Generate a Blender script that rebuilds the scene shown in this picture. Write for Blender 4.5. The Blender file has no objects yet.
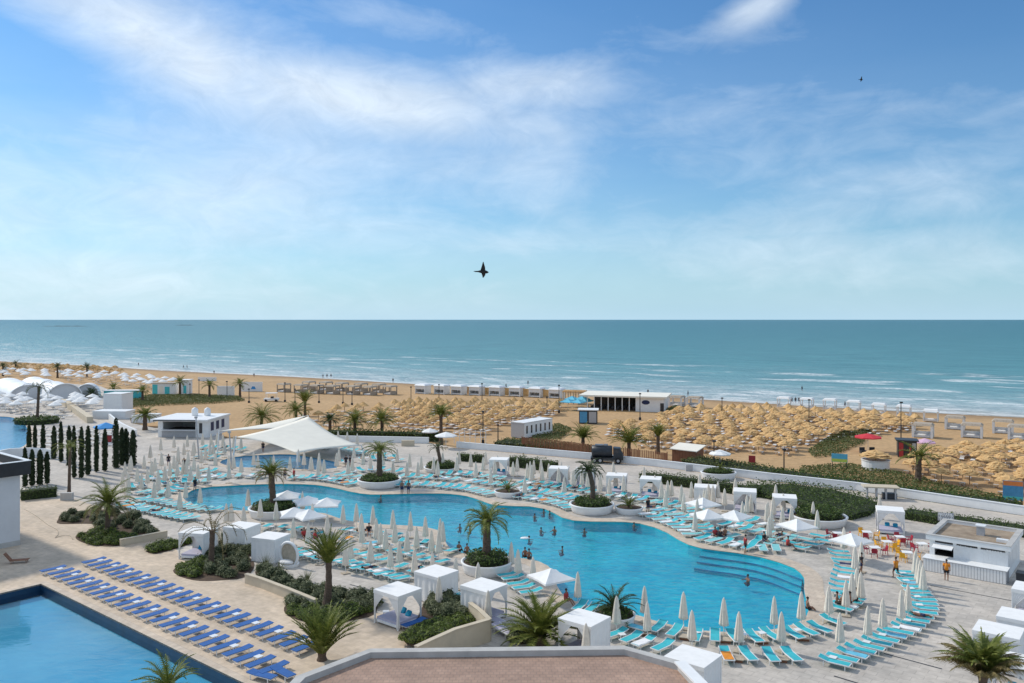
import bpy, bmesh, math, random
from mathutils import Vector, Matrix
random.seed(7)
R = math.radians
PI = math.pi
S = bpy.context.scene
C = S.collection

# ------------------------------------------------------------------ camera
H, F, HX, HY = 22.0, 820.0, 512.0, 319.0
cd = bpy.data.cameras.new('camera')
cam = bpy.data.objects.new('camera', cd)
C.objects.link(cam)
cam.location = (0, 0, H)
cam.rotation_euler = (R(90), 0, 0)
cd.sensor_width = 36
cd.lens = F / 1024 * 36
cd.shift_y = -(341.5 - HY) / 1024
cd.clip_start = 0.5
cd.clip_end = 60000
S.camera = cam

# ------------------------------------------------------------------ light
SUN_EL, SUN_AZ = 38.0, -58.0            # azimuth clockwise from +Y
sd = Vector((math.sin(R(SUN_AZ)) * math.cos(R(SUN_EL)), math.cos(R(SUN_AZ)) * math.cos(R(SUN_EL)), math.sin(R(SUN_EL))))
ld = bpy.data.lights.new('sun', 'SUN')
ld.energy = 2.5
ld.angle = R(4.5)
ld.color = (1.0, 0.94, 0.84)
lo = bpy.data.objects.new('sun', ld)
C.objects.link(lo)
lo.rotation_euler = (-sd).to_track_quat('-Z', 'Y').to_euler()
S.view_settings.view_transform = 'Standard'
S.view_settings.look = 'None'
S.view_settings.exposure = 0.33
S.view_settings.gamma = 1.0

w = bpy.data.worlds.new('World')
S.world = w
w.use_nodes = True
nt = w.node_tree
N, L = nt.nodes, nt.links
for n in list(N): N.remove(n)

def wn(t, **kw):
    n = N.new(t)
    for k, v in kw.items(): setattr(n, k, v)
    return n
def wm(op, a, b=None, c=None, clamp=False):
    n = wn('ShaderNodeMath', operation=op, use_clamp=clamp)
    for i, v in enumerate((a, b, c)):
        if v is None: continue
        if isinstance(v, (int, float)): n.inputs[i].default_value = v
        else: L.new(v, n.inputs[i])
    return n.outputs[0]
sky = wn('ShaderNodeTexSky', sky_type='NISHITA')
sky.sun_disc = False
sky.sun_elevation = R(SUN_EL)
sky.sun_rotation = R(SUN_AZ)
sky.altitude = 0
sky.air_density = 1.15
sky.dust_density = 0.35
sky.ozone_density = 3.2
tc = wn('ShaderNodeTexCoord')
sep = wn('ShaderNodeSeparateXYZ')
L.new(tc.outputs['Generated'], sep.inputs[0])
DX, DY, DZ = sep.outputs
# wispy clouds, laid out by the direction in which one looks (x = sine of azimuth, z = sine of elevation)
def cnoise(sx, sz, scale, det, rough, dist, seed):
    cv = wn('ShaderNodeCombineXYZ')
    L.new(wm('MULTIPLY', DX, sx), cv.inputs[0]); L.new(wm('MULTIPLY', DY, sx), cv.inputs[1])
    L.new(wm('ADD', wm('MULTIPLY', DZ, sz), seed), cv.inputs[2])
    n = wn('ShaderNodeTexNoise')
    n.inputs['Scale'].default_value = scale; n.inputs['Detail'].default_value = det
    n.inputs['Roughness'].default_value = rough; n.inputs['Distortion'].default_value = dist
    L.new(cv.outputs[0], n.inputs['Vector'])
    return n.outputs['Fac']
n1 = cnoise(1, 2.4, 4.0, 9, 0.60, 0.5, 3.1)
n2 = cnoise(1, 3.6, 2.0, 5, 0.5, 0.4, 8.4)
n3 = cnoise(1, 2.0, 14.0, 6, 0.65, 0.8, 1.7)
def bank(cx, cz, rx, rz, tilt):      # a cloud bank round one direction
    dx = wm('SUBTRACT', DX, cx); dz = wm('SUBTRACT', DZ, cz)
    c, s = math.cos(R(tilt)), math.sin(R(tilt))
    u = wm('ADD', wm('MULTIPLY', dx, c), wm('MULTIPLY', dz, s))
    v = wm('SUBTRACT', wm('MULTIPLY', dz, c), wm('MULTIPLY', dx, s))
    q = wm('ADD', wm('POWER', wm('DIVIDE', u, rx), 2.0), wm('POWER', wm('DIVIDE', v, rz), 2.0))
    return wm('EXPONENT', wm('MULTIPLY', q, -1.0))
def px(x, y):
    v = Vector((x - HX, F, HY - y)).normalized()
    return v.x, v.z
banks = None
for (x, y, rx, rz, t, k) in (
        (340, 92, .25, .046, -6, .98), (170, 48, .19, .050, -22, 1.0), (520, 84, .12, .038, 2, .72), (90, -6, .13, .035, -16, .70), (200, 215, .50, .062, 2, .62), (480, 190, .30, .075, -4, .42),
        (900, 185, .26, .050, 8, .52), (760, 6, .045, .018, 20, .80), (400, 15, .16, .03, -8, .45), (720, 165, .42, .055, 3, .36), (120, 270, .40, .050, 0, .50), (850, 255, .38, .045, 0, .36), (1000, 115, .10, .022, 18, .30)):
    cx, cz = px(x, y)
    b = wm('MULTIPLY', bank(cx, cz, rx, rz, t), k)
    banks = b if banks is None else wm('MAXIMUM', banks, b)
tex = wm('ADD', wm('MULTIPLY', n1, 0.62), wm('ADD', wm('MULTIPLY', n2, 0.35), wm('MULTIPLY', n3, 0.16)))
dens = wm('ADD', wm('MULTIPLY', wm('SUBTRACT', tex, 0.575), 1.9), wm('MULTIPLY', banks, 1.0))
dens = wm('MULTIPLY', wm('SUBTRACT', dens, 0.14), 1.12, clamp=True)
veil = wm('MULTIPLY', wm('ADD', wm('MULTIPLY', n2, 1.5), -.42), .58, clamp=True)                          # thin even veil, thinnest high up at the right
veil = wm('MULTIPLY', veil, wm('SUBTRACT', 1.0, wm('MULTIPLY', wm('MAXIMUM', wm('ADD', DX, wm('MULTIPLY', DZ, 1.6)), 0.0), .9)), None, True)
veil = wm('MULTIPLY', veil, wm('SUBTRACT', 1.0, wm('MULTIPLY', wm('DIVIDE', wm('SUBTRACT', DZ, .14), .18, None, True), .65)))
dens = wm('SUBTRACT', 1.0, wm('MULTIPLY', wm('SUBTRACT', 1.0, dens), wm('SUBTRACT', 1.0, veil)))
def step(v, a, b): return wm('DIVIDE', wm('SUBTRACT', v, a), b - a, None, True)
over = wm('MAXIMUM', step(DZ, .42, .75), wm('MULTIPLY', step(DY, .25, -.25), .8))     # unseen cloud added overhead and behind the camera for neutral fill light
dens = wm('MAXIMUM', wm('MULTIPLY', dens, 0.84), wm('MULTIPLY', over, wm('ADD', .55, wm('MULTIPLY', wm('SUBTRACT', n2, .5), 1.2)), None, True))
fine = wm('MULTIPLY', wm('SUBTRACT', n3, 0.5), 0.5)
bright = wm('ADD', 1.0, fine)
ccol = wn('ShaderNodeMix', data_type='RGBA', blend_type='MULTIPLY')
ccol.inputs['Factor'].default_value = 1.0
ccol.inputs['A'].default_value = (6.6, 7.4, 8.2, 1)
L.new(bright, ccol.inputs['B'])
# pale damp air low over the sea
mist = wm('EXPONENT', wm('MULTIPLY', wm('MAXIMUM', DZ, 0.0), -11.0))
mmix = wn('ShaderNodeMix', data_type='RGBA')
L.new(wm('MULTIPLY', mist, 0.80), mmix.inputs['Factor'])
hue = wn('ShaderNodeMix', data_type='RGBA', blend_type='MULTIPLY')
hue.inputs['Factor'].default_value = 1.0
L.new(sky.outputs[0], hue.inputs['A'])
hue.inputs['B'].default_value = (0.44, 0.74, .97, 1)
L.new(hue.outputs['Result'], mmix.inputs['A'])
mmix.inputs['B'].default_value = (4.1, 6.1, 7.7, 1)
cmix = wn('ShaderNodeMix', data_type='RGBA')
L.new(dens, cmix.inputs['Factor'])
L.new(mmix.outputs['Result'], cmix.inputs['A'])
L.new(ccol.outputs['Result'], cmix.inputs['B'])
bg = wn('ShaderNodeBackground')
bg.inputs['Strength'].default_value = 0.10
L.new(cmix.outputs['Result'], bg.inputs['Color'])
out = wn('ShaderNodeOutputWorld')
L.new(bg.outputs[0], out.inputs['Surface'])

# ------------------------------------------------------------------ materials
def W(x, y, z=0.0):
    """the point of height z that shows at this place of the photograph"""
    d = (y - HY)
    return Vector(((x - HX) * (H - z) / d, F * (H - z) / d, z))
def W2(x, y, z=0.0):
    p = W(x, y, z); return Vector((p.x, p.y))

def mat(name, col, rough=0.7, var=0.12, scale=3.0, bump=0.0, bscale=20.0, spec=0.35, col2=None, stretch=(1, 1, 1), coord='Object', trans=0.0):
    m = bpy.data.materials.new(name); m.use_nodes = True
    t = m.node_tree; p = t.nodes['Principled BSDF']
    p.inputs['Roughness'].default_value = rough
    p.inputs['Specular IOR Level'].default_value = spec
    if coord == 'World':
        co = t.nodes.new('ShaderNodeNewGeometry').outputs['Position']
    else:
        co = t.nodes.new('ShaderNodeTexCoord').outputs[coord]
    mp = t.nodes.new('ShaderNodeMapping'); mp.inputs['Scale'].default_value = stretch
    t.links.new(co, mp.inputs['Vector'])
    nz = t.nodes.new('ShaderNodeTexNoise'); nz.inputs['Scale'].default_value = scale; nz.inputs['Detail'].default_value = 6
    nz.inputs['Roughness'].default_value = 0.6
    t.links.new(mp.outputs[0], nz.inputs['Vector'])
    rp = t.nodes.new('ShaderNodeValToRGB')
    rp.color_ramp.elements[0].position = 0.3; rp.color_ramp.elements[1].position = 0.7
    a = col2 if col2 else tuple(c * (1 - var) for c in col)
    b = col if col2 else tuple(min(1, c * (1 + var)) for c in col)
    rp.color_ramp.elements[0].color = (*a, 1); rp.color_ramp.elements[1].color = (*b, 1)
    t.links.new(nz.outputs['Fac'], rp.inputs[0])
    t.links.new(rp.outputs[0], p.inputs['Base Color'])
    if bump > 0:
        n2 = t.nodes.new('ShaderNodeTexNoise'); n2.inputs['Scale'].default_value = bscale; n2.inputs['Detail'].default_value = 4
        t.links.new(mp.outputs[0], n2.inputs['Vector'])
        bp = t.nodes.new('ShaderNodeBump'); bp.inputs['Strength'].default_value = bump; bp.inputs['Distance'].default_value = 0.05
        t.links.new(n2.outputs['Fac'], bp.inputs['Height']); t.links.new(bp.outputs[0], p.inputs['Normal'])
    return m

def leaf_mat(name, c1, c2, c3):
    """leaves of three tones, one tone for each clump of leaves"""
    m = bpy.data.materials.new(name); m.use_nodes = True
    t = m.node_tree; p = t.nodes['Principled BSDF']
    p.inputs['Roughness'].default_value = 0.6; p.inputs['Specular IOR Level'].default_value = 0.25
    g = t.nodes.new('ShaderNodeNewGeometry')
    nz = t.nodes.new('ShaderNodeTexNoise'); nz.inputs['Scale'].default_value = 1.7; nz.inputs['Detail'].default_value = 3
    t.links.new(g.outputs['Position'], nz.inputs['Vector'])
    ad = t.nodes.new('ShaderNodeMath'); ad.operation = 'MULTIPLY_ADD'
    t.links.new(g.outputs['Random Per Island'], ad.inputs[0]); ad.inputs[1].default_value = 0.45
    t.links.new(nz.outputs['Fac'], ad.inputs[2])
    rp = t.nodes.new('ShaderNodeValToRGB'); rp.color_ramp.elements.new(0.7)
    for e, pos, c in zip(rp.color_ramp.elements, (0.42, 0.72, 1.0), (c1, c2, c3)):
        e.position = pos; e.color = (*c, 1)
    t.links.new(ad.outputs[0], rp.inputs[0]); t.links.new(rp.outputs[0], p.inputs['Base Color'])
    tr = t.nodes.new('ShaderNodeBsdfTranslucent'); t.links.new(rp.outputs[0], tr.inputs['Color'])
    mx = t.nodes.new('ShaderNodeMixShader'); mx.inputs[0].default_value = 0.22
    t.links.new(p.outputs[0], mx.inputs[1]); t.links.new(tr.outputs[0], mx.inputs[2])
    t.links.new(mx.outputs[0], t.nodes['Material Output'].inputs['Surface'])
    return m

def paver_mat(name, col, col2, mortar, bw, bh, rot, msize=0.012, stain=0.25, rough=0.75):
    m = bpy.data.materials.new(name); m.use_nodes = True
    t = m.node_tree; p = t.nodes['Principled BSDF']; p.inputs['Roughness'].default_value = rough
    p.inputs['Specular IOR Level'].default_value = 0.3
    g = t.nodes.new('ShaderNodeNewGeometry'); mp = t.nodes.new('ShaderNodeMapping'); mp.vector_type = 'TEXTURE'
    mp.inputs['Rotation'].default_value = (0, 0, rot)
    t.links.new(g.outputs['Position'], mp.inputs['Vector'])
    b = t.nodes.new('ShaderNodeTexBrick')
    b.inputs['Color1'].default_value = (*col, 1); b.inputs['Color2'].default_value = (*col2, 1); b.inputs['Mortar'].default_value = (*mortar, 1)
    b.inputs['Scale'].default_value = 1.0; b.inputs['Brick Width'].default_value = bw; b.inputs['Row Height'].default_value = bh
    b.inputs['Mortar Size'].default_value = msize
    t.links.new(mp.outputs[0], b.inputs['Vector'])
    nz = t.nodes.new('ShaderNodeTexNoise'); nz.inputs['Scale'].default_value = 0.22; nz.inputs['Detail'].default_value = 8; nz.inputs['Roughness'].default_value = 0.65
    t.links.new(g.outputs['Position'], nz.inputs['Vector'])
    rp = t.nodes.new('ShaderNodeValToRGB')
    rp.color_ramp.elements[0].position = 0.32; rp.color_ramp.elements[1].position = 0.68
    lo_ = 1 - stain
    rp.color_ramp.elements[0].color = (lo_, lo_, lo_ * 1.0, 1); rp.color_ramp.elements[1].color = (1.12, 1.1, 1.08, 1)
    t.links.new(nz.outputs['Fac'], rp.inputs[0])
    mx = t.nodes.new('ShaderNodeMix'); mx.data_type = 'RGBA'; mx.blend_type = 'MULTIPLY'; mx.inputs['Factor'].default_value = 1
    t.links.new(b.outputs['Color'], mx.inputs['A']); t.links.new(rp.outputs[0], mx.inputs['B'])
    nf = t.nodes.new('ShaderNodeTexNoise'); nf.inputs['Scale'].default_value = 1.9; nf.inputs['Detail'].default_value = 6
    t.links.new(g.outputs['Position'], nf.inputs['Vector'])
    r2 = t.nodes.new('ShaderNodeValToRGB'); r2.color_ramp.elements[0].position = 0.35; r2.color_ramp.elements[1].position = 0.65
    r2.color_ramp.elements[0].color = (.88, .87, .86, 1); r2.color_ramp.elements[1].color = (1.06, 1.05, 1.04, 1)
    t.links.new(nf.outputs['Fac'], r2.inputs[0])
    m2 = t.nodes.new('ShaderNodeMix'); m2.data_type = 'RGBA'; m2.blend_type = 'MULTIPLY'; m2.inputs['Factor'].default_value = 1
    t.links.new(mx.outputs['Result'], m2.inputs['A']); t.links.new(r2.outputs[0], m2.inputs['B'])
    t.links.new(m2.outputs['Result'], p.inputs['Base Color'])
    return m

AX = R(-39.0)                                  # the terrace, its pool and the bar all lie along this direction
A = Vector((math.cos(AX), math.sin(AX)))       # long side of the terrace pool
B = Vector((-math.sin(AX), math.cos(AX)))      # away from the camera, to the right

M = {}
M['white'] = mat('white_paint', (.80, .80, .79), .5, .05, 1.5)
M['white_metal'] = mat('white_metal', (.78, .78, .77), .35, .04, 4)
M['white_fabric'] = mat('white_fabric', (.82, .81, .79), .9, .05, 2, .15, 9)
M['cream_fabric'] = mat('cream_fabric', (.76, .69, .59), .9, .10, 3, .25, 10)
M['sail'] = mat('sail_cloth', (.80, .76, .66), .8, .04, .6, .1, 3)
M['tent'] = mat('tent_membrane', (.82, .83, .84), .5, .05, .4)
M['turq'] = mat('turquoise_sling', (.05, .46, .52), .75, .16, 1.3, 0, 20)
M['turq_pale'] = mat('pale_turquoise_sling', (.22, .56, .57), .75, .14, 1.3)
M['blue'] = mat('blue_sling', (.024, .115, .36), .75, .12, 1.5)
M['cushion'] = mat('teal_cushion', (.02, .28, .45), .9, .15, 4)
M['mattress'] = mat('lilac_mattress', (.47, .45, .55), .9, .08, 3)
M['steel'] = mat('grey_metal', (.42, .42, .43), .4, .1, 5)
M['dark'] = mat('dark_metal', (.035, .037, .04), .45, .2, 5)
M['glass'] = mat('dark_glass', (.03, .035, .045), .1, .2, 1, spec=.6)
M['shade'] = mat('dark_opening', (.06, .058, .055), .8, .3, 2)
M['stone'] = mat('beige_slab', (.45, .38, .29), .8, .2, 4)
M['sandstone'] = mat('beige_wall', (.56, .48, .36), .8, .08, 1.2, .2, 12)
M['coping'] = paver_mat('coping_stone', (.60, .51, .41), (.54, .45, .36), (.42, .35, .28), 0.6, 0.6, AX, .012, .12)
M['deck'] = paver_mat('deck_pavers', (.575, .53, .475), (.515, .475, .425), (.42, .385, .345), 1.2, 0.6, AX, .02, .24)
M['terrace'] = paver_mat('terrace_stone', (.64, .525, .405), (.58, .475, .36), (.50, .41, .32), 0.9, 0.45, AX, .010, .18)
M['road'] = paver_mat('road_concrete', (.55, .50, .44), (.52, .47, .41), (.44, .40, .36), 4, 4, R(-10), .01, .16)
M['roof_tile'] = paver_mat('roof_tiles', (.43, .29, .22), (.385, .26, .20), (.33, .235, .185), 0.30, 0.30, 0, .03, .30)
M['gravel'] = mat('roof_gravel', (.42, .33, .24), .9, .3, .9, .5, 30, col2=(.22, .165, .115))
M['concrete'] = mat('grey_concrete', (.47, .455, .43), .8, .14, 1.2, .2, 18)
M['cabin'] = mat('grey_render', (.64, .64, .65), .8, .05, .8)
M['black_fascia'] = mat('black_fascia', (.03, .032, .036), .5, .2, 2)
M['thatch'] = mat('thatch', (.74, .48, .22), .95, .2, 1.3, .6, 30, col2=(.48, .29, .12), stretch=(1, 1, .5), coord='World')
M['thatch_grey'] = mat('grey_thatch', (.50, .42, .33), .95, .2, 4, .4, 25, col2=(.34, .28, .22))
M['wood'] = mat('brown_wood', (.24, .11, .06), .7, .25, 4, .3, 20, stretch=(1, 1, .2))
M['pole_wood'] = mat('weathered_pole', (.28, .19, .11), .8, .2, 6)
M['trunk'] = mat('palm_trunk', (.17, .12, .085), .95, .3, 5, .9, 12, col2=(.07, .05, .038), stretch=(1, 1, 2.5))
M['bark'] = mat('bark', (.10, .07, .05), .9, .3, 6)
M['soil'] = mat('soil', (.09, .06, .04), .95, .3, 3, .5, 20)
M['palm'] = leaf_mat('palm_leaf', (.08, .105, .018), (.15, .18, .032), (.27, .28, .07))
M['palm_dry'] = leaf_mat('dry_palm_leaf', (.10, .085, .035), (.20, .16, .065), (.32, .25, .12))
M['palm_dark'] = leaf_mat('dark_palm_leaf', (.025, .05, .018), (.05, .085, .03), (.10, .13, .045))
M['hedge'] = leaf_mat('hedge_leaf', (.038, .068, .014), (.075, .12, .026), (.14, .185, .05))
M['shrub'] = leaf_mat('grey_green_leaf', (.07, .085, .035), (.14, .16, .08), (.26, .27, .15))
M['shrub_green'] = leaf_mat('fresh_green_leaf', (.055, .09, .014), (.12, .17, .03), (.22, .26, .06))
M['dune'] = leaf_mat('dune_plant_leaf', (.06, .085, .022), (.115, .145, .045), (.20, .20, .08))
M['cypress'] = leaf_mat('cypress_leaf', (.012, .024, .008), (.024, .042, .014), (.05, .07, .028))
M['core'] = mat('dark_core', (.025, .035, .014), .95, .3, 4)  # dark solid filling the foliage, its colour standing in for inner shade
M['skin'] = mat('skin', (.42, .24, .16), .6, .08, 4)
M['skin_tan'] = mat('tanned_skin', (.26, .13, .08), .6, .08, 4)
M['hair'] = mat('dark_hair', (.02, .015, .012), .6, .2, 8)
M['orange'] = mat('orange_cloth', (.72, .26, .03), .85, .1, 5)
M['black_cloth'] = mat('black_cloth', (.025, .025, .03), .85, .2, 5)
M['navy_cloth'] = mat('navy_cloth', (.03, .04, .10), .85, .2, 5)
M['red_cloth'] = mat('red_cloth', (.42, .05, .05), .85, .15, 5)
M['white_cloth'] = mat('white_cloth', (.75, .74, .72), .85, .06, 5)
M['yellow_plastic'] = mat('yellow_plastic', (.78, .40, .02), .4, .06, 3)
M['red_plastic'] = mat('red_plastic', (.36, .025, .045), .4, .1, 3)
M['red_fabric'] = mat('red_fabric', (.60, .045, .06), .8, .12, 3)
M['pink_fabric'] = mat('pink_fabric', (.66, .42, .55), .85, .08, 3)
M['sky_fabric'] = mat('light_blue_fabric', (.14, .48, .64), .85, .1, 3)
M['royal_fabric'] = mat('royal_blue_fabric', (.05, .28, .62), .8, .1, 3)
M['turq_panel'] = mat('turquoise_panel', (.08, .52, .55), .5, .1, 1)
M['feather'] = mat('black_feather', (.012, .012, .014), .6, .3, 20)
M['rock'] = mat('dark_rock', (.06, .075, .08), .9, .2, .05)
M['orange_panel'] = mat('orange_panel', (.75, .24, .07), .5, .1, 2)
M['blue_panel'] = mat('blue_panel', (.08, .30, .52), .5, .15, 2)
M['yellow_panel'] = mat('yellow_panel', (.60, .68, .12), .5, .1, 2)
M['navy_paint'] = mat('navy_paint', (.02, .03, .09), .5, .1, 3)
M['truck'] = mat('dark_truck_paint', (.03, .036, .045), .4, .25, 1.5)
M['rubber'] = mat('rubber', (.02, .02, .02), .8, .2, 6)
M['tank'] = mat('grey_tank', (.20, .22, .25), .5, .15, 2)
M['towel'] = mat('white_towel', (.80, .80, .80), .95, .04, 6)

# pools: tiled basins under clear water
def tile_mat(name, col, dark, scale, depth_var=.12):
    m = bpy.data.materials.new(name); m.use_nodes = True
    t = m.node_tree; p = t.nodes['Principled BSDF']; p.inputs['Roughness'].default_value = .35
    g = t.nodes.new('ShaderNodeNewGeometry')
    nz = t.nodes.new('ShaderNodeTexNoise'); nz.inputs['Scale'].default_value = scale; nz.inputs['Detail'].default_value = 5
    t.links.new(g.outputs['Position'], nz.inputs['Vector'])
    rp = t.nodes.new('ShaderNodeValToRGB'); rp.color_ramp.elements[0].position = .35; rp.color_ramp.elements[1].position = .65
    rp.color_ramp.elements[0].color = (*dark, 1); rp.color_ramp.elements[1].color = (*col, 1)
    t.links.new(nz.outputs['Fac'], rp.inputs[0]); t.links.new(rp.outputs[0], p.inputs['Base Color'])
    return m
def water_mat(name, tint, bscale, bstr, tdark, f0=.02, pw=5.0):
    m = bpy.data.materials.new(name); m.use_nodes = True
    t = m.node_tree
    for n in list(t.nodes): t.nodes.remove(n)
    o = t.nodes.new('ShaderNodeOutputMaterial')
    g = t.nodes.new('ShaderNodeNewGeometry')
    mp = t.nodes.new('ShaderNodeMapping'); mp.inputs['Scale'].default_value = (.7, 1.3, 1)
    t.links.new(g.outputs['Position'], mp.inputs['Vector'])
    nz = t.nodes.new('ShaderNodeTexNoise'); nz.inputs['Scale'].default_value = bscale; nz.inputs['Detail'].default_value = 5; nz.inputs['Distortion'].default_value = .8
    t.links.new(mp.outputs[0], nz.inputs['Vector'])
    bp = t.nodes.new('ShaderNodeBump'); bp.inputs['Strength'].default_value = bstr; bp.inputs['Distance'].default_value = .12
    t.links.new(nz.outputs['Fac'], bp.inputs['Height'])
    dp = t.nodes.new('ShaderNodeVectorMath'); dp.operation = 'DOT_PRODUCT'
    t.links.new(g.outputs['Incoming'], dp.inputs[0]); t.links.new(bp.outputs[0], dp.inputs[1])
    def mm(op, x, y=None):
        n = t.nodes.new('ShaderNodeMath'); n.operation = op; n.use_clamp = True
        for i, q in enumerate((x, y)):
            if q is None: continue
            if isinstance(q, (int, float)): n.inputs[i].default_value = q
            else: t.links.new(q, n.inputs[i])
        return n.outputs[0]
    fr = mm('MULTIPLY_ADD', mm('POWER', mm('SUBTRACT', 1.0, mm('ABSOLUTE', dp.outputs['Value'])), pw), 1 - f0)
    fr.node.inputs[2].default_value = f0
    gl = t.nodes.new('ShaderNodeBsdfGlossy'); gl.inputs['Roughness'].default_value = .04
    t.links.new(bp.outputs[0], gl.inputs['Normal'])
    # tint varied with the ripples, painting in glints and streaky reflections
    rp = t.nodes.new('ShaderNodeValToRGB'); rp.color_ramp.elements[0].position = .38; rp.color_ramp.elements[1].position = .62
    rp.color_ramp.elements[0].color = (*tdark, 1); rp.color_ramp.elements[1].color = (*tint, 1)
    t.links.new(nz.outputs['Fac'], rp.inputs[0])
    tr = t.nodes.new('ShaderNodeBsdfTransparent'); t.links.new(rp.outputs[0], tr.inputs['Color'])
    mx = t.nodes.new('ShaderNodeMixShader')
    t.links.new(fr, mx.inputs[0]); t.links.new(tr.outputs[0], mx.inputs[1]); t.links.new(gl.outputs[0], mx.inputs[2])
    t.links.new(mx.outputs[0], o.inputs['Surface'])
    return m
M['pool_tile'] = tile_mat('turquoise_tiles', (.012, .54, .60), (.008, .42, .50), .25)
M['pool_navy'] = tile_mat('navy_tiles', (.008, .045, .10), (.006, .03, .07), 1.2)
M['pool_nosing'] = tile_mat('blue_nosing_tiles', (.008, .20, .36), (.006, .12, .26), 1.0)
M['pool_blue'] = tile_mat('blue_tiles', (.05, .38, .54), (.03, .31, .46), .12)
M['kids_tile'] = tile_mat('pale_blue_tiles', (.10, .48, .68), (.07, .40, .60), .3)
M['water'] = water_mat('pool_water', (.90, .98, 1.0), 1.5, .75, (.50, .78, .90))
M['calm_water'] = water_mat('calm_pool_water', (.90, .97, 1.0), 1.0, .10, (.78, .90, .96), .05, 4.2)

# ------------------------------------------------------------------ mesh helpers
class MB:
    def __init__(s): s.v, s.f = [], []
    def add(s, vs, fs):
        k = len(s.v); s.v += [tuple(p) for p in vs]; s.f += [tuple(i + k for i in f) for f in fs]; return s
    def box(s, c, d, rot=0, top=1.0):
        hx, hy, hz = d[0] / 2, d[1] / 2, d[2] / 2
        cr, sr = math.cos(rot), math.sin(rot); vs = []
        for z, q in ((-hz, 1), (hz, top)):
            for x, y in ((-hx, -hy), (hx, -hy), (hx, hy), (-hx, hy)):
                x *= q; y *= q
                vs.append((c[0] + x * cr - y * sr, c[1] + x * sr + y * cr, c[2] + z))
        return s.add(vs, [(3, 2, 1, 0), (4, 5, 6, 7), (0, 1, 5, 4), (1, 2, 6, 5), (2, 3, 7, 6), (3, 0, 4, 7)])
    def tube(s, pts, rad, n=8, cap=True, sy=1.0):
        pts = [Vector(p) for p in pts]
        if isinstance(rad, (int, float)): rad = [rad] * len(pts)
        vs = []
        for i, p in enumerate(pts):
            t = (pts[min(i + 1, len(pts) - 1)] - pts[max(i - 1, 0)]).normalized()
            u = t.cross(Vector((0, 1, 0)) if abs(t.y) < .9 else Vector((1, 0, 0))).normalized(); v = t.cross(u)
            for k in range(n):
                a = 2 * PI * k / n
                vs.append(p + (u * math.cos(a) + v * math.sin(a) * sy) * rad[i])
        fs = []
        for i in range(len(pts) - 1):
            for k in range(n):
                fs.append((i * n + k, i * n + (k + 1) % n, (i + 1) * n + (k + 1) % n, (i + 1) * n + k))
        if cap: fs += [tuple(range(n))[::-1], tuple((len(pts) - 1) * n + k for k in range(n))]
        return s.add(vs, fs)
    def bar(s, a, b, w_, h_=None):
        a, b = Vector(a), Vector(b); h_ = h_ or w_
        t = (b - a).normalized(); u = t.cross(Vector((0, 0, 1)) if abs(t.z) < .95 else Vector((0, 1, 0))).normalized(); v = u.cross(t)
        vs = []
        for p in (a, b):
            for x, y in ((-1, -1), (1, -1), (1, 1), (-1, 1)): vs.append(p + u * x * w_ / 2 + v * y * h_ / 2)
        return s.add(vs, [(3, 2, 1, 0), (4, 5, 6, 7), (0, 1, 5, 4), (1, 2, 6, 5), (2, 3, 7, 6), (3, 0, 4, 7)])
    def lathe(s, prof, n=24, c=(0, 0, 0), lobes=0, amp=0.0, ell=1.0):
        vs, fs = [], []
        for (r, z) in prof:
            for k in range(n):
                a = 2 * PI * k / n; q = r * (1 + amp * math.cos(lobes * a))
                vs.append((c[0] + q * math.cos(a), c[1] + q * math.sin(a) * ell, c[2] + z))
        for i in range(len(prof) - 1):
            for k in range(n):
                fs.append((i * n + k, i * n + (k + 1) % n, (i + 1) * n + (k + 1) % n, (i + 1) * n + k))
        fs += [tuple(range(n))[::-1], tuple((len(prof) - 1) * n + k for k in range(n))]
        return s.add(vs, fs)
    def prism(s, poly, z0, z1):
        n = len(poly); ar = sum(poly[i][0] * poly[(i + 1) % n][1] - poly[(i + 1) % n][0] * poly[i][1] for i in range(n))
        if ar < 0: poly = poly[::-1]
        vs = [(p[0], p[1], z0) for p in poly] + [(p[0], p[1], z1) for p in poly]
        return s.add(vs, [tuple(range(n))[::-1], tuple(range(n, 2 * n))] + [(i, (i + 1) % n, n + (i + 1) % n, n + i) for i in range(n)])
    def ball(s, c, r, n=8, m=6):
        r = r if not isinstance(r, (int, float)) else (r, r, r)
        vs, fs = [], []
        for i in range(m + 1):
            th = PI * i / m
            for k in range(n):
                a = 2 * PI * k / n
                vs.append((c[0] + r[0] * math.sin(th) * math.cos(a), c[1] + r[1] * math.sin(th) * math.sin(a), c[2] - r[2] * math.cos(th)))
        for i in range(m):
            for k in range(n): fs.append((i * n + k, i * n + (k + 1) % n, (i + 1) * n + (k + 1) % n, (i + 1) * n + k))
        return s.add(vs, fs)
    def grid(s, fn, nu, nv):
        vs = [fn(i / nu, j / nv) for j in range(nv + 1) for i in range(nu + 1)]
        return s.add(vs, [(j * (nu + 1) + i, j * (nu + 1) + i + 1, (j + 1) * (nu + 1) + i + 1, (j + 1) * (nu + 1) + i) for j in range(nv) for i in range(nu)])
    def leaf(s, c, size, n=None, asp=.5):
        d = Vector((random.gauss(0, 1), random.gauss(0, 1), random.gauss(0, 1))).normalized()
        if n is not None: d = (d * .75 + Vector(n)).normalized()
        u = d.orthogonal().normalized(); u = (Matrix.Rotation(random.uniform(0, 2 * PI), 3, d) @ u); v = d.cross(u)
        c = Vector(c); u = u * size; v = v * size * asp
        return s.add([c - u, c + v, c + u, c - v], [(0, 1, 2, 3)])
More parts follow.
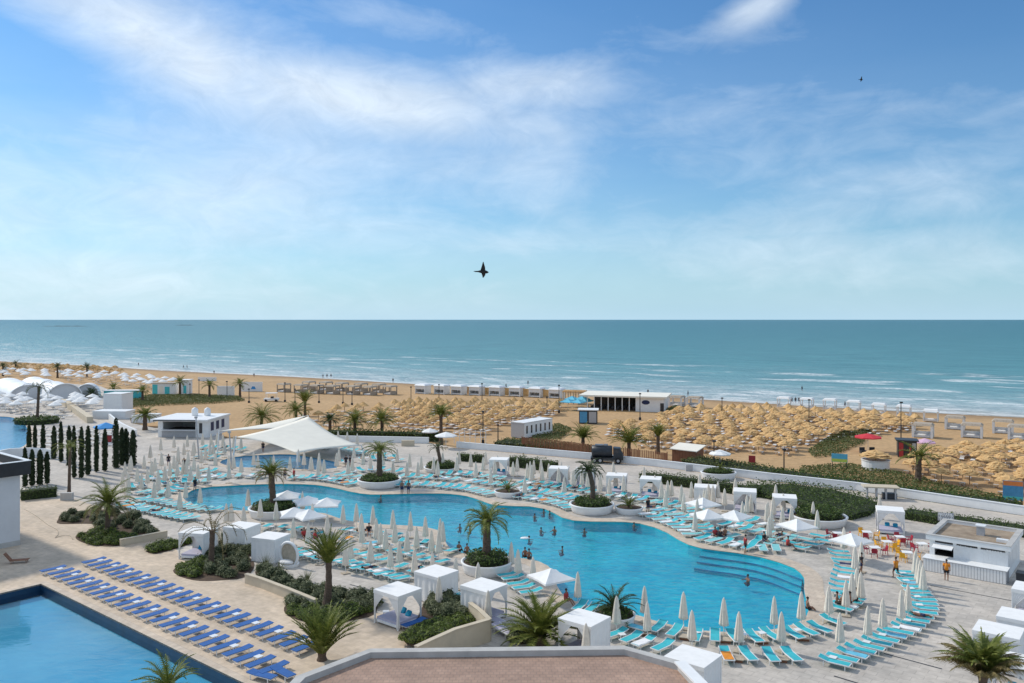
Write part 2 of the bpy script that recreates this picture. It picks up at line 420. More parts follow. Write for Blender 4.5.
    def mesh(s, name, m, smooth=False):
        me = bpy.data.meshes.new(name); me.from_pydata(s.v, [], s.f); me.materials.append(m)
        if smooth:
            me.polygons.foreach_set('use_smooth', [True] * len(me.polygons))
        me.update(); return me
    def build(s, name, m, parent=None, smooth=False, loc=None):
        o = bpy.data.objects.new(name, s.mesh(name, m, smooth)); C.objects.link(o)
        if parent: o.parent = parent
        if loc is not None: o.location = loc
        return o

def tag(o, label=None, cat=None, group=None, kind=None):
    if label: o['label'] = label
    if cat: o['category'] = cat
    if group: o['group'] = group
    if kind: o['kind'] = kind
    return o
def thing(name, label, cat, loc=(0, 0, 0), rz=0, group=None):
    o = bpy.data.objects.new(name, None); C.objects.link(o)
    o.empty_display_size = .2
    o.location = (loc[0], loc[1], loc[2] if len(loc) > 2 else 0); o.rotation_euler = (0, 0, rz)
    return tag(o, label, cat, group)
def dup(root, loc, rz=0, label=None, group=None, scale=None):
    r = root.copy(); C.objects.link(r); r.location = (loc[0], loc[1], loc[2] if len(loc) > 2 else 0); r.rotation_euler = (0, 0, rz)
    if label: r['label'] = label
    if group: r['group'] = group
    if scale: r.scale = (scale,) * 3 if isinstance(scale, (int, float)) else scale
    for ch in list(root.children):
        c = ch.copy(); C.objects.link(c); c.parent = r
        for g in list(ch.children):
            d = g.copy(); C.objects.link(d); d.parent = c
    return r
class Proto:
    """builds the first of a kind, hands it out once, and copies it after that"""
    def __init__(s, fn): s.fn, s.o, s.used = fn, None, False
    def put(s, loc, rz=0, label=None, group=None, scale=None):
        if s.o is None:
            s.o = s.fn(); o = s.o
            o.location = (loc[0], loc[1], loc[2] if len(loc) > 2 else 0); o.rotation_euler = (0, 0, rz)
            if label: o['label'] = label
            if group: o['group'] = group
            if scale: o.scale = (scale,) * 3 if isinstance(scale, (int, float)) else scale
            return o
        r = dup(s.o, loc, rz, label, group, scale)
        r.scale = (1, 1, 1) if not scale else ((scale,) * 3 if isinstance(scale, (int, float)) else scale)
        if not group and 'group' in r: del r['group']
        return r
ONES = ['', 'first', 'second', 'third', 'fourth', 'fifth', 'sixth', 'seventh', 'eighth', 'ninth', 'tenth', 'eleventh', 'twelfth', 'thirteenth',
        'fourteenth', 'fifteenth', 'sixteenth', 'seventeenth', 'eighteenth', 'nineteenth']
def ordw(i):
    if i < 20: return ONES[i]
    t, o = divmod(i, 10)
    tens = {2: 'twent', 3: 'thirt', 4: 'fort', 5: 'fift', 6: 'sixt'}[t]
    return tens + 'ieth' if o == 0 else tens + 'y-' + ONES[o]

def spline(pts, closed=True, step=.8):
    n = len(pts); out_ = []
    for i in range(n if closed else n - 1):
        if closed: p0, p1, p2, p3 = pts[i - 1], pts[i], pts[(i + 1) % n], pts[(i + 2) % n]
        else: p0, p1, p2, p3 = pts[max(i - 1, 0)], pts[i], pts[i + 1], pts[min(i + 2, n - 1)]
        k = max(1, int((p2 - p1).length / step))
        for j in range(k):
            t = j / k
            out_.append(.5 * ((2 * p1) + (p2 - p0) * t + (2 * p0 - 5 * p1 + 4 * p2 - p3) * t * t + (3 * p1 - p0 - 3 * p2 + p3) * t ** 3))
    if not closed: out_.append(pts[-1])
    return out_
def area(poly): return .5 * sum(poly[i].x * poly[(i + 1) % len(poly)].y - poly[(i + 1) % len(poly)].x * poly[i].y for i in range(len(poly)))
def offset(poly, d):
    """outline moved outwards by d (closed)"""
    sg = 1 if area(poly) > 0 else -1; n = len(poly); r = []
    for i in range(n):
        t = (poly[(i + 1) % n] - poly[i - 1]).normalized()
        r.append(poly[i] + Vector((t.y, -t.x)) * d * sg)
    return r
def inside(p, poly):
    c = False; n = len(poly); j = n - 1
    for i in range(n):
        a, b = poly[i], poly[j]
        if (a[1] > p[1]) != (b[1] > p[1]) and p[0] < (b[0] - a[0]) * (p[1] - a[1]) / (b[1] - a[1]) + a[0]: c = not c
        j = i
    return c
def edge_dist(p, poly, closed=True):
    best = 1e9; n = len(poly); p = Vector((p[0], p[1]))
    for i in range(n if closed else n - 1):
        a, b = poly[i], poly[(i + 1) % n]; ab = b - a; t = max(0, min(1, (p - a).dot(ab) / max(ab.length_squared, 1e-9)))
        best = min(best, (a + ab * t - p).length)
    return best
def sheet(name, outer, holes, z, m, kind='structure', skirt=0.0):
    bm = bmesh.new(); edges = []
    for lp in [outer] + list(holes):
        vs = [bm.verts.new((p[0], p[1], z)) for p in lp]
        edges += [bm.edges.new((vs[i], vs[(i + 1) % len(vs)])) for i in range(len(vs))]
    bmesh.ops.triangle_fill(bm, use_beauty=True, use_dissolve=False, edges=edges)
    bm.normal_update()
    for f in bm.faces:
        if f.normal.z < 0: f.normal_flip()
    if skirt:
        vs = [bm.verts.new((p[0], p[1], z)) for p in outer]; lo2 = [bm.verts.new((p[0], p[1], z - skirt)) for p in outer]
        for i in range(len(vs)):
            j = (i + 1) % len(vs); bm.faces.new((vs[i], lo2[i], lo2[j], vs[j]))
    me = bpy.data.meshes.new(name); bm.to_mesh(me); bm.free(); me.materials.append(m)
    o = bpy.data.objects.new(name, me); C.objects.link(o)
    if kind: o['kind'] = kind
    return o

# ================================================================== SETTING
SHORE_P, SHORE_D = Vector((16.6, 272.0)), Vector((1, -0.64)).normalized()
SHORE_N = Vector((0.64, 1)).normalized()           # towards the sea
def sea_dist(x, y):
    return (Vector((x, y)) - SHORE_P).dot(SHORE_N)
deck_px = [(340, 441), (430, 443), (456, 448), (590, 460), (656, 467), (768, 481), (856, 491), (1024, 516), (1300, 557)]
WALL = [W2(x, y) for x, y in deck_px]
deck_out = [W2(x, y) for x, y in [(-330, 384), (0, 381), (60, 383), (100, 386), (124, 396), (128, 409), (131, 423), (155, 428), (222, 430), (222, 438), (262, 440)]] + \
           WALL + [Vector((90, 20)), Vector((60, -30)), Vector((-90, -30)), Vector((-320, 120))]

# sand
bm = bmesh.new(); x0, x1, y0, y1, st = -700, 420, -60, 560, 5.0
nx, ny = int((x1 - x0) / st), int((y1 - y0) / st); vv = []
for j in range(ny + 1):
    for i in range(nx + 1):
        x, y = x0 + i * st, y0 + j * st
        s = -sea_dist(x, y) + 1.5 * math.sin(x * .05) + 1.0 * math.sin(x * .021 + 2)
        if inside((x, y), deck_out) and edge_dist((x, y), deck_out) > 7: z = -4.0
        elif s > 34: z = -1.2
        elif s > -12: z = -2.2 + s / 34.0
        else: z = max(-6, -2.55 + (s + 12) * .12)
        vv.append(bm.verts.new((x, y, z + (random.uniform(-.06, .06) if z > -2 else 0))))
for j in range(ny):
    for i in range(nx):
        k = j * (nx + 1) + i; bm.faces.new((vv[k], vv[k + 1], vv[k + nx + 2], vv[k + nx + 1])).smooth = True
def sand_mat():
    m = mat('sand', (.55, .365, .19), .95, .1, .05, .5, 1.2, col2=(.45, .29, .145), coord='World')
    t = m.node_tree; p = t.nodes['Principled BSDF']; g = t.nodes.new('ShaderNodeNewGeometry'); sp = t.nodes.new('ShaderNodeSeparateXYZ')
    t.links.new(g.outputs['Position'], sp.inputs[0])
    mr = t.nodes.new('ShaderNodeMapRange'); mr.inputs['From Min'].default_value = -2.2; mr.inputs['From Max'].default_value = -1.75
    t.links.new(sp.outputs['Z'], mr.inputs['Value'])
    src = p.inputs['Base Color'].links[0].from_socket
    mx = t.nodes.new('ShaderNodeMix'); mx.data_type = 'RGBA'; mx.inputs['A'].default_value = (.30, .19, .10, 1)
    t.links.new(mr.outputs[0], mx.inputs['Factor']); t.links.new(src, mx.inputs['B']); 
    n2 = t.nodes.new('ShaderNodeTexNoise'); n2.inputs['Scale'].default_value = .9; n2.inputs['Detail'].default_value = 7; n2.inputs['Roughness'].default_value = .7
    t.links.new(g.outputs['Position'], n2.inputs['Vector'])
    r2 = t.nodes.new('ShaderNodeValToRGB'); r2.color_ramp.elements[0].position = .35; r2.color_ramp.elements[1].position = .65
    r2.color_ramp.elements[0].color = (.78, .76, .74, 1); r2.color_ramp.elements[1].color = (1.1, 1.08, 1.05, 1)
    t.links.new(n2.outputs['Fac'], r2.inputs[0])
    m3 = t.nodes.new('ShaderNodeMix'); m3.data_type = 'RGBA'; m3.blend_type = 'MULTIPLY'; m3.inputs['Factor'].default_value = 1
    t.links.new(mx.outputs['Result'], m3.inputs['A']); t.links.new(r2.outputs[0], m3.inputs['B'])
    t.links.new(m3.outputs['Result'], p.inputs['Base Color'])
    return m
M['sand'] = sand_mat()
me = bpy.data.meshes.new('beach'); bm.to_mesh(me); bm.free(); me.materials.append(M['sand'])
o = bpy.data.objects.new('beach', me); C.objects.link(o); o['kind'] = 'structure'

# sea: colour goes from pale shallows to deep green-blue with the distance from the shore; foam on the breakers
def sea_mat():
    m = bpy.data.materials.new('sea_water'); m.use_nodes = True
    t = m.node_tree; p = t.nodes['Principled BSDF']
    def nd(ty, **kw):
        n = t.nodes.new(ty)
        for k, v in kw.items(): setattr(n, k, v)
        return n
    def ma(op, a, b=None, clamp=False):
        n = nd('ShaderNodeMath', operation=op, use_clamp=clamp)
        for i, q in enumerate((a, b)):
            if q is None: continue
            if isinstance(q, (int, float)): n.inputs[i].default_value = q
            else: t.links.new(q, n.inputs[i])
        return n.outputs[0]
    g = nd('ShaderNodeNewGeometry'); sp = nd('ShaderNodeSeparateXYZ'); t.links.new(g.outputs['Position'], sp.inputs[0])
    s = ma('ADD', ma('MULTIPLY', ma('SUBTRACT', sp.outputs[0], SHORE_P.x), SHORE_N.x), ma('MULTIPLY', ma('SUBTRACT', sp.outputs[1], SHORE_P.y), SHORE_N.y))
    a = ma('ADD', ma('MULTIPLY', sp.outputs[0], SHORE_D.x), ma('MULTIPLY', sp.outputs[1], SHORE_D.y))
    def noise(su, sv, sc, det, dist=0.0, off=0.0, rough=.55):
        cv = nd('ShaderNodeCombineXYZ'); t.links.new(ma('MULTIPLY', a, su), cv.inputs[0]); t.links.new(ma('MULTIPLY', s, sv), cv.inputs[1]); cv.inputs[2].default_value = off
        n = nd('ShaderNodeTexNoise'); n.inputs['Scale'].default_value = sc; n.inputs['Detail'].default_value = det; n.inputs['Distortion'].default_value = dist
        n.inputs['Roughness'].default_value = rough
        t.links.new(cv.outputs[0], n.inputs['Vector']); return n.outputs['Fac']
    big = noise(.004, .02, 1, 4, .5)
    sw = ma('ADD', s, ma('MULTIPLY', ma('SUBTRACT', big, .5), 60))
    rp = nd('ShaderNodeValToRGB'); cr = rp.color_ramp
    stops = [(0, (.34, .33, .28)), (.025, (.38, .43, .42)), (.12, (.30, .41, .42)), (.26, (.17, .34, .36)), (.45, (.09, .27, .29)), (.75, (.06, .215, .24)), (1, (.055, .195, .225))]
    while len(cr.elements) < len(stops): cr.elements.new(.5)
    for e, (q, c) in zip(cr.elements, stops): e.position = q; e.color = (*c, 1)
    lg = ma('DIVIDE', ma('LOGARITHM', ma('MAXIMUM', ma('ADD', ma('DIVIDE', sw, 25), 1), 1), 10), 2.2)
    t.links.new(lg, rp.inputs[0])
    # breakers: crests along the shore at several distances, broken up along their length
    crest = ma('SINE', ma('ADD', ma('MULTIPLY', s, .19), ma('MULTIPLY', noise(.012, .03, 1, 3), 16)))
    crest = ma('MULTIPLY', ma('SUBTRACT', crest, .80), 7, True)
    brk = ma('MULTIPLY', ma('SUBTRACT', noise(.030, .045, 1, 4, .2, 5), .455), 9, True)
    fine = ma('MULTIPLY', ma('SUBTRACT', noise(.5, 1.1, 1, 5, .5, 2, .7), .36), 4, True)
    near = ma('MULTIPLY', ma('SUBTRACT', 1, ma('DIVIDE', s, 190)), ma('MULTIPLY', s, .05), True)
    foam = ma('MULTIPLY', ma('MULTIPLY', crest, brk), ma('MULTIPLY', fine, near), True)
    # swash along the sand
    edge = ma('SUBTRACT', 1, ma('DIVIDE', ma('ABSOLUTE', ma('SUBTRACT', s, ma('ADD', 3, ma('MULTIPLY', ma('SUBTRACT', noise(.05, .0, 1, 4), .5), 16)))), 3.5), True)
    lace = ma('MULTIPLY', ma('SUBTRACT', noise(.12, .33, 1, 6, 1.0, 9, .7), .47), 7, True)
    wash = ma('MULTIPLY', ma('MULTIPLY', lace, ma('SUBTRACT', 1, ma('DIVIDE', s, 90), True)), .75)
    foam = ma('MAXIMUM', foam, ma('MAXIMUM', ma('MULTIPLY', edge, .75), wash), True)
    streak = noise(.02, .12, 1, 5, .3, 3, .65)
    sc_ = nd('ShaderNodeValToRGB'); sc_.color_ramp.elements[0].position = .36; sc_.color_ramp.elements[1].position = .66
    sc_.color_ramp.elements[0].color = (.70, .75, .78, 1); sc_.color_ramp.elements[1].color = (1.18, 1.14, 1.12, 1); t.links.new(streak, sc_.inputs[0])
    mu = nd('ShaderNodeMix', data_type='RGBA', blend_type='MULTIPLY'); mu.inputs['Factor'].default_value = 1
    t.links.new(rp.outputs[0], mu.inputs['A']); t.links.new(sc_.outputs[0], mu.inputs['B'])
    mx = nd('ShaderNodeMix', data_type='RGBA'); t.links.new(foam, mx.inputs['Factor']); t.links.new(mu.outputs['Result'], mx.inputs['A'])
    mx.inputs['B'].default_value = (.80, .82, .82, 1)
    t.links.new(mx.outputs['Result'], p.inputs['Base Color'])
    rr = nd('ShaderNodeMix', data_type='FLOAT'); t.links.new(foam, rr.inputs['Factor']); rr.inputs['A'].default_value = .34; rr.inputs['B'].default_value = .9
    t.links.new(rr.outputs['Result'], p.inputs['Roughness'])
    p.inputs['IOR'].default_value = 1.33; p.inputs['Specular IOR Level'].default_value = .33
    hb = ma('ADD', noise(.05, .16, 1, 5, .4, 1), ma('MULTIPLY', noise(.4, .8, 1, 4, .4, 4), .35))
    bp = nd('ShaderNodeBump'); bp.inputs['Strength'].default_value = 1.0; bp.inputs['Distance'].default_value = 2.2
    t.links.new(hb, bp.inputs['Height']); t.links.new(bp.outputs[0], p.inputs['Normal'])
    return m
M['sea'] = sea_mat()
me = bpy.data.meshes.new('sea')
Q = 26000
me.from_pydata([(-Q, -300, -2.2), (Q, -300, -2.2), (Q, Q, -2.2), (-Q, Q, -2.2)], [], [(0, 1, 2, 3)]); me.materials.append(M['sea'])
o = bpy.data.objects.new('sea', me); C.objects.link(o); o['kind'] = 'structure'

# ------------------------------------------------------------------ pools, deck, terrace, road
pool_px = [(184, 499), (188, 493), (196, 489), (210, 487), (235, 485.5), (262, 484.3), (290, 484), (315, 485), (335, 488), (352, 492), (370, 494.5), (400, 494), (430, 493.5),
           (450, 494), (468, 496.5), (482, 501), (494, 505), (512, 506), (530, 506.5), (545, 509), (554, 513), (562, 517.5), (574, 520.5), (590, 521.5), (625, 522), (640, 523.5),
           (655, 527.5), (667, 532.5), (677, 539), (688, 544.5), (702, 548.5), (720, 551), (740, 553.5), (760, 557), (778, 562), (795, 568.5), (804, 578), (804, 588), (806, 598),
           (809.5, 608), (806, 617.5), (797, 623), (786, 627), (768, 630.5), (745, 632), (722, 632), (698, 630.5), (680, 627), (665, 623.5), (652, 620), (640, 616), (620, 612),
           (600, 609), (585, 605), (572, 600), (562, 594), (557, 586), (556, 578), (554, 572), (548, 566), (538, 561), (525, 558.5), (510, 558), (495, 557.5), (478, 556), (462, 553),
           (450, 548), (445, 541), (443, 534), (437, 530), (425, 527), (405, 525.5), (380, 524.5), (355, 522), (338, 518), (325, 513.5), (308, 511.5), (290, 511), (262, 511),
           (240, 510.5), (215, 509.5), (198, 506)]
POOL = spline([W2(x, y) for x, y in pool_px], True, 1.2)
kids_px = [(220, 463), (228, 458.5), (245, 456), (268, 454.8), (290, 454.5), (315, 458), (338, 463), (336, 468), (318, 470), (296, 469), (270, 467.5), (240, 467.5)]
KIDS = spline([W2(x, y) for x, y in kids_px], True, 1.5)
left_px = [(-70, 421), (-40, 416.5), (0, 416.5), (18, 419), (26, 426), (28, 436), (24, 446), (5, 450), (-60, 452)]
LEFTP = spline([W2(x, y) for x, y in left_px], True, 2.0)
PC = W2(41, 584)                                # far corner of the terrace pool
RECT = [PC, PC + A * 46, PC + A * 46 - B * 26, PC - B * 26]
ter_px = [(-140, 512), (0, 500), (40, 499), (75, 499), (120, 514), (150, 527), (172, 541), (182, 560), (245, 574), (262, 577), (312, 598), (345, 606), (392, 616), (430, 631), (452, 652), (462, 690), (468, 760)]
ter_out = [W2(x, y) for x, y in ter_px] + [Vector((-4, 26)), Vector((-24, 14)), Vector((-75, 40))]
RC = [PC - A * .55 + B * .55, PC + A * 46 + B * .55, PC + A * 46 - B * 26, PC - A * .55 - B * 26]
sheet('deck', deck_out, [POOL, KIDS, LEFTP, RECT], 0.0, M['deck'], skirt=1.6)
sheet('terrace', ter_out, [RC], 0.004, M['terrace'])
road_px = [(300, 447), (340, 450), (420, 455), (470, 457), (530, 462), (600, 472), (660, 478), (760, 487), (820, 493), (870, 500), (908, 509), (940, 516), (1024, 531), (1300, 585)]
sheet('promenade', [w_ - Vector((0, .0)) for w_ in WALL] + [W2(x, y) for x, y in road_px[::-1]], [], 0.004, M['road'])

def ring(name, inner, width, z, m, up=0.02):
    outp = offset(inner, width); mb = MB(); n = len(inner)
    vs = [(p.x, p.y, z) for p in inner] + [(p.x, p.y, z) for p in outp] + [(p.x, p.y, z - up - .03) for p in outp] + [(p.x, p.y, z - .08) for p in inner]
    fs = []
    sg = area(inner) > 0
    for i in range(n):
        j = (i + 1) % n
        q = [(i, n + i, n + j, j), (n + i, 2 * n + i, 2 * n + j, n + j), (3 * n + i, i, j, 3 * n + j)]
        fs += q if sg else [f[::-1] for f in q]
    mb.add(vs, fs); o = mb.build(name, m); o['kind'] = 'structure'; return o
def basin(name, outline, depth, floor_m, wall_m, top=0.0):
    n = len(outline); mb = MB()
    vs = [(p.x, p.y, top) for p in outline] + [(p.x, p.y, -depth) for p in outline]
    mb.add(vs, [(i, (i + 1) % n, n + (i + 1) % n, n + i) for i in range(n)])
    o = mb.build(name + '_wall', wall_m); o['kind'] = 'structure'
    f = sheet(name + '_floor', outline, [], -depth, floor_m)
    return o
ring('pool_coping', POOL, 1.5, .022, M['coping'])
basin('pool_basin', POOL, 1.0, M['pool_tile'], M['pool_tile'])
sheet('pool_water', offset(POOL, .01), [], -.12, M['water'])
ring('splash_pool_coping', KIDS, 1.0, .022, M['coping'])
basin('splash_pool_basin', KIDS, .6, M['kids_tile'], M['kids_tile'])
sheet('splash_pool_water', offset(KIDS, .01), [], -.1, M['water'])
ring('far_pool_coping', LEFTP, 1.0, .022, M['coping'])
basin('far_pool_basin', LEFTP, 1.2, M['kids_tile'], M['kids_tile'])
sheet('far_pool_water', offset(LEFTP, .01), [], -.1, M['water'])
# terrace pool: navy tiles round the rim, blue floor
mb = MB(); z = .03
for q in ([RC[0], RC[1], RECT[1], RECT[0]], [RC[0], RECT[0], RECT[3], RC[3]]): mb.prism(q, -.1, z)
mb.build('terrace_pool_coping', M['coping'])['kind'] = 'structure'
basin('terrace_pool_basin', RECT, .95, M['pool_blue'], M['pool_navy'])
sheet('terrace_pool_water', offset(RECT, .01), [], -.50, M['calm_water'])
# wide steps in the right-hand corner of the main pool: three treads with dark nosings
far_edge = spline([W2(x, y) for x, y in [(702, 548.5), (720, 551), (740, 553.5), (760, 557), (778, 562), (790, 566.5)]], False, .5)
td = (far_edge[-1] - far_edge[-4]).normalized(); far_edge += [far_edge[-1] + td * .5 * (i + 1) for i in range(24)]
sn = Vector((-.38, -.925)).normalized()                                  # into the pool, away from the far edge
def run_in_pool(off):
    return [p + sn * off for p in far_edge]
for k, (w0, w1, zz) in enumerate(((-.6, 1.5, -.28), (1.5, 2.9, -.46), (2.9, 4.3, -.66))):
    pa, pb, pc = run_in_pool(w0), run_in_pool(w1), run_in_pool(w1 + .08); mb, mn = MB(), MB()
    for i in range(len(pa) - 1):
        if not (inside(pb[i], POOL) and inside(pb[i + 1], POOL)): continue
        a_, b_ = pa[i], pa[i + 1]
        mb.add([(a_.x, a_.y, zz), (b_.x, b_.y, zz), (pb[i + 1].x, pb[i + 1].y, zz), (pb[i].x, pb[i].y, zz), (pb[i + 1].x, pb[i + 1].y, -1.0), (pb[i].x, pb[i].y, -1.0)], [(0, 1, 2, 3), (3, 2, 4, 5)])
        mn.add([(pb[i].x, pb[i].y, zz + .004), (pb[i + 1].x, pb[i + 1].y, zz + .004), (pc[i + 1].x, pc[i + 1].y, zz + .004), (pc[i].x, pc[i].y, zz + .004), (pc[i + 1].x, pc[i + 1].y, zz - .09), (pc[i].x, pc[i].y, zz - .09)], [(0, 1, 2, 3), (3, 2, 4, 5)])
    mb.build('pool_step', M['pool_tile'])['kind'] = 'structure'
    mn.build('pool_step_nosing', M['pool_nosing'])['kind'] = 'structure'

# ------------------------------------------------------------------ low wall along the promenade
def wall_along(name, line, th, z0, z1, m, label, cat='wall', cap=None, caph=.06):
    mb = MB(); r = []
    for i in range(len(line)):
        t = (line[min(i + 1, len(line) - 1)] - line[max(i - 1, 0)]).normalized(); r.append(Vector((-t.y, t.x)))
    a = [p + q * th / 2 for p, q in zip(line, r)]; b = [p - q * th / 2 for p, q in zip(line, r)]; n = len(line)
    def strip(mb, a, b, z0, z1):
        vs = [(p.x, p.y, z) for z in (z0, z1) for s_ in (a, b) for p in s_]; fs = []
        for i in range(n - 1):
            fs += [(i, i + 1, 2 * n + i + 1, 2 * n + i), (n + i, 3 * n + i, 3 * n + i + 1, n + i + 1), (2 * n + i, 2 * n + i + 1, 3 * n + i + 1, 3 * n + i)]
        fs += [(0, 2 * n, 3 * n, n), (n - 1, 2 * n - 1, 4 * n - 1, 3 * n - 1)]
        mb.add(vs, fs)
    strip(mb, a, b, z0, z1)
    o = mb.build(name, m); tag(o, label, cat)
    if cap:
        mc = MB(); a2 = [p + q * (th / 2 + .05) for p, q in zip(line, r)]; b2 = [p - q * (th / 2 + .05) for p, q in zip(line, r)]
        strip(mc, a2, b2, z1 + .003, z1 + caph); mc.build('coping', cap, o)
    return o
wl = spline(WALL[2:], False, 6)
wall_along('promenade_wall', [p + Vector((.1, .35)) for p in wl], .3, -.0, 1.0, M['white'], 'long low white wall between the promenade and the beach', cap=M['white'])
wl2 = spline([W2(x, y) for x, y in [(262, 440.5), (300, 440.8), (340, 441.2), (400, 442.3), (429, 443)]], False, 6)
wall_along('promenade_wall', [p + Vector((0, -.4)) for p in wl2], .3, 0, 1.0, M['white'], 'low white wall behind the deck left of the beach gate', cap=M['white'])
# beige planter walls of the terrace
def pwall(pts, h, label, th=.25):
    wall_along('planter_wall', [W2(x, y) for x, y in pts], th, .004, h, M['sandstone'], label, cap=M['sandstone'])
pwall([(246, 583), (262, 588), (290, 599), (316, 610)], .75, 'beige planter wall along the terrace beside the white egg seat')
pwall([(120, 546), (144, 541.5), (167, 537)], .6, 'short beige planter wall in front of the grey-green shrubs on the left terrace')
pwall([(416, 671), (430, 664), (455, 652), (489, 641.5)], 1.5, 'tall beige retaining wall beside the grey roof parapet')
pwall([(489.6, 641), (480, 631), (470, 623)], 1.45, 'beige end wall of the raised shrub bed next to the daybed')

# ------------------------------------------------------------------ grey cabin at the left edge
def cabin():
    c = W2(20, 545); t = thing('cabin', 'grey rendered flat-roofed building with black roof band at the left edge', 'building', (c.x, c.y, 0), AX + PI)
    # local x runs along the far-left wall (-A), local y towards the camera-left (-B)
    b = MB().box((7, 7, 3.45), (14, 14, 6.9)); b.build('wall', M['cabin'], t)
    MB().box((7, 7, .25), (14.04, 14.04, .5)).build('plinth', M['concrete'], t)
    r = MB()
    for c_, d in (((7, -.55, 7.55), (15.4, .3, 1.3)), ((7, 14.55, 7.55), (15.4, .3, 1.3)), ((-.55, 7, 7.55), (.3, 14.8, 1.3)), ((14.55, 7, 7.55), (.3, 14.8, 1.3))): r.box(c_, d)
    rf = MB().box((7, 7, 7.2), (14.8, 14.8, .3)).build('roof', M['concrete'], t)
    r.build('fascia', M['black_fascia'], t)
    e = MB()
    for c_, d in (((7, -.55, 8.225), (15.5, .42, .05)), ((-.55, 7, 8.225), (.42, 14.7, .05))): e.box(c_, d)
    e.build('roof_edge', M['white_metal'], t)
    MB().box((6, 6, 7.8), (2.2, 1.4, .9)).build('roof_unit', M['steel'], t)
cabin()

# ------------------------------------------------------------------ roof below the camera
def near_roof():
    z = 5.0
    pts = [W2(x, y, z) for x, y in [(296, 676), (370, 648.5), (624, 645.5), (685, 662), (712, 690)]]
    poly = pts + [Vector((9.5, 24)), Vector((-12.5, 24))]
    t = thing('building_wing', 'low wing of the hotel with a brown tiled flat roof and grey parapet', 'building', (0, 0, 0))
    ins = offset(poly, -.5)
    MB().prism(offset(poly, -.06), 0, z - .45).build('wall', M['sandstone'], t)
    MB().prism(offset(poly, -.3), z - .445, z - .30).build('roof', M['roof_tile'], t)
    mb = MB(); n = len(poly)
    for i in range(n):
        j = (i + 1) % n
        a, b, c, d = poly[i], poly[j], ins[j], ins[i]
        vs = [(p.x, p.y, zz) for zz in (z - .44, z) for p in (a, b, c, d)]
        mb.add(vs, [(4, 5, 6, 7), (0, 1, 5, 4), (2, 3, 7, 6)] if area(poly) > 0 else [(7, 6, 5, 4), (4, 5, 1, 0), (6, 7, 3, 2)])
    mb.build('parapet', M['concrete'], t)
    # white end of the parapet with a small upstand
    e = [W2(x, y, z) for x, y in [(684.5, 662.4), (711, 689)]]
    m2 = MB(); d = (e[1] - e[0]).normalized(); nn = Vector((-d.y, d.x))
    m2.prism([e[0] + nn * .04, e[1] + nn * .04, e[1] - nn * .54, e[0] - nn * .54], z + .003, z + .10)
    m2.build('parapet_cap', M['white'], t)
near_roof()

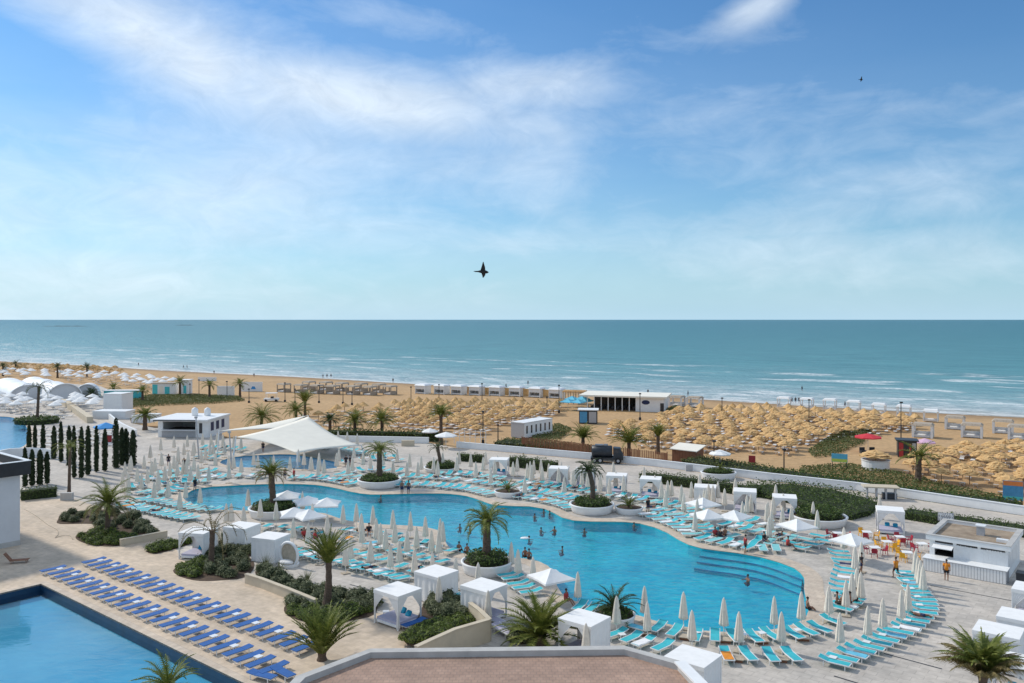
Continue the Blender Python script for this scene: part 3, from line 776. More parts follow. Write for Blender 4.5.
# ------------------------------------------------------------------ snack bar at the right
def snack_bar():
    c = W2(929.5, 567)
    t = thing('snack_bar', 'white snack bar kiosk with flat gravel roof, open serving hatch and louvre vents', 'kiosk', (c.x, c.y, 0), AX)
    Lx, Ly, Hh = 6.0, 6.6, 2.5
    wl_ = MB()
    # front wall with the hatch opening (x from .5 to 1.9, z 1.25 to 2.3)
    for x0, x1, z0, z1 in ((0, .4, 0, Hh), (.4, 1.9, 0, 1.15), (.4, 1.9, 2.12, Hh), (1.9, Lx, 0, Hh)): wl_.box(((x0 + x1) / 2, .1, (z0 + z1) / 2), (x1 - x0, .2, z1 - z0))
    wl_.box((.1, Ly / 2 + .1, Hh / 2), (.2, Ly - .2, Hh)); wl_.box((Lx - .1, Ly / 2 + .1, Hh / 2), (.2, Ly - .2, Hh)); wl_.box((Lx / 2, Ly + .1, Hh / 2), (Lx, .2, Hh))
    wl_.build('wall', M['white'], t)
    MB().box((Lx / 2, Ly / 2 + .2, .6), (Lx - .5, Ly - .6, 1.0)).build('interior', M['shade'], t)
    pp = MB()
    for c_, d in (((Lx / 2, -.05, Hh + .2), (Lx + .5, .4, .4)), ((Lx / 2, Ly + .25, Hh + .2), (Lx + .5, .4, .4)), ((-.05, Ly / 2 + .1, Hh + .2), (.4, Ly - .1, .4)), ((Lx + .05, Ly / 2 + .1, Hh + .2), (.4, Ly - .1, .4))): pp.box(c_, d)
    pp.build('parapet', M['white'], t)
    cp = MB()
    for c_, d in (((Lx / 2, -.05, Hh + .43), (Lx + .56, .46, .05)), ((Lx / 2, Ly + .25, Hh + .43), (Lx + .56, .46, .05)), ((-.05, Ly / 2 + .1, Hh + .43), (.46, Ly - .16, .05)), ((Lx + .05, Ly / 2 + .1, Hh + .43), (.46, Ly - .16, .05))): cp.box(c_, d)
    cp.build('parapet_cap', M['concrete'], t)
    MB().box((Lx / 2, Ly / 2 + .1, Hh + .08), (Lx - .3, Ly - .1, .15)).build('roof', M['gravel'], t)
    v = MB(); v.box((3.4, 3.7, Hh + .55), (.6, .6, .8)); u = v.build('roof_vent', M['steel'], t)
    MB().box((3.4, 3.7, Hh + 1.0), (.8, .8, .1)).build('vent_cap', M['white_metal'], u)
    MB().box((5.3, 2.2, Hh + .28), (.9, .5, .25)).build('roof_unit', M['white_metal'], t)
    for x0, x1 in ((.45, 1.85), (2.15, 3.75), (4.0, 5.8)):
        s_ = MB(); s_.box(((x0 + x1) / 2, -.012, 2.36), (x1 - x0, .02, .16)); s_.build('louvre', M['shade'], t)
    for y0, y1 in ((.7, 2.4), (2.6, 4.3), (4.5, 6.2)):
        MB().box((Lx + .012, (y0 + y1) / 2, 2.36), (.02, y1 - y0, .16)).build('louvre', M['shade'], t)
        pn = MB()
        for k in range(8): pn.box((Lx + .012, y0 + .12 + k * .21, 1.45), (.02, .18, 1.5))
        pn.build('shutter_panel', M['white_metal'], t)
    for x0, x1 in ((2.15, 3.75), (4.0, 5.8)):
        pn = MB(); k = 0; x = x0 + .1
        while x < x1: pn.box((x, -.012, 1.78), (.17, .02, 1.1)); x += .2
        pn.build('shutter_panel', M['white_metal'], t)
    fl = MB(); fl.add([(.35, -.02, 2.16), (1.95, -.02, 2.16), (1.95, -.95, 1.98), (.35, -.95, 1.98), (.35, -.02, 2.22), (1.95, -.02, 2.22), (1.95, -.95, 2.04), (.35, -.95, 2.04)],
                      [(3, 2, 1, 0), (4, 5, 6, 7), (0, 1, 5, 4), (1, 2, 6, 5), (2, 3, 7, 6), (3, 0, 4, 7)])
    fl.build('hatch_flap', M['white'], t)
    MB().box((2.95, -.72, .55), (6.3, 1.4, 1.1)).build('counter', M['steel'], t)
    MB().box((2.95, -.74, 1.13), (6.45, 1.5, .05)).build('counter_top', M['white'], t)
    g = MB()
    for k in range(27): g.box((-.08 + k * .232, -1.432, .55), (.19, .02, 1.0))
    g.build('counter_front', M['white_metal'], t)
    b = thing('waste_bin', 'dark grey waste bin at the right end of the snack bar counter', 'bin', (c + A * 7.3 - B * .6).to_tuple() + (0,), AX)
    MB().box((0, 0, .5), (1.1, .9, 1.0), top=1.05).build('bin_body', M['truck'], b); MB().box((0, 0, 1.04), (1.2, 1.0, .07)).build('lid', M['dark'], b)
snack_bar()

# ------------------------------------------------------------------ bar hut on the left beyond the deck
def bar_hut():
    c = W2(158, 437); t = thing('beach_bar_hut', 'white flat-roofed bar hut with dark serving opening and two water tanks on its roof', 'kiosk', (c.x, c.y, 0), R(-4))
    k = (437 - HY) / H; Lx = 52 / k; Ly = 9; Hh = 3.6
    wb = MB()
    for x0, x1, z0, z1 in ((0, .9, 0, Hh - .5), (.9, 7.2, 0, 1.4), (.9, 7.2, 2.9, Hh - .5), (7.2, Lx, 0, Hh - .5)): wb.box(((x0 + x1) / 2, .15, (z0 + z1) / 2), (x1 - x0, .3, z1 - z0))
    wb.box((.15, Ly / 2 + .15, 1.55), (.3, Ly - .3, 3.1)); wb.box((Lx - .15, Ly / 2 + .15, 1.55), (.3, Ly - .3, 3.1)); wb.box((Lx / 2, Ly + .15, 1.55), (Lx, .3, 3.1))
    wb.build('wall', M['white'], t)
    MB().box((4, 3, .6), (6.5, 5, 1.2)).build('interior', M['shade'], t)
    MB().box((Lx / 2 - .4, Ly / 2 - .3, 3.25), (Lx + 1.2, Ly + 1.4, .3)).build('roof', M['white'], t)
    MB().box((3.6, -.82, 3.22), (8.0, .5, .16)).build('fascia', M['black_fascia'], t)
    MB().box((4, -.35, 1.32), (6.6, .7, .08)).build('counter', M['white'], t)
    MB().box((4, -.1, .6), (6.4, .05, 1.1)).build('counter_front', M['steel'], t)
    for y in (1.6, 3.9, 6.3): MB().box((Lx + .012, y, 1.9), (.02, 1.3, 1.6)).build('window', M['navy_paint'], t)
    for x in (8.2,): MB().box((x, -.012, 1.7), (.6, .02, 1.9)).build('window', M['glass'], t)
    for i, x in enumerate((4.5, 7.0)):
        p = t.matrix_basis @ Vector((x, 5.5, 3.4)) if False else Matrix.Translation(t.location) @ Matrix.Rotation(R(-4), 4, 'Z') @ Vector((x, 5.5, 3.4))
        tk = tag(MB().lathe([(.55, 0), (.6, .2), (.6, 1.1), (.5, 1.35), (.2, 1.5), (.16, 1.58)], 16).build('water_tank', M['white'], None, True, p),
                 'white domed water tank on the bar hut roof, %s one' % ('left' if i == 0 else 'right'), 'tank', 'water tanks on the bar hut')
bar_hut()

# ------------------------------------------------------------------ big shade sail
def big_sail():
    hi, rt, fr, lf = W(309, 417, 5.6), W(361, 445, 4.3), W(297, 453, 4.4), W(222, 432, 4.1)
    # W() fixes where the corner shows; choose depths from the masts on the deck
    def at_depth(x, y, Y): return Vector(((x - HX) * Y / F, Y, H - (y - HY) * Y / F))
    hi, rt, fr, lf = at_depth(308, 416.5, 147), at_depth(361, 445.5, 133), at_depth(297, 453, 121), at_depth(236, 437, 127)
    t = thing('shade_sail', 'big cream peaked shade sail stretched over the far left deck', 'shade sail', (0, 0, 0))
    def surf(P00, P10, P11, P01, sag):
        def fn(u, v):
            p = (P00 * (1 - u) + P10 * u) * (1 - v) + (P01 * (1 - u) + P11 * u) * v
            cc = (P00 + P10 + P11 + P01) / 4
            e = 4 * sag * ((u * (1 - u)) ** 1 * (1 - v * (1 - v) * 2) + (v * (1 - v)) * (1 - u * (1 - u) * 2))
            q = p + (Vector((cc.x, cc.y, p.z)) - p) * e * .35
            return q
        return fn
    m = MB(); m.grid(surf(lf, fr, rt, hi, .46), 16, 16); o = m.build('canopy', M['sail'], t, True)
    so = o.modifiers.new('cloth', 'SOLIDIFY'); so.thickness = .05
    l2, h2, b2 = at_depth(243, 430, 140), at_depth(304, 416.2, 149), at_depth(262, 429, 150)
    m = MB(); m.grid(surf(at_depth(219, 431, 133), at_depth(286, 428, 143), at_depth(307, 415.5, 152), at_depth(262, 424.5, 150), .20), 12, 12); o = m.build('rear_canopy', M['sail'], t, True)
    so = o.modifiers.new('cloth', 'SOLIDIFY'); so.thickness = .05
    for p, q in ((hi, (hi.x + .3, hi.y + 1)), (rt, (rt.x + .6, rt.y)), (fr, (fr.x, fr.y + .4)), (lf, (lf.x - .5, lf.y)), (at_depth(219, 431, 133), (at_depth(219, 431, 133).x - .3, 133))):
        MB().tube([(q[0], q[1], 0), (p.x, p.y, p.z + .15)], [.14, .09], 10).build('mast', M['white_metal'], t)
big_sail()

# drain grates let into the deck
for a, b in (((930, 585.5), (1040, 606)), ((884, 653.5), (942, 669)), ((834, 676), (870, 687)), ((350, 584.5), (374, 591))):
    p, q = W2(*a), W2(*b); d = (q - p).normalized(); n_ = Vector((-d.y, d.x)) * .07
    o = sheet('drain_grate', [p + n_, q + n_, q - n_, p - n_], [], .006, M['dark']); o['kind'] = 'structure'

# ================================================================== PLANTS
def frond(mb, base, az, el, L, droop, nl, ll, wid=.05, vee=.5, jit=.15):
    """one feather leaf: a bowed rib with leaflets on both sides"""
    seg = nl; p = Vector(base); e = el; pts = [p.copy()]; dirs = []
    for i in range(seg):
        t = i / seg
        d = Vector((math.cos(az) * math.cos(e), math.sin(az) * math.cos(e), math.sin(e))); dirs.append(d)
        p = p + d * (L / seg); pts.append(p.copy()); e -= droop / seg * (.5 + t)
    mb.tube(pts[::max(1, seg // 4)] if (seg % max(1, seg // 4)) == 0 else pts, [.028] * len(pts[::max(1, seg // 4)]) if (seg % max(1, seg // 4)) == 0 else [.028] * len(pts), 3, False)
    side = Vector((-math.sin(az), math.cos(az), 0))
    for i in range(1, seg):
        t = i / seg; d = dirs[i]; up = side.cross(d).normalized() * -1
        if up.z < 0: up = -up
        ln = ll * (math.sin(PI * min(1, .18 + t * .86)) ** .7) * random.uniform(1 - jit, 1 + jit)
        if ln < .03: continue
        for s_ in (-1, 1):
            q = (side * s_ * .8 + d * .62 + up * vee * random.uniform(.5, 1.2)).normalized()
            tip = pts[i] + q * ln + Vector((0, 0, -ln * .22))
            w_ = d * wid
            mb.add([pts[i] - w_, pts[i] + w_, tip], [(0, 1, 2)])
    # end leaflets
    d = dirs[-1]; mb.add([pts[-1] - side * wid, pts[-1] + side * wid, pts[-1] + d * ll * .5], [(0, 1, 2)])

def palm(label, base, top, nf=30, L=2.3, els=(80, -15), droop=1.3, nl=16, ll=.5, r=(.22, .17), m='palm', dry=0, lean_mid=0, boss=1.25, group=None, z0=0.0, nm='palm_tree', wid=.045, azs=None, vee=.5):
    """base, top: world points of the trunk's foot and head"""
    base = Vector(base); top = Vector(top); h = (top - base)
    t = thing(nm, label, 'palm tree', base, 0, group)
    pts, rad = [], []
    n = max(4, int(h.length / .35))
    for i in range(n + 1):
        q = i / n; p = h * q + Vector((h.y, -h.x, 0)) * 0 + Vector((math.sin(q * PI) * lean_mid, 0, 0)); pts.append(p)
        rr = r[0] + (r[1] - r[0]) * q; rr *= 1.25 - .25 * min(1, q * 5)
        if q > .86: rr *= 1 + (boss - 1) * min(1, (q - .86) / .1)
        rad.append(rr * (1.06 if i % 2 else .95))
    MB().tube(pts, rad, 10).build('trunk', M['trunk'], t)
    mb, md = MB(), MB()
    for i in range(nf):
        q = (i + .5) / nf
        el = R(els[0] + (els[1] - els[0]) * q ** .9 + random.uniform(-7, 7))
        az = i * 2.39996 + random.uniform(-.25, .25) if azs is None else R(random.uniform(*azs[i % len(azs)]))
        isdry = i >= nf - dry
        b = h + Vector((math.cos(az), math.sin(az), 0)) * r[1] * .6 + Vector((0, 0, -.15 * q))
        frond(md if isdry else mb, b, az, el, L * random.uniform(.85, 1.08), droop * random.uniform(.8, 1.2), nl, ll, wid, vee)
    mb.build('crown', M[m], t)
    if dry: md.build('dry_fronds', M['palm_dry'], t)
    return t

def from_px(bx, by, tx, ty, z=0.0):
    """foot on the ground at (bx,by); head straight above it, as high as (tx,ty) shows"""
    b = W(bx, by, z); k = F / b.y
    return b, Vector((b.x + (tx - bx) / k, b.y, H - (ty - HY) / k))

def foliage(mb, poly, h, n, size, dome=.5, z0=0.0, lump=1.0):
    """leaves through the space over an outline"""
    xs = [p[0] for p in poly]; ys = [p[1] for p in poly]; pl = [Vector((p[0], p[1])) for p in poly]; k = 0; tries = 0
    ph = random.uniform(0, 9)
    while k < n and tries < n * 12:
        tries += 1
        x, y = random.uniform(min(xs), max(xs)), random.uniform(min(ys), max(ys))
        if not inside((x, y), pl): continue
        e = edge_dist((x, y), pl); top = h * (1 - dome + dome * min(1, e / (h * .6)) ** .5)
        top *= 1 + .16 * lump * (math.sin(x * 1.9 + ph) * math.sin(y * 2.3 + ph) + .6 * math.sin(x * 4.7 + y * 3.1))
        u = random.random()
        z = top * (1 - .35 * u * u) if random.random() < .7 else top * random.uniform(.15, 1)
        nrm = (0, 0, 1) if random.random() < .6 else (random.uniform(-1, 1), random.uniform(-1, 1), .4)
        mb.leaf((x + random.uniform(-.1, .1), y + random.uniform(-.1, .1), z0 + z), size * random.uniform(.6, 1.35), nrm); k += 1
    np_ = len(pl); sg = 1 if area(pl) > 0 else -1                     # leaves down the sides
    for i in range(np_):
        a, b = pl[i], pl[(i + 1) % np_]; ln = (b - a).length; nn = Vector((b.y - a.y, a.x - b.x)) * sg / max(ln, 1e-6)
        for q in range(int(ln * h * .28 / (size * size))):
            p = a + (b - a) * random.random() - nn * random.uniform(-.08, .3); mb.leaf((p.x, p.y, z0 + h * random.uniform(.03, .9)), size * random.uniform(.6, 1.35), (nn.x, nn.y, .5))
    return mb
def band(line, wd):
    r = []
    n = len(line)
    for i in range(n):
        t = (line[min(i + 1, n - 1)] - line[max(i - 1, 0)]).normalized(); r.append(Vector((-t.y, t.x)))
    return [p + q * wd / 2 for p, q in zip(line, r)] + [p - q * wd / 2 for p, q in zip(line, r)][::-1]
def hedge(name, cat, label, poly, h, dens, size, m, dome=.4, z0=0.0, group=None, lump=1.0, kind=None, core=.72):
    ar = abs(area([Vector((p[0], p[1])) for p in poly]))
    mb = foliage(MB(), poly, h, int(ar * dens * 1.3), size * .8, dome, z0, lump)
    o = mb.build(name, M[m])
    pl = [Vector((p[0], p[1])) for p in poly]
    c = MB().prism(offset(pl, -.25), z0 + .0, z0 + h * core).build('dark_core', M['core'], o)
    if kind: o['kind'] = kind; 
    if label: tag(o, label, cat, group)
    return o
def pxband(pts, wd, z=0.0): return band([W2(x, y, z) for x, y in pts], wd)

# rounded shrubs of the terrace beds
def shrub_proto(m, leafs, size, ht=1.0, tall=1.0):
    def fn():
        mb = MB()
        for k in range(leafs):
            d = Vector((random.gauss(0, 1), random.gauss(0, 1), abs(random.gauss(0, 1)) * .9 + .02)).normalized()
            rr = random.uniform(.72, 1.05) * (1 + .14 * math.sin(d.x * 6) * math.sin(d.y * 5 + 1))
            mb.leaf((d.x * .62 * rr, d.y * .62 * rr, .12 + d.z * ht * .85 * rr), size * random.uniform(.6, 1.3), d, .5)
        o = mb.build('shrub', M[m]); o['category'] = 'shrub'
        MB().ball((0, 0, ht * .4), (.5, .5, ht * .42), 10, 7).build('dark_core', M['core'], o)
        return o
    return Proto(fn)
SH = {'grey': shrub_proto('shrub', 520, .085, 1.0), 'green': shrub_proto('shrub_green', 480, .075, .75)}
def shrub_bed(poly_px, label_bits, items, soil_label, z0=.004):
    poly = [W2(x, y) for x, y in poly_px]
    o = sheet('planting_bed', spline(poly, True, .6), [], z0 + .035, M['soil'], kind=None, skirt=.03)
    tag(o, soil_label, 'planting bed')
    for kind, sub, n, lab, grp in items:
        sp = [W2(x, y) for x, y in sub]; xs = [p.x for p in sp]; ys = [p.y for p in sp]; placed = []; tries = 0
        while len(placed) < n and tries < 4000:
            tries += 1; q = Vector((random.uniform(min(xs), max(xs)), random.uniform(min(ys), max(ys))))
            if inside(q, sp) and all((q - p).length > (.62 if tries < 2000 else .45) for p in placed):
                placed.append(q); SH[kind].put((q.x, q.y, z0 + .03), random.uniform(0, 6), lab, grp, (lambda q: (q, q, q * random.uniform(.6, 1.0)))(random.uniform(.7, 1.15)))
shrub_bed([(58, 520), (66, 513), (110, 510), (140, 520), (160, 531), (158, 537), (140, 541), (120, 546), (98, 546), (79, 541), (77, 535), (96, 529), (92, 524), (60, 524)], None,
          [('grey', [(58, 521), (66, 513.5), (108, 510), (140, 520), (160, 532), (152, 537), (100, 528), (92, 523)], 34, 'grey-green rounded shrub in the bed under the left terrace palm', 'grey-green shrubs under the left terrace palm'),
           ('green', [(80, 537), (92, 532), (140, 537), (120, 545), (98, 545.5), (80, 541)], 26, 'low fresh green shrub at the front of the left terrace bed', 'green shrubs at the front of the left terrace bed')],
          'soil bed full of shrubs under the left terrace palm')
shrub_bed([(173, 571), (180, 566), (196, 560), (212, 551), (236, 550), (254, 563), (246, 577), (226, 580), (200, 581), (181, 577)], None,
          [('grey', [(205, 558), (214, 551), (236, 551), (253, 563), (245, 576), (222, 579), (200, 578)], 24, 'grey-green rounded shrub at the foot of the dying palm', 'grey-green shrubs at the foot of the dying palm'),
           ('green', [(174, 571), (182, 566), (205, 561), (200, 579), (184, 577)], 12, 'low olive shrub left of the dying palm trunk', 'low shrubs left of the dying palm')],
          'soil bed round the foot of the dying palm')
shrub_bed([(284, 608), (292, 600), (300, 595), (330, 592), (352, 594), (374, 597), (375, 614), (350, 621), (330, 626), (305, 622), (288, 616)], None,
          [('grey', [(290, 603), (300, 596), (330, 592), (374, 598), (375, 611), (330, 614), (300, 611)], 40, 'grey-green rounded shrub in the bed round the upright palm', 'grey-green shrubs round the upright palm'),
           ('green', [(285, 609), (300, 609), (340, 613), (374, 611), (350, 620), (330, 625), (290, 616)], 24, 'fresh green low shrub at the front of the upright palm bed', 'green shrubs before the upright palm')],
          'soil bed round the upright palm beside the curtained daybed')
shrub_bed([(402, 643), (413, 630), (430, 600), (452, 600), (484, 617), (480, 627), (440, 645), (415, 651)], None,
          [('grey', [(430, 601), (452, 601), (483, 616), (470, 625), (440, 624), (428, 612)], 30, 'grey-green rounded shrub in the raised bed right of the curtained daybed', 'grey-green shrubs right of the curtained daybed'),
           ('green', [(404, 644), (426, 632), (452, 626), (476, 625), (440, 644), (416, 650)], 22, 'low reddish green shrub along the tall beige retaining wall', 'low shrubs along the tall beige wall')],
          'raised soil bed between the curtained daybed and the beige wall', .3)
shrub_bed([(146, 551), (162, 545), (192, 543), (178, 548), (156, 554)], None, [('green', [(147, 551), (162, 545.5), (190, 543), (178, 548), (157, 553.5)], 12, 'dark low shrub in the strip left of the lilac daybed', 'low shrubs left of the lilac daybed')], 'narrow soil strip with low shrubs left of the lilac daybed')
shrub_bed([(214, 541), (228, 537), (247, 542), (259, 547), (257, 555), (236, 556), (216, 548)], None, [('grey', [(215, 541), (228, 537.5), (258, 547), (256, 555), (236, 555), (217, 547)], 22, 'dense grey-green shrub between the white curtained cabanas', 'dense shrubs between the closed white cabanas')], 'soil bed between the closed white cabanas')
shrub_bed([(255, 572), (262, 570), (300, 585), (318, 594), (314, 606), (290, 597), (264, 585)], None, [('grey', [(257, 573), (264, 571), (310, 592), (312, 602), (286, 593), (264, 584)], 20, 'dark shrub behind the beige planter wall by the egg seat', 'dark shrubs behind the beige planter wall')], 'long planter bed behind the beige wall by the egg seat')
shrub_bed([(507, 641), (515, 634), (530, 635), (537, 645)], None, [('grey', [(508, 641), (515, 635), (530, 635), (535, 645)], 7, 'small grey-green shrub at the foot of the bushy palm', 'grey-green shrubs at the foot of the bushy palm')], 'small soil bed at the foot of the bushy palm')
hedge('hedge', 'hedge', 'clipped dark green hedge beside the grey cabin at the left edge', pxband([(20, 500), (57, 496)], 1.6), 1.5, 60, .10, 'hedge')

# spiky agaves by the egg seat
def agave(x, y, label, s=1.0):
    b = W(x, y); t = thing('agave', label, 'agave', (b.x, b.y, .04)); mb = MB()
    for i in range(60):
        az = random.uniform(0, 2 * PI); el = R(random.uniform(20, 88)); d = Vector((math.cos(az) * math.cos(el), math.sin(az) * math.cos(el), math.sin(el))) * random.uniform(.8, 1.2) * s
        sd_ = Vector((-math.sin(az), math.cos(az), 0)) * .035; mb.add([-sd_, sd_, d], [(0, 1, 2)])
    mb.build('leaf_rosette', M['shrub'], t)
agave(266, 569, 'spiky grey agave left of the white egg seat', 1.4); agave(279, 572, 'spiky dark agave in front of the white egg seat', 1.1); agave(307, 583, 'spiky thin-leaved agave right of the white egg seat', 1.2)

# hedges between the deck and the promenade
hedge('hedge', 'hedge', 'dark green hedge behind the parasols left of the white cabana row', pxband([(511, 466), (530, 468), (556, 472)], 1.8), 1.8, 40, .14, 'hedge')
hedge('hedge', 'hedge', 'long clipped hedge between the white cabanas and the promenade', pxband([(640, 481), (662, 483), (690, 487), (726, 492), (760, 497)], 1.7), 1.5, 40, .13, 'hedge')
hedge('hedge', 'hedge', 'low clipped hedge along the promenade right of the wide shrub planting', pxband([(905, 517), (940, 523), (990, 530), (1060, 541)], 2.6), 1.1, 45, .12, 'hedge')
hedge('shrub_planting', 'shrub planting', 'wide dark shrub planting behind the big round hedge planter', [W2(x, y) for x, y in [(746, 489), (790, 488), (830, 493), (866, 502), (880, 508), (872, 516), (852, 521), (815, 515), (794, 505), (756, 497)]], 1.15, 26, .15, 'hedge', lump=2.4, core=.5)
hedge('hedge', 'hedge', 'short hedge behind the low wall seats right of the far round planter', pxband([(459, 460.5), (484, 462.5)], 1.4), 1.4, 40, .13, 'hedge')
# on the beach side of the wall
ZB = -1.2
for pts, wd, h, lab, m in (
        ([(330, 438), (380, 439.5), (440, 441)], 3.0, 2.0, 'dark green hedge behind the white wall under the beach palms', 'hedge'),
        ([(690, 465), (740, 473), (775, 479)], 5, 1.5, 'green bushes behind the wall right of the brown shed', 'dune'),
        ([(775, 478), (856, 490), (930, 501), (1020, 513)], 3.4, 1.5, 'long green hedge behind the promenade wall at the right', 'hedge'),
        ([(500, 446), (560, 451), (604, 456)], 5, 1.4, 'mixed green bushes behind the brown slat fence', 'dune')):
    hedge('hedge', 'hedge', lab, pxband(pts, wd, ZB), h, 16, .22, m, z0=ZB)
for poly, h, lab in (
        ([(808, 452), (830, 437), (850, 430), (872, 432), (862, 444), (835, 456), (814, 458)], .6, 'dune grass patch left of the red parasol'),
        ([(800, 468), (850, 465), (895, 473), (960, 489), (1010, 499), (1010, 505), (900, 487), (800, 474)], .5, 'dune grass behind the promenade wall'),
        ([(125, 401), (150, 396), (200, 396), (238, 397.5), (245, 401), (210, 404), (160, 406), (126, 408)], .7, 'green strip of plants in front of the turquoise beach kiosks'),
        ([(535, 430), (558, 425), (572, 430), (560, 440), (530, 444)], .6, 'dune grass right of the white container'),
        ([(664, 410), (676, 406), (682, 409), (668, 413)], .4, 'dune grass right of the beach restaurant')):
    pl = [W2(x, y, ZB) for x, y in poly]; ar = abs(area(pl))
    o = foliage(MB(), pl, h, int(min(20000, ar * 26)), .17, .6, ZB - .05).build('dune_grass', M['dune']); o['kind'] = 'stuff'; o['label'] = lab; o['category'] = 'grass'

# ------------------------------------------------------------------ round white planters
def planter(label, x, y, wpx, h=.95, ell=1.0, soil='hedge', fill=.55, plant_label=None, sx=1.0):
    k = (y - HY) / H; c = W(x, y); r = wpx / 2 / k
    cy = c.y + r * ell * .95
    t = thing('round_planter', label, 'planter', (c.x, cy, 0))
    pr = [(r * .86, 0), (r * .90, .06), (r * .93, h * .45), (r, h * .9), (r * 1.01, h), (r * .97, h + .03), (r * .93, h + .01), (r * .90, h - .12)]
    MB().lathe(pr, 40, ell=ell).build('tub', M['white'], t, True)
    MB().lathe([(r * .9, h - .2), (r * .905, h - .1)], 40, ell=ell).build('soil', M['soil'], t)
    if fill:
        pts = [Vector((math.cos(a) * r * .84, math.sin(a) * r * .84 * ell)) for a in [2 * PI * i / 28 for i in range(28)]]
        ar = abs(area(pts)); mb = foliage(MB(), pts, fill, int(ar * 75), .12, .55, h - .15, .5)
        o = mb.build('shrub' if fill < 1 else 'hedge', M['hedge']); o.location = (c.x, cy, 0)
        tag(o, plant_label, 'shrub')
        MB().prism(offset(pts, -.3), h - .15, h - .15 + fill * .65).build('dark_core', M['core'], o)
    return Vector((c.x, cy, h - .12)), r
P1 = planter('round white planter with palm on the far side of the pool', 376, 490, 45, plant_label='clipped hedge ring at the foot of the far poolside palm', fill=.6)
P2 = planter('round white planter with palm at the left of the pool beside the open white parasols', 266.5, 521, 50, fill=.75, plant_label='clipped dark hedge in the left poolside palm planter')
P3 = planter('small round white planter with yucca on the far pool edge', 508, 499, 28, fill=0, h=.7)
P4 = planter('big round white planter with tall palm on the far pool edge', 594, 516.5, 46, fill=.75, plant_label='hedge in the big planter of the tall palm')
P5 = planter('small round white planter with yucca touching the big palm planter', 631, 516, 29, fill=0, h=.7)
P6 = planter('round white planter with palm on the near pool edge', 486, 579, 53, fill=.95, plant_label='clipped green hedge in the near poolside palm planter')
P7 = planter('round white planter with fan palm at the near pool edge among closed parasols', 617, 632, 43, fill=.5, h=.8, plant_label='low dark shrub in the fan palm planter')
P8 = planter('oval white planter with clipped shrub on the promenade', 722, 481, 36, fill=.55, h=.9, ell=.8, plant_label='clipped shrub in the promenade planter')
P9 = planter('wide round white planter with clipped hedge behind the red and yellow chairs', 829, 530, 56, fill=.95, h=.9, plant_label='clipped hedge filling the wide round planter')
P10 = planter('round white planter with thin palm beyond the far parasols', 440, 474, 36, fill=.9, h=.6, plant_label='brown-green shrub in the far planter')

def planter_palm(P, label, top_y, top_dx=0, **kw):
    b = P[0]; k = F / b.y
    top = Vector((b.x + top_dx / k, b.y, H - (top_y - HY) / k)); return palm(label, b, top, **kw)
planter_palm(P1, 'short thick-trunked palm in the far poolside planter', 450, 0, nf=36, L=2.4, els=(66, 8), droop=1.6, nl=14, ll=.55, wid=.06, r=(.42, .30), boss=1.1)
planter_palm(P2, 'palm with browning crown in the left poolside planter', 473, -2, nf=40, L=2.2, els=(80, 0), droop=1.3, nl=14, ll=.55, wid=.06, r=(.40, .30), dry=14)
planter_palm(P4, 'tall leaning palm in the big far-edge planter', 470, -3, nf=34, L=1.9, els=(78, 5), droop=1.8, wid=.06, nl=12, ll=.5, r=(.32, .24), lean_mid=.25, m='palm_dark')
planter_palm(P6, 'palm with drooping green crown in the near poolside planter', 520, 0, nf=34, L=2.3, els=(78, -5), droop=1.6, nl=16, ll=.6, wid=.06, r=(.40, .30), boss=1.25)
planter_palm(P10, 'thin palm in the planter beyond the far parasols', 447, -4, nf=18, L=1.5, els=(80, 0), droop=1.6, nl=8, ll=.45, r=(.28, .22), m='palm_dark')
for P, lab, L in ((P3, 'yucca in the small far-edge planter', 1.5), (P5, 'yucca in the small planter beside the big one', 1.4)):
    t = palm(lab, P[0], P[0] + Vector((0, 0, .35)), nf=26, L=L, els=(85, 10), droop=1.0, nl=8, ll=.3, r=(.2, .18), nm='yucca', wid=.05); t['category'] = 'yucca'
t = palm('fan palm spreading over the near poolside planter', P7[0], P7[0] + Vector((0, 0, .6)), nf=34, L=1.9, els=(85, -5), droop=1.2, nl=14, ll=.45, r=(.2, .18), m='palm_dark')
t = palm('small palm sprouting from the promenade planter', P8[0], P8[0] + Vector((.3, 0, .6)), nf=14, L=.9, els=(85, 10), droop=.8, nl=8, ll=.25, r=(.1, .08))

# ------------------------------------------------------------------ palms on the terrace and round the deck
b, tp = from_px(107.5, 535, 108, 502)
palm('bushy palm in the shrub bed of the left terrace', b, tp, nf=44, L=3.0, els=(82, -15), droop=1.25, nl=20, ll=.6, r=(.27, .22), dry=10, wid=.06)
b, tp = from_px(211, 568, 212.5, 530)
palm('dying palm with a few bare arching fronds beside the lilac daybed', b, tp, nf=12, L=3.6, els=(88, 5), droop=2.3, nl=20, ll=.30, r=(.27, .22), m='palm_dry', dry=4, wid=.05)
b, tp = from_px(326, 609, 328.5, 562)
palm('upright palm with narrow shuttlecock crown in the terrace shrub bed', b, tp, nf=44, L=2.7, els=(88, 48), droop=.8, nl=22, ll=.52, r=(.33, .20), lean_mid=.1)
b, tp = from_px(322, 660, 322, 652)
palm('low bushy palm at the end of the blue lounger rows', b, tp, nf=48, L=3.1, els=(89, 46), droop=.75, nl=24, ll=.55, r=(.3, .25), m='palm', wid=.06)
b, tp = from_px(541, 645, 541, 634)
palm('bushy bright green palm in front of the near square cabana', b, tp, nf=60, L=3.1, els=(89, 12), droop=1.0, nl=26, ll=.6, r=(.34, .28), m='palm', wid=.06)
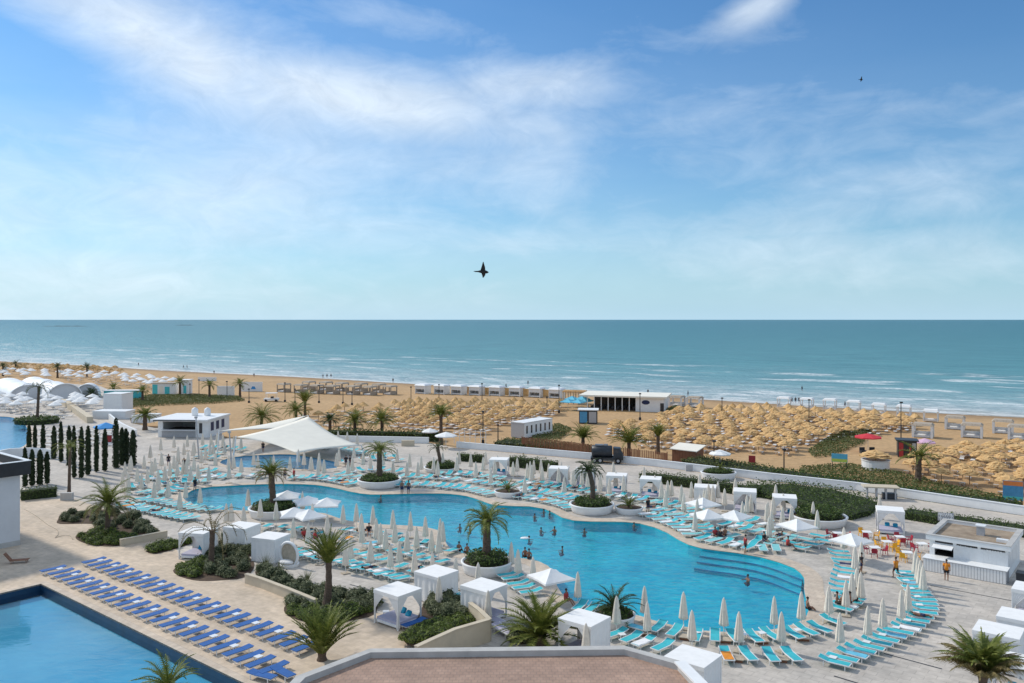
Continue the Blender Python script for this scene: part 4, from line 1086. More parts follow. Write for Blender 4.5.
for (bx, by, tx, ty, lab, kw) in (
        (168, 720, 168, 684, 'palm tip rising in front of the terrace pool', dict(nf=24, L=1.9, els=(80, 10), droop=1.1, nl=18, ll=.4, r=(.2, .16))),
        (983, 740, 983, 674, 'tall ragged palm with brown tips at the bottom right corner', dict(nf=64, L=2.5, els=(89, 42), droop=1.3, nl=28, ll=.6, r=(.25, .2), dry=30, wid=.05, vee=-.25))):
    b, tp = from_px(bx, by, tx, ty); palm(lab, b, tp, **kw)
b, tp = from_px(69, 495, 70, 447)
palm('thin tall palm with sparse crown beside the cypress row', b, tp, nf=13, L=2.3, els=(60, 10), droop=2.0, nl=12, ll=.5, r=(.2, .15))
# ------------------------------------------------------------------ beach palms
for (bx, by, tx, ty, L, nf, lab, kw) in (
        (261, 427, 262, 416, 4.2, 34, 'wide bushy beach palm left of the big shade sail', dict(els=(70, -15))),
        (296, 424, 296, 410, 3.4, 26, 'dense bushy palm behind the peak of the shade sail', dict(els=(70, -10))),
        (305, 420, 305, 402, 3.4, 20, 'upright feathery palm behind the peak of the shade sail', dict(els=(85, 50))),
        (330, 432, 330, 419, 2.0, 14, 'small dark palm right of the shade sail peak', dict(m='palm_dark')),
        (355, 437, 355, 420, 2.9, 26, 'round-crowned palm behind the wall, left of two', dict()),
        (382, 438, 382, 420, 3.3, 28, 'round-crowned palm behind the wall, right of two', dict()),
        (441, 445, 441, 414, 2.6, 22, 'tall palm by the beach gate with white-wrapped trunk', dict(els=(80, 5))),
        (583, 453, 583, 437, 3.0, 24, 'feathery palm left of the dark truck', dict(els=(82, 15))),
        (629, 459, 629, 442, 3.6, 28, 'feathery palm right of the dark truck', dict(els=(84, 15))),
        (658, 454, 658, 436, 2.4, 12, 'narrow upright palm behind the brown fence', dict(els=(89, 62))),
        (918, 482, 919, 456, 3.0, 16, 'leaning-crowned palm on the sand by the dark kiosk', dict(els=(70, 0), r=(.45, .36))),
        (145, 430, 145, 415, 2.4, 22, 'bushy palm left of the bar hut', dict(r=(.45, .38)))):
    b, tp = from_px(bx, by, tx, ty, ZB if lab.find('bar hut') < 0 else 0)
    palm(lab, b, tp, nf=int(nf * 1.6), L=L * 1.05, droop=1.2, nl=12, ll=.85, wid=.09, **{**dict(els=(78, -10), r=(.36, .28)), **kw})
for (bx, by, tx, ty, lab) in (
        (3, 376, 3, 366, 'far palm at the left edge behind the domed tents'), (15.5, 371, 15.5, 364, 'far palm second from the left edge behind the domed tents'),
        (57.5, 378, 57.5, 367, 'far palm behind the middle of the domed tents'), (87, 377, 87, 367, 'far palm behind the small domed tent'),
        (113.5, 396, 113.5, 388, 'thin palm in front of the turquoise screen'), (142.5, 402, 142.5, 391, 'palm at the right end of the turquoise screen'),
        (180, 396, 180, 382, 'tall palm in front of the turquoise kiosk'), (209.5, 399, 209.5, 385, 'bushy palm right of the turquoise kiosk'),
        (240, 397, 240, 384, 'palm left of the white beach panel'), (55, 402, 55, 393, 'small palm in front of the domed tents'), (91, 402, 91, 394, 'bushy dark palm in front of the small domed tent')):
    b, tp = from_px(bx, by, tx, ty, ZB)
    palm(lab, b, tp, nf=20, L=2.6, els=(80, -10), droop=1.2, nl=6, ll=1.0, wid=.16, r=(.38, .3), m='palm_dark' if bx < 100 else 'palm', nm='palm_tree')
b, tp = from_px(37, 423, 39, 386)
palm('tall ragged palm in the round bed by the far left pool', b, tp, nf=14, L=3.2, els=(50, -10), droop=1.6, nl=9, ll=.8, wid=.1, r=(.3, .24), m='palm_dark')
hedge('shrub', 'shrub', 'dark round shrub bed at the foot of the tall ragged palm', [Vector((b.x + 4.5 * math.cos(a), b.y + 4 * math.sin(a))) for a in [2 * PI * i / 20 for i in range(20)]], 1.3, 14, .25, 'hedge')

# ------------------------------------------------------------------ cypress columns
for i, (x, y0, y1) in enumerate([(25, 487, 449), (32, 486, 451), (40, 485, 451), (47, 484, 453), (29, 456, 426), (35, 453, 426), (43, 455, 425), (54, 459, 427), (61, 462, 423), (69, 466, 427), (74, 478, 427),
                                 (81.5, 478, 428), (88, 475, 427), (96.5, 472, 427), (105, 471, 430), (116, 468, 419), (122, 465, 429), (126, 464, 430), (133, 466, 431)]):
    b, tp = from_px(x, y0, x, y1); h = tp.z; mb = MB(); r = (.30 + .10 * ((i * 7) % 5) / 4) if i < 15 else .5
    for k in range(520):
        z = h * random.random() ** .9; a = random.uniform(0, 2 * PI); q = r * (1 if z < h * .75 else math.sqrt(max(.02, (h - z) / (h * .25)))) * random.uniform(.6, 1.05)
        mb.leaf((q * math.cos(a), q * math.sin(a), .15 + z), .2 * random.uniform(.6, 1.3), (math.cos(a), math.sin(a), .4))
    t = thing('cypress', '%s cypress column from the left in the %s' % ((ordw(i + 1), 'front row beside the grey cabin') if i < 4 else (ordw(i - 3), 'back row below the far left pool')), 'cypress', b, 0, 'cypress columns on the left')
    mb.build('foliage', M['cypress'], t)
    MB().lathe([(r * .75, .1), (r * .8, h * .75), (r * .3, h * .97)], 8).build('dark_core', M['core'], t)
    MB().tube([(0, 0, 0), (0, 0, .5)], .08, 6).build('trunk', M['bark'], t)

# ================================================================== FURNITURE
def lounger_fn(fabric, frame, L=2.0, Wd=.68, back=22, legs=True, name='sun_lounger', cat='sun lounger', h=.34, inset=0.0):
    def fn():
        t = thing(name, '', cat)
        cut = L * .18                           # hinge; the head lies towards +x
        fr = MB(); a = R(back); bl = L / 2 - cut; hx, hz = cut + bl * math.cos(a), h + bl * math.sin(a)
        for s_ in (-1, 1):
            dz = -.05 if inset else 0; fr.bar((-L / 2 + inset, s_ * (Wd / 2 - inset), h + dz), (cut, s_ * (Wd / 2 - inset), h + dz), .05, .06); fr.bar((cut, s_ * (Wd / 2 - inset), h + .002 + dz), (hx - inset, s_ * (Wd / 2 - inset), hz + dz), .045, .05)
        fr.bar((-L / 2 + inset, -Wd / 2 + .03, h + dz), (-L / 2 + inset, Wd / 2 - .03, h + dz), .05, .055); fr.bar((cut, -Wd / 2 + .03, h - .01), (cut, Wd / 2 - .03, h - .01), .04)
        fr.bar((hx - inset, -Wd / 2 + .03, hz + dz), (hx - inset, Wd / 2 - .03, hz + dz), .04)
        MB().add([(-L / 2 + .03, -Wd / 2 + .04, h + .04), (cut, -Wd / 2 + .04, h + .02), (cut, Wd / 2 - .04, h + .02), (-L / 2 + .03, Wd / 2 - .04, h + .035),
                  (-L / 2 + .03, -Wd / 2 + .04, h - .0), (cut, -Wd / 2 + .04, h - .012), (cut, Wd / 2 - .04, h - .012), (-L / 2 + .03, Wd / 2 - .04, h)],
                 [(0, 1, 2, 3), (7, 6, 5, 4), (0, 4, 5, 1), (1, 5, 6, 2), (2, 6, 7, 3), (3, 7, 4, 0)]).build('seat', M[fabric], t)
        MB().add([(cut + .01, -Wd / 2 + .04, h + .022), (hx, -Wd / 2 + .04, hz + .03), (hx, Wd / 2 - .04, hz + .03), (cut + .01, Wd / 2 - .04, h + .022),
                  (cut + .01, -Wd / 2 + .04, h - .01), (hx, -Wd / 2 + .04, hz), (hx, Wd / 2 - .04, hz), (cut + .01, Wd / 2 - .04, h - .01)],
                 [(0, 1, 2, 3), (7, 6, 5, 4), (0, 4, 5, 1), (1, 5, 6, 2), (2, 6, 7, 3), (3, 7, 4, 0)]).build('backrest', M[fabric], t)
        if legs:
            fr.build('frame', M[frame], t)
            for sx in (-L / 2 + .25, cut + .25):
                for s_ in (-1, 1): MB().bar((sx, s_ * (Wd / 2 - .01), 0), (sx, s_ * (Wd / 2 - .01), h - .03), .045).build('leg', M[frame], t)
        else:
            lg = fr
            for sx in (-L / 2 + .25, cut + .25):
                for s_ in (-1, 1): lg.bar((sx, s_ * (Wd / 2 - .01), 0), (sx, s_ * (Wd / 2 - .01), h - .03), .05)
            lg.build('frame', M[frame], t)
        return t
    return fn
LT = {'near': Proto(lounger_fn('turq', 'white_metal', 1.92, .66, 16, True)), 'near_flat': Proto(lounger_fn('turq', 'white_metal', 1.92, .66, 3, True)),
      'far': Proto(lounger_fn('turq', 'white_metal', 2.05, .74, 20, False)), 'far_flat': Proto(lounger_fn('turq_pale', 'white_metal', 2.05, .74, 6, False)),
      'blue': Proto(lounger_fn('blue', 'white_metal', 2.05, .70, 4, True, inset=.10)), 'lilac': Proto(lounger_fn('mattress', 'white_metal', 2.0, .7, 14, True))}
def table_fn():
    t = thing('side_table', '', 'side table')
    MB().box((0, 0, .41), (.46, .46, .035)).build('table_top', M['white_metal'], t)
    for sx in (-1, 1):
        for sy in (-1, 1): MB().bar((sx * .18, sy * .18, 0), (sx * .18, sy * .18, .39), .035).build('leg', M['white_metal'], t)
    return t
TB = Proto(table_fn)
def wood_table_fn():
    t = thing('low_table', '', 'low table')
    MB().box((0, 0, .20), (.85, .7, .05)).build('table_top', M['stone'], t)
    MB().box((0, 0, .09), (.7, .55, .17)).build('plinth', M['wood'], t)
    return t
LTB = Proto(wood_table_fn)

def row_points(line_px, n):
    pts = spline([W2(x, y) for x, y in line_px], False, .4); d = [0]
    for i in range(1, len(pts)): d.append(d[-1] + (pts[i] - pts[i - 1]).length)
    r = []
    for k in range(n):
        q = d[-1] * (k / (n - 1) if n > 1 else .5); i = max(j for j in range(len(d)) if d[j] <= q + 1e-6); i = min(i, len(pts) - 2)
        t = (pts[i + 1] - pts[i]).normalized(); f = (q - d[i]) / max(1e-6, d[i + 1] - d[i]); r.append((pts[i] + (pts[i + 1] - pts[i]) * f, t))
    return r, d[-1]
def lrow(line_px, desc, spacing=1.12, flip=False, kind='far', n=None, skew=0, tables=True, jitter=.06, skip=.0, end='left', label='turquoise lounger', ang=None):
    _, ln = row_points(line_px, 2); n = n or max(2, int(ln / spacing) + 1)
    pts, _ = row_points(line_px, n); k = 0; kt = 0
    g = 'sun loungers ' + desc
    for i, (p, t) in enumerate(pts):
        if random.random() < skip: continue
        a = (math.atan2(t.y, t.x) + PI / 2 + (PI if flip else 0) + R(skew)) if ang is None else ang
        k += 1
        kk = kind if random.random() < .6 else {'near': 'near_flat', 'far': 'far_flat'}.get(kind, kind)
        LT[kk].put((p.x + random.uniform(-jitter, jitter), p.y + random.uniform(-jitter, jitter), .005), a + random.uniform(-.05, .05), '%s, %s from the %s %s' % (label, ordw(k), end, desc), g)
        if tables and i % 2 == 0 and i + 1 < n:
            kt += 1; q = (p + pts[i + 1][0]) / 2 + Vector((math.cos(a), math.sin(a))) * .35
            TB.put((q.x, q.y, .005), a, 'white table, %s from the %s %s' % (ordw(kt), end, desc), 'side tables ' + desc)
def lsingle(x, y, vx, vy, label, kind='near', z=.005):
    """lounger whose long axis runs along (vx,vy) in the photograph, head towards it"""
    a, b = W2(x, y), W2(x + vx * .2, y + vy * .2); d = b - a
    return LT[kind].put((a.x, a.y, z), math.atan2(d.y, d.x), label)

# blue loungers beside the terrace pool: two long rows
def blue_rows():
    for r, (sx, sy, ex, ey, off) in enumerate(((54, 572.5, 291, 668, 0), (94, 564, 316, 655, 0))):
        a, b = W2(sx, sy), W2(ex, ey); a = a; n = int((b - a).dot(A) / 1.335) + 1; nm = 'in the row nearest the terrace pool' if r == 0 else 'in the outer terrace row'
        for i in range(n):
            p = a + A * (1.335 * i) + Vector((random.uniform(-.06, .06), random.uniform(-.06, .06)))
            LT['blue'].put((p.x, p.y, .01), math.atan2(B.y, B.x) + random.uniform(-.04, .04), 'blue sun lounger, %s from the far end %s' % (ordw(i + 1), nm), 'blue sun loungers ' + nm)
            if i % 2 == 0 and i < n - 1:
                q = p + A * .66 + B * .3
                TB.put((q.x, q.y, .01), AX, 'white table, %s from the far end %s' % (ordw(i // 2 + 1), nm), 'white tables ' + nm)
    for x, y, vx, vy, lb in ((262, 680, -30, -8, 'blue sun lounger lying askew at the pool corner, left of two'), (283, 677, -26, -14, 'blue sun lounger lying askew at the pool corner, right of two')):
        lsingle(x, y, vx, vy, lb, 'blue')
blue_rows()

# turquoise loungers near the camera, one by one
NEAR = [(615.7, 638, 45, -14, 'beside the planter table below the fan palm'), (635.7, 631.5, -45, -12, 'under the fan palm planter'), (658, 631.5, 70, -52, 'left of the low table nearest the fan palm planter'),
        (674.7, 635.6, 52, -48, 'first of the pool edge pairs right of the fan palm planter'), (696.3, 640.6, 20, -52, 'right of the second pool edge low table'), (715, 640.6, 0, -60, 'standing square to the pool edge'),
        (734.5, 641.4, -48, -52, 'tucked behind a closed parasol at the pool edge'), (754, 641.4, -72, -58, 'fourth pair at the pool edge, left one'), (770.7, 639, -80, -48, 'fourth pair at the pool edge, right one'),
        (793, 638, -72, -40, 'fifth pair at the pool edge, left one'), (806.4, 634.8, -105, -48, 'fifth pair at the pool edge, right one'), (819.7, 632.3, -118, -48, 'with a dark bag at the pool corner'),
        (833, 625, -110, -40, 'at the bend of the pool edge near the seated group'), (631.5, 642.3, 45, -20, 'just beyond the roof parapet, left one'), (644, 646.4, 45, -18, 'just beyond the roof parapet, middle one'), (663, 650.6, 60, -28, 'just beyond the roof parapet, right one'),
        (726.6, 659.7, -30, -58, 'front pair left, on the left of its low table'), (748, 659.5, -58, -60, 'front pair left, on the right of its low table'), (770.7, 660.5, -50, -60, 'front pair right, on the left of its low table'), (791.4, 660, -75, -62, 'front pair right, on the right of its low table'),
        (508, 578, 40, -6, 'nearest the near poolside palm planter'), (513, 581.5, 42, -6, 'second beside the near poolside palm planter'), (518, 587, 44, -6, 'third beside the near poolside palm planter'), (524, 591, 44, -6, 'fourth beside the near poolside palm planter'), (531, 595.5, 44, -6, 'nearest the open white parasol by the pool'),
        (580, 610, 30, -26, 'left of two behind the bushy palm'), (591, 613, 34, -26, 'right of two behind the bushy palm'), (453, 596, -40, -20, 'upper one between the two white cabanas'), (459, 601, -42, -20, 'lower one between the two white cabanas')]
for x, y, vx, vy, lb in NEAR: lsingle(x, y, vx, vy, 'turquoise sun lounger ' + lb)
for i, (x, y) in enumerate([(645, 635), (685, 639), (725, 642), (762, 643), (803, 640), (737, 661), (781, 661)]):
    p = W2(x, y); LTB.put((p.x, p.y, .005), R(random.uniform(-25, 10)), 'low beige table, %s' % (('%s from the left along the near pool edge' % ordw(i + 1)) if i < 5 else ('left front one' if i == 5 else 'right front one') + ' of the front lounger pairs'), 'low tables at the near pool edge')
for x, y, lb in ((744, 640, 'between the third and fourth pool edge pairs'), (699, 637.5, 'by the second closed parasol at the pool edge'), (762, 638.5, 'of the fourth pool edge pair'), (798, 635.5, 'of the fifth pool edge pair'), (622, 640, 'beyond the roof parapet')):
    p = W2(x, y); TB.put((p.x, p.y, .005), .3, 'small white side table ' + lb)
# rows
lrow([(834, 667), (847, 661), (858, 656), (868, 651), (881, 645), (893, 639), (902, 634), (911, 628), (919, 621), (924, 615), (924.5, 607), (921, 600), (916, 594), (912, 588), (909, 582), (907, 576)], 'of the long curved row on the right deck', 1.0, False, 'near', end='near end', skew=14)
lrow([(838, 555), (841, 560), (844, 566), (845, 572), (843, 580), (842, 588), (841, 596)], 'of the column right of the pool bend', 1.25, True, 'near', end='far end', skew=0, tables=False)
lrow([(839, 612), (846, 608), (853, 602)], 'of the seated group by the pool bend', 1.1, False, 'near', n=4, end='near end', tables=False)
lrow([(648, 516.5), (665, 523), (680, 529), (692, 537)], 'of the row left of the pool bay', 1.15, False, 'far', skew=-8)
lrow([(703, 540.5), (716, 543.5), (737, 547.5), (757, 551), (776, 551.5)], 'of the row along the right pool edge', 1.15, False, 'far', skew=-8, skip=.08)
lrow([(652, 510.5), (675, 517), (696, 525), (708, 533), (740, 541), (770, 545)], 'of the second row behind the right pool edge', 1.2, False, 'far', skew=-8, skip=.1)
lrow([(662, 504.5), (686, 510), (702, 517)], 'of the short row by the closed white cabana', 1.3, False, 'far', skip=.1)
lrow([(716, 524), (745, 531), (770, 537), (792, 541)], 'of the third row behind the right pool edge', 1.25, False, 'far', skip=.12)
lrow([(738, 520), (760, 525), (778, 530)], 'of the row before the double white cabana', 1.35, False, 'far', skip=.1)
lrow([(793, 546), (806, 543), (820, 539)], 'left of the red chairs', 1.5, True, 'far', tables=False, skew=15)
lrow([(800, 551), (812, 548), (826, 544)], 'of the rear group left of the red chairs', 1.5, True, 'far', tables=False, skew=15)
lrow([(520, 498.5), (534, 500.5), (548, 503), (562, 506.5), (570, 510)], 'of the front row left of the big palm planter', 1.15, False, 'far', skew=-6)
lrow([(518, 491), (540, 494), (558, 497), (572, 501)], 'of the second row left of the big palm planter', 1.15, False, 'far', skew=-6)
lrow([(522, 484), (545, 487), (570, 490), (592, 494)], 'of the third row left of the big palm planter', 1.25, False, 'far', skip=.08, skew=-6)
lrow([(610, 497), (622, 498.5), (640, 501), (652, 504)], 'behind the two far-edge planters', 1.3, False, 'far', skip=.1)
lrow([(398, 486.5), (420, 486.5), (445, 488.5), (468, 491), (490, 496)], 'of the front row on the far pool edge', 1.15, False, 'far', skew=-5, skip=.06)
lrow([(402, 478), (430, 479.5), (460, 481.5), (490, 485.5), (512, 488)], 'of the second row on the far deck', 1.2, False, 'far', skew=-5, skip=.06)
lrow([(440, 475.5), (468, 476.5), (500, 480), (530, 482)], 'of the third row on the far deck', 1.3, False, 'far', skew=-5, skip=.12)
lrow([(292, 479.5), (312, 479.5), (334, 482), (351, 486)], 'of the row left of the far poolside palm', 1.15, False, 'far', skew=-5)
lrow([(352, 473), (372, 471), (398, 473)], 'behind the far poolside palm', 1.35, False, 'far', tables=False)
lrow([(340, 476), (356, 479)], 'of the short row by the far poolside palm', 1.3, False, 'far', tables=False)
lrow([(320, 449), (345, 451), (362, 455)], 'under the right end of the shade sail', 1.4, False, 'far', skip=.1)
lrow([(345, 464), (362, 461), (395, 459)], 'of the row right of the splash pool', 1.5, False, 'far', skip=.1)
lrow([(376, 455), (398, 462)], 'of the short row by the promenade palm', 1.6, False, 'far', tables=False)
lrow([(120, 506), (140, 510), (162, 515.5), (190, 521)], 'of the front row left of the main pool', 1.0, False, 'far', skew=-25)
lrow([(142, 501), (165, 504.5), (190, 509.5), (214, 512)], 'of the second row left of the main pool', 1.15, False, 'far', skew=-25)
lrow([(143, 494), (160, 495), (172, 493), (182, 489)], 'of the third row left of the main pool', 1.15, False, 'far', skew=-10)
lrow([(132, 489), (155, 486.5), (185, 483.5), (215, 482.5)], 'of the fourth row left of the main pool', 1.25, False, 'far', skip=.06)
lrow([(142, 482), (170, 478.5), (200, 477.5), (224, 479)], 'of the fifth row left of the main pool', 1.35, False, 'far', skip=.06)
lrow([(160, 474.5), (190, 472), (212, 473)], 'of the sixth row left of the main pool', 1.5, False, 'far', skip=.1)
lrow([(226, 478), (247, 477.5), (262, 478)], 'between the splash pool and the main pool', 1.3, False, 'far')
lrow([(204, 449), (222, 449.5), (242, 451)], 'of the far row left of the splash pool', 1.6, False, 'far')
lrow([(200, 458), (214, 460)], 'of the short row left of the splash pool', 1.6, False, 'far', tables=False)
lrow([(206, 453), (220, 454.5)], 'of the tiny row by the splash pool', 1.7, False, 'far', tables=False)
lrow([(278, 551), (295, 554), (322, 562)], 'of the front row beside the closed white cabanas', .95, True, 'near', skew=-12)
lrow([(338, 564), (360, 570), (382, 576), (400, 582)], 'of the front row behind the upright palm', .98, True, 'near', skew=-12)
lrow([(338, 552.5), (360, 557), (384, 563)], 'of the second row behind the upright palm', 1.3, True, 'near', skew=-10, skip=.05)
lrow([(345, 542), (366, 546), (395, 553)], 'of the third row behind the upright palm', 1.4, True, 'near', skew=-10, skip=.08)
lrow([(346, 532.5), (370, 536), (396, 538.5)], 'of the back row nearest the pool on the peninsula', 1.5, True, 'near', skew=-10, skip=.08)
lrow([(400, 570), (416, 573)], 'of the pair above the curtained daybed', 1.4, True, 'near', tables=False)
lrow([(405, 556), (424, 561), (440, 565)], 'of the row left of the near poolside palm planter', 1.35, True, 'near', skew=-10)
lrow([(416, 549), (432, 551), (450, 554)], 'at the pool edge left of the near palm planter', 1.3, True, 'near', skew=-10)
lrow([(402, 544), (424, 545.5)], 'of the short row on the peninsula edge', 1.5, True, 'near', tables=False)
lrow([(266, 529), (290, 531), (318, 537)], 'under the open white parasols', 1.6, True, 'near', skip=.1)

# ------------------------------------------------------------------ parasols
def closed_fn():
    t = thing('closed_parasol', '', 'parasol')
    MB().tube([(0, 0, 0), (0, 0, 2.45)], .028, 8).build('pole', M['white_metal'], t)
    MB().lathe([(.06, .72), (.24, .75), (.28, .80), (.265, .95), (.23, 1.35), (.18, 1.8), (.13, 2.25), (.09, 2.48), (.05, 2.60), (.02, 2.68)], 32, lobes=8, amp=.17).build('canopy', M['cream_fabric'], t, True)
    MB().lathe([(.20, 1.02), (.235, 1.03), (.235, 1.07), (.20, 1.08)], 24, lobes=8, amp=.1).build('tie_strap', M['white_fabric'], t)
    MB().box((0, 0, .045), (.62, .62, .08)).build('base', M['stone'], t)
    return t
CP = Proto(closed_fn)
def open_fn(sz=3.0, h=2.35, mm='white_fabric'):
    def fn():
        t = thing('open_parasol', '', 'parasol'); a = sz / 2
        MB().tube([(0, 0, 0), (0, 0, h + .5)], .03, 8).build('pole', M['white_metal'], t)
        mb = MB(); lo_, hi = h - .15, h + .62
        def sec(q, z, sag):
            r = []
            for (x0, y0), (x1, y1) in zip(((-1, -1), (1, -1), (1, 1), (-1, 1)), ((1, -1), (1, 1), (-1, 1), (-1, -1))):
                for k in range(4):
                    u = k / 4; r.append(((x0 + (x1 - x0) * u) * a * q * (1 - sag * 4 * u * (1 - u) * .12), (y0 + (y1 - y0) * u) * a * q * (1 - sag * 4 * u * (1 - u) * .12), z - sag * .06 * 4 * u * (1 - u)))
            return r
        rings = [sec(1.01, lo_ - .16, 1), sec(1, lo_, 1), sec(.66, lo_ + (hi - lo_) * .30, .7), sec(.33, lo_ + (hi - lo_) * .63, .4), sec(.03, hi, 0)]
        vs = [p for r in rings for p in r]; n = 16
        mb.add(vs, [(i * n + k, i * n + (k + 1) % n, (i + 1) * n + (k + 1) % n, (i + 1) * n + k) for i in range(4) for k in range(n)] + [tuple(4 * n + k for k in range(n))])
        o = mb.build('canopy', M[mm], t); so = o.modifiers.new('cloth', 'SOLIDIFY'); so.thickness = .02
        MB().box((0, 0, .05), (.6, .6, .09)).build('base', M['stone'], t)
        return t
    return fn
OPN = Proto(open_fn())
OPB = Proto(open_fn(3.2, 2.3, 'sky_fabric'))
def Z(ox, oy, pts, s=6.02): return [(ox + x / s, oy + y / s) for x, y in pts]
TOPS = Z(120, 430, [(245, 50), (325, 35), (405, 30), (440, 80), (497, 20), (548, 20), (585, 15), (620, 25), (685, 35), (728, 40), (145, 150), (250, 135), (325, 150), (350, 125), (210, 165), (300, 190), (345, 190), (385, 75),
        (410, 130), (445, 160), (490, 120), (515, 100), (575, 135), (655, 150), (685, 150), (730, 170), (805, 130), (830, 150), (925, 150), (30, 190), (60, 170), (165, 230), (130, 260), (105, 220), (230, 240), (50, 300), (205, 310),
        (290, 305), (395, 310), (495, 330), (360, 370), (850, 320), (640, 440), (670, 440), (745, 460), (845, 415), (940, 430), (15, 250), (590, 545), (270, 215), (380, 180), (425, 215), (470, 205), (535, 215), (190, 185)]) \
    + Z(280, 430, [(350, 5), (405, 10), (465, 20), (145, 130), (235, 135), (190, 160), (265, 175), (355, 110), (410, 180), (445, 90), (60, 160), (110, 115), (545, 150), (500, 130), (705, 110), (780, 140), (620, 130), (850, 155), (765, 190), (830, 190),
        (925, 160), (980, 135), (950, 185), (80, 530), (170, 560), (135, 370), (195, 440), (285, 510), (380, 450), (460, 440), (490, 500), (560, 455), (580, 530), (680, 480), (785, 490), (875, 520), (965, 530)]) \
    + Z(440, 430, [(100, 160), (115, 125), (185, 140), (215, 190), (260, 160), (305, 230), (345, 150), (330, 180), (275, 130), (440, 190), (465, 165), (525, 200), (550, 215), (565, 180), (615, 215), (655, 200), (715, 225), (770, 210),
        (800, 240), (855, 240), (890, 250), (965, 260), (105, 550)]) \
    + Z(600, 430, [(80, 190), (265, 220), (95, 245), (330, 270), (430, 300), (370, 310), (550, 310), (600, 265), (395, 360), (490, 330), (505, 380), (680, 330), (710, 310), (640, 360), (815, 290), (750, 350), (885, 390), (910, 385), (1010, 430)]) \
    + Z(760, 430, [(95, 325), (80, 400), (140, 380), (40, 440), (190, 460), (55, 520), (320, 430), (345, 480), (505, 585), (720, 390)]) \
    + [(350.6, 536.6), (370.5, 540), (390.4, 544), (414.5, 549), (432.5, 551.5), (395, 522), (407, 530), (416.5, 526.3), (431.5, 529.5), (320, 535), (362, 522), (511.4, 541.7), (518, 549), (533, 556.6), (455.7, 557.4), (478.2, 562.4), (577.8, 571.6),
       (439, 576.5), (488, 590), (586, 623), (644.5, 585.8), (647.3, 601.6), (616.6, 595.7), (683.5, 591.6), (692, 609.9), (726.6, 594.8), (739, 611.4), (768.2, 594), (781.5, 611.5), (801.4, 591.6), (828.8, 585.8), (840, 612.4), (846, 580),
       (867.8, 605.7), (882.8, 598.2), (901.3, 589.8), (908, 584), (923, 564.9), (920.4, 560), (918, 556), (915.5, 550), (861.5, 541.6), (855, 546), (857, 567.5), (860.8, 572), (852, 573)]
ZONES = [('on the deck left of the main pool', lambda x, y: x < 203 and y < 530), ('between the bar hut and the left pool end', lambda x, y: x < 270 and y < 478 + 2),
         ('behind the three left cabanas', lambda x, y: x < 285 and y < 560), ('on the deck right of the shade sail', lambda x, y: x < 412 and y < 485), ('on the pool peninsula', lambda x, y: x < 447 and y < 600),
         ('on the far deck before the promenade hedge', lambda x, y: x < 540 and y < 510), ('round the cabanas behind the big palm planter', lambda x, y: x < 662 and y < 515), ('on the crowded deck behind the right pool bay', lambda x, y: x < 812 and y < 560),
         ('by the wide hedge planter and café chairs', lambda x, y: x < 900 and y < 560), ('round the near poolside palm planter', lambda x, y: x < 590 and y < 650), ('along the near pool edge', lambda x, y: x < 834 or (x < 842 and y > 650)), ('on the right deck before the snack bar', lambda x, y: True)]
rx_ = random.Random(5)
FIXED = set(t[0] for t in TOPS)
PLANTERS = [P1, P2, P3, P4, P5, P6, P7, P8, P9, P10]
WIDE = [W2(x, y) for x, y in [(744, 489), (790, 486), (830, 490), (870, 499), (897, 508), (884, 519), (858, 526), (812, 519), (780, 508), (752, 502)]]
for n_, (xa, xb, ya, yb) in ((16, (128, 235, 436, 478)), (16, (640, 830, 478, 512)), (8, (300, 400, 440, 462)), (10, (520, 650, 458, 478)), (6, (340, 440, 516, 545))):
    TOPS += [(rx_.uniform(xa, xb), rx_.uniform(ya, yb)) for _ in range(n_)]
byz = {}
for tx, ty in TOPS:
    Y = F * (H - 2.68) / (ty - HY); X = (tx - HX) * Y / F; by = HY + F * H / Y
    if tx not in FIXED and (any((Vector((X, Y)) - q[0].to_2d()).length < q[1] + .4 for q in PLANTERS) or inside((X, Y), WIDE) or inside((X, Y), offset(POOL, 1.2)) or inside((X, Y), offset(KIDS, .5))): continue
    if inside((X, Y), offset(POOL, .3)): # parasols stand on the coping, never in the water
        best = min(offset(POOL, .75), key=lambda p: (p - Vector((X, Y))).length); X, Y = best
    for i, (d, fn) in enumerate(ZONES):
        if fn(tx, by): byz.setdefault(i, []).append((tx, X, Y)); break
for i, lst in byz.items():
    for k, (tx, X, Y) in enumerate(sorted(lst)):
        CP.put((X, Y, .0), random.uniform(0, PI), 'closed cream parasol, %s from the left %s' % (ordw(k + 1), ZONES[i][0]), 'closed parasols ' + ZONES[i][0], (random.uniform(.95, 1.1), random.uniform(.95, 1.1), 1))
for i, (x, y, a, lab) in enumerate([(292, 511, 10, 'open white parasol nearest the left palm planter, over the pool edge'), (308, 519, 25, 'open white parasol in the middle of the pool-edge group'), (327, 521, 5, 'open white parasol at the right of the pool-edge group'),
        (294, 532, 15, 'open white parasol at the front left of the peninsula group'), (309, 534, 40, 'open white parasol at the front right of the peninsula group'),
        (703, 521, 30, 'open white parasol at the back of three by the white cabana'), (708, 534, 20, 'open white parasol at the front left of three by the white cabana'), (734, 535, 45, 'open white parasol at the right of three by the white cabana'),
        (797, 545, 25, 'open white parasol by the wide hedge planter'), (851, 561, 35, 'open white parasol by the red and yellow chairs'), (551, 601, 30, 'open white tilted parasol on the near pool edge')]):
    p = W2(x, y)
    if inside(p, offset(POOL, .4)): p = min(offset(POOL, .9), key=lambda q: (q - p).length)
    OPN.put((p.x, p.y, 0), R(a), lab, None, (.92, .92, .86))

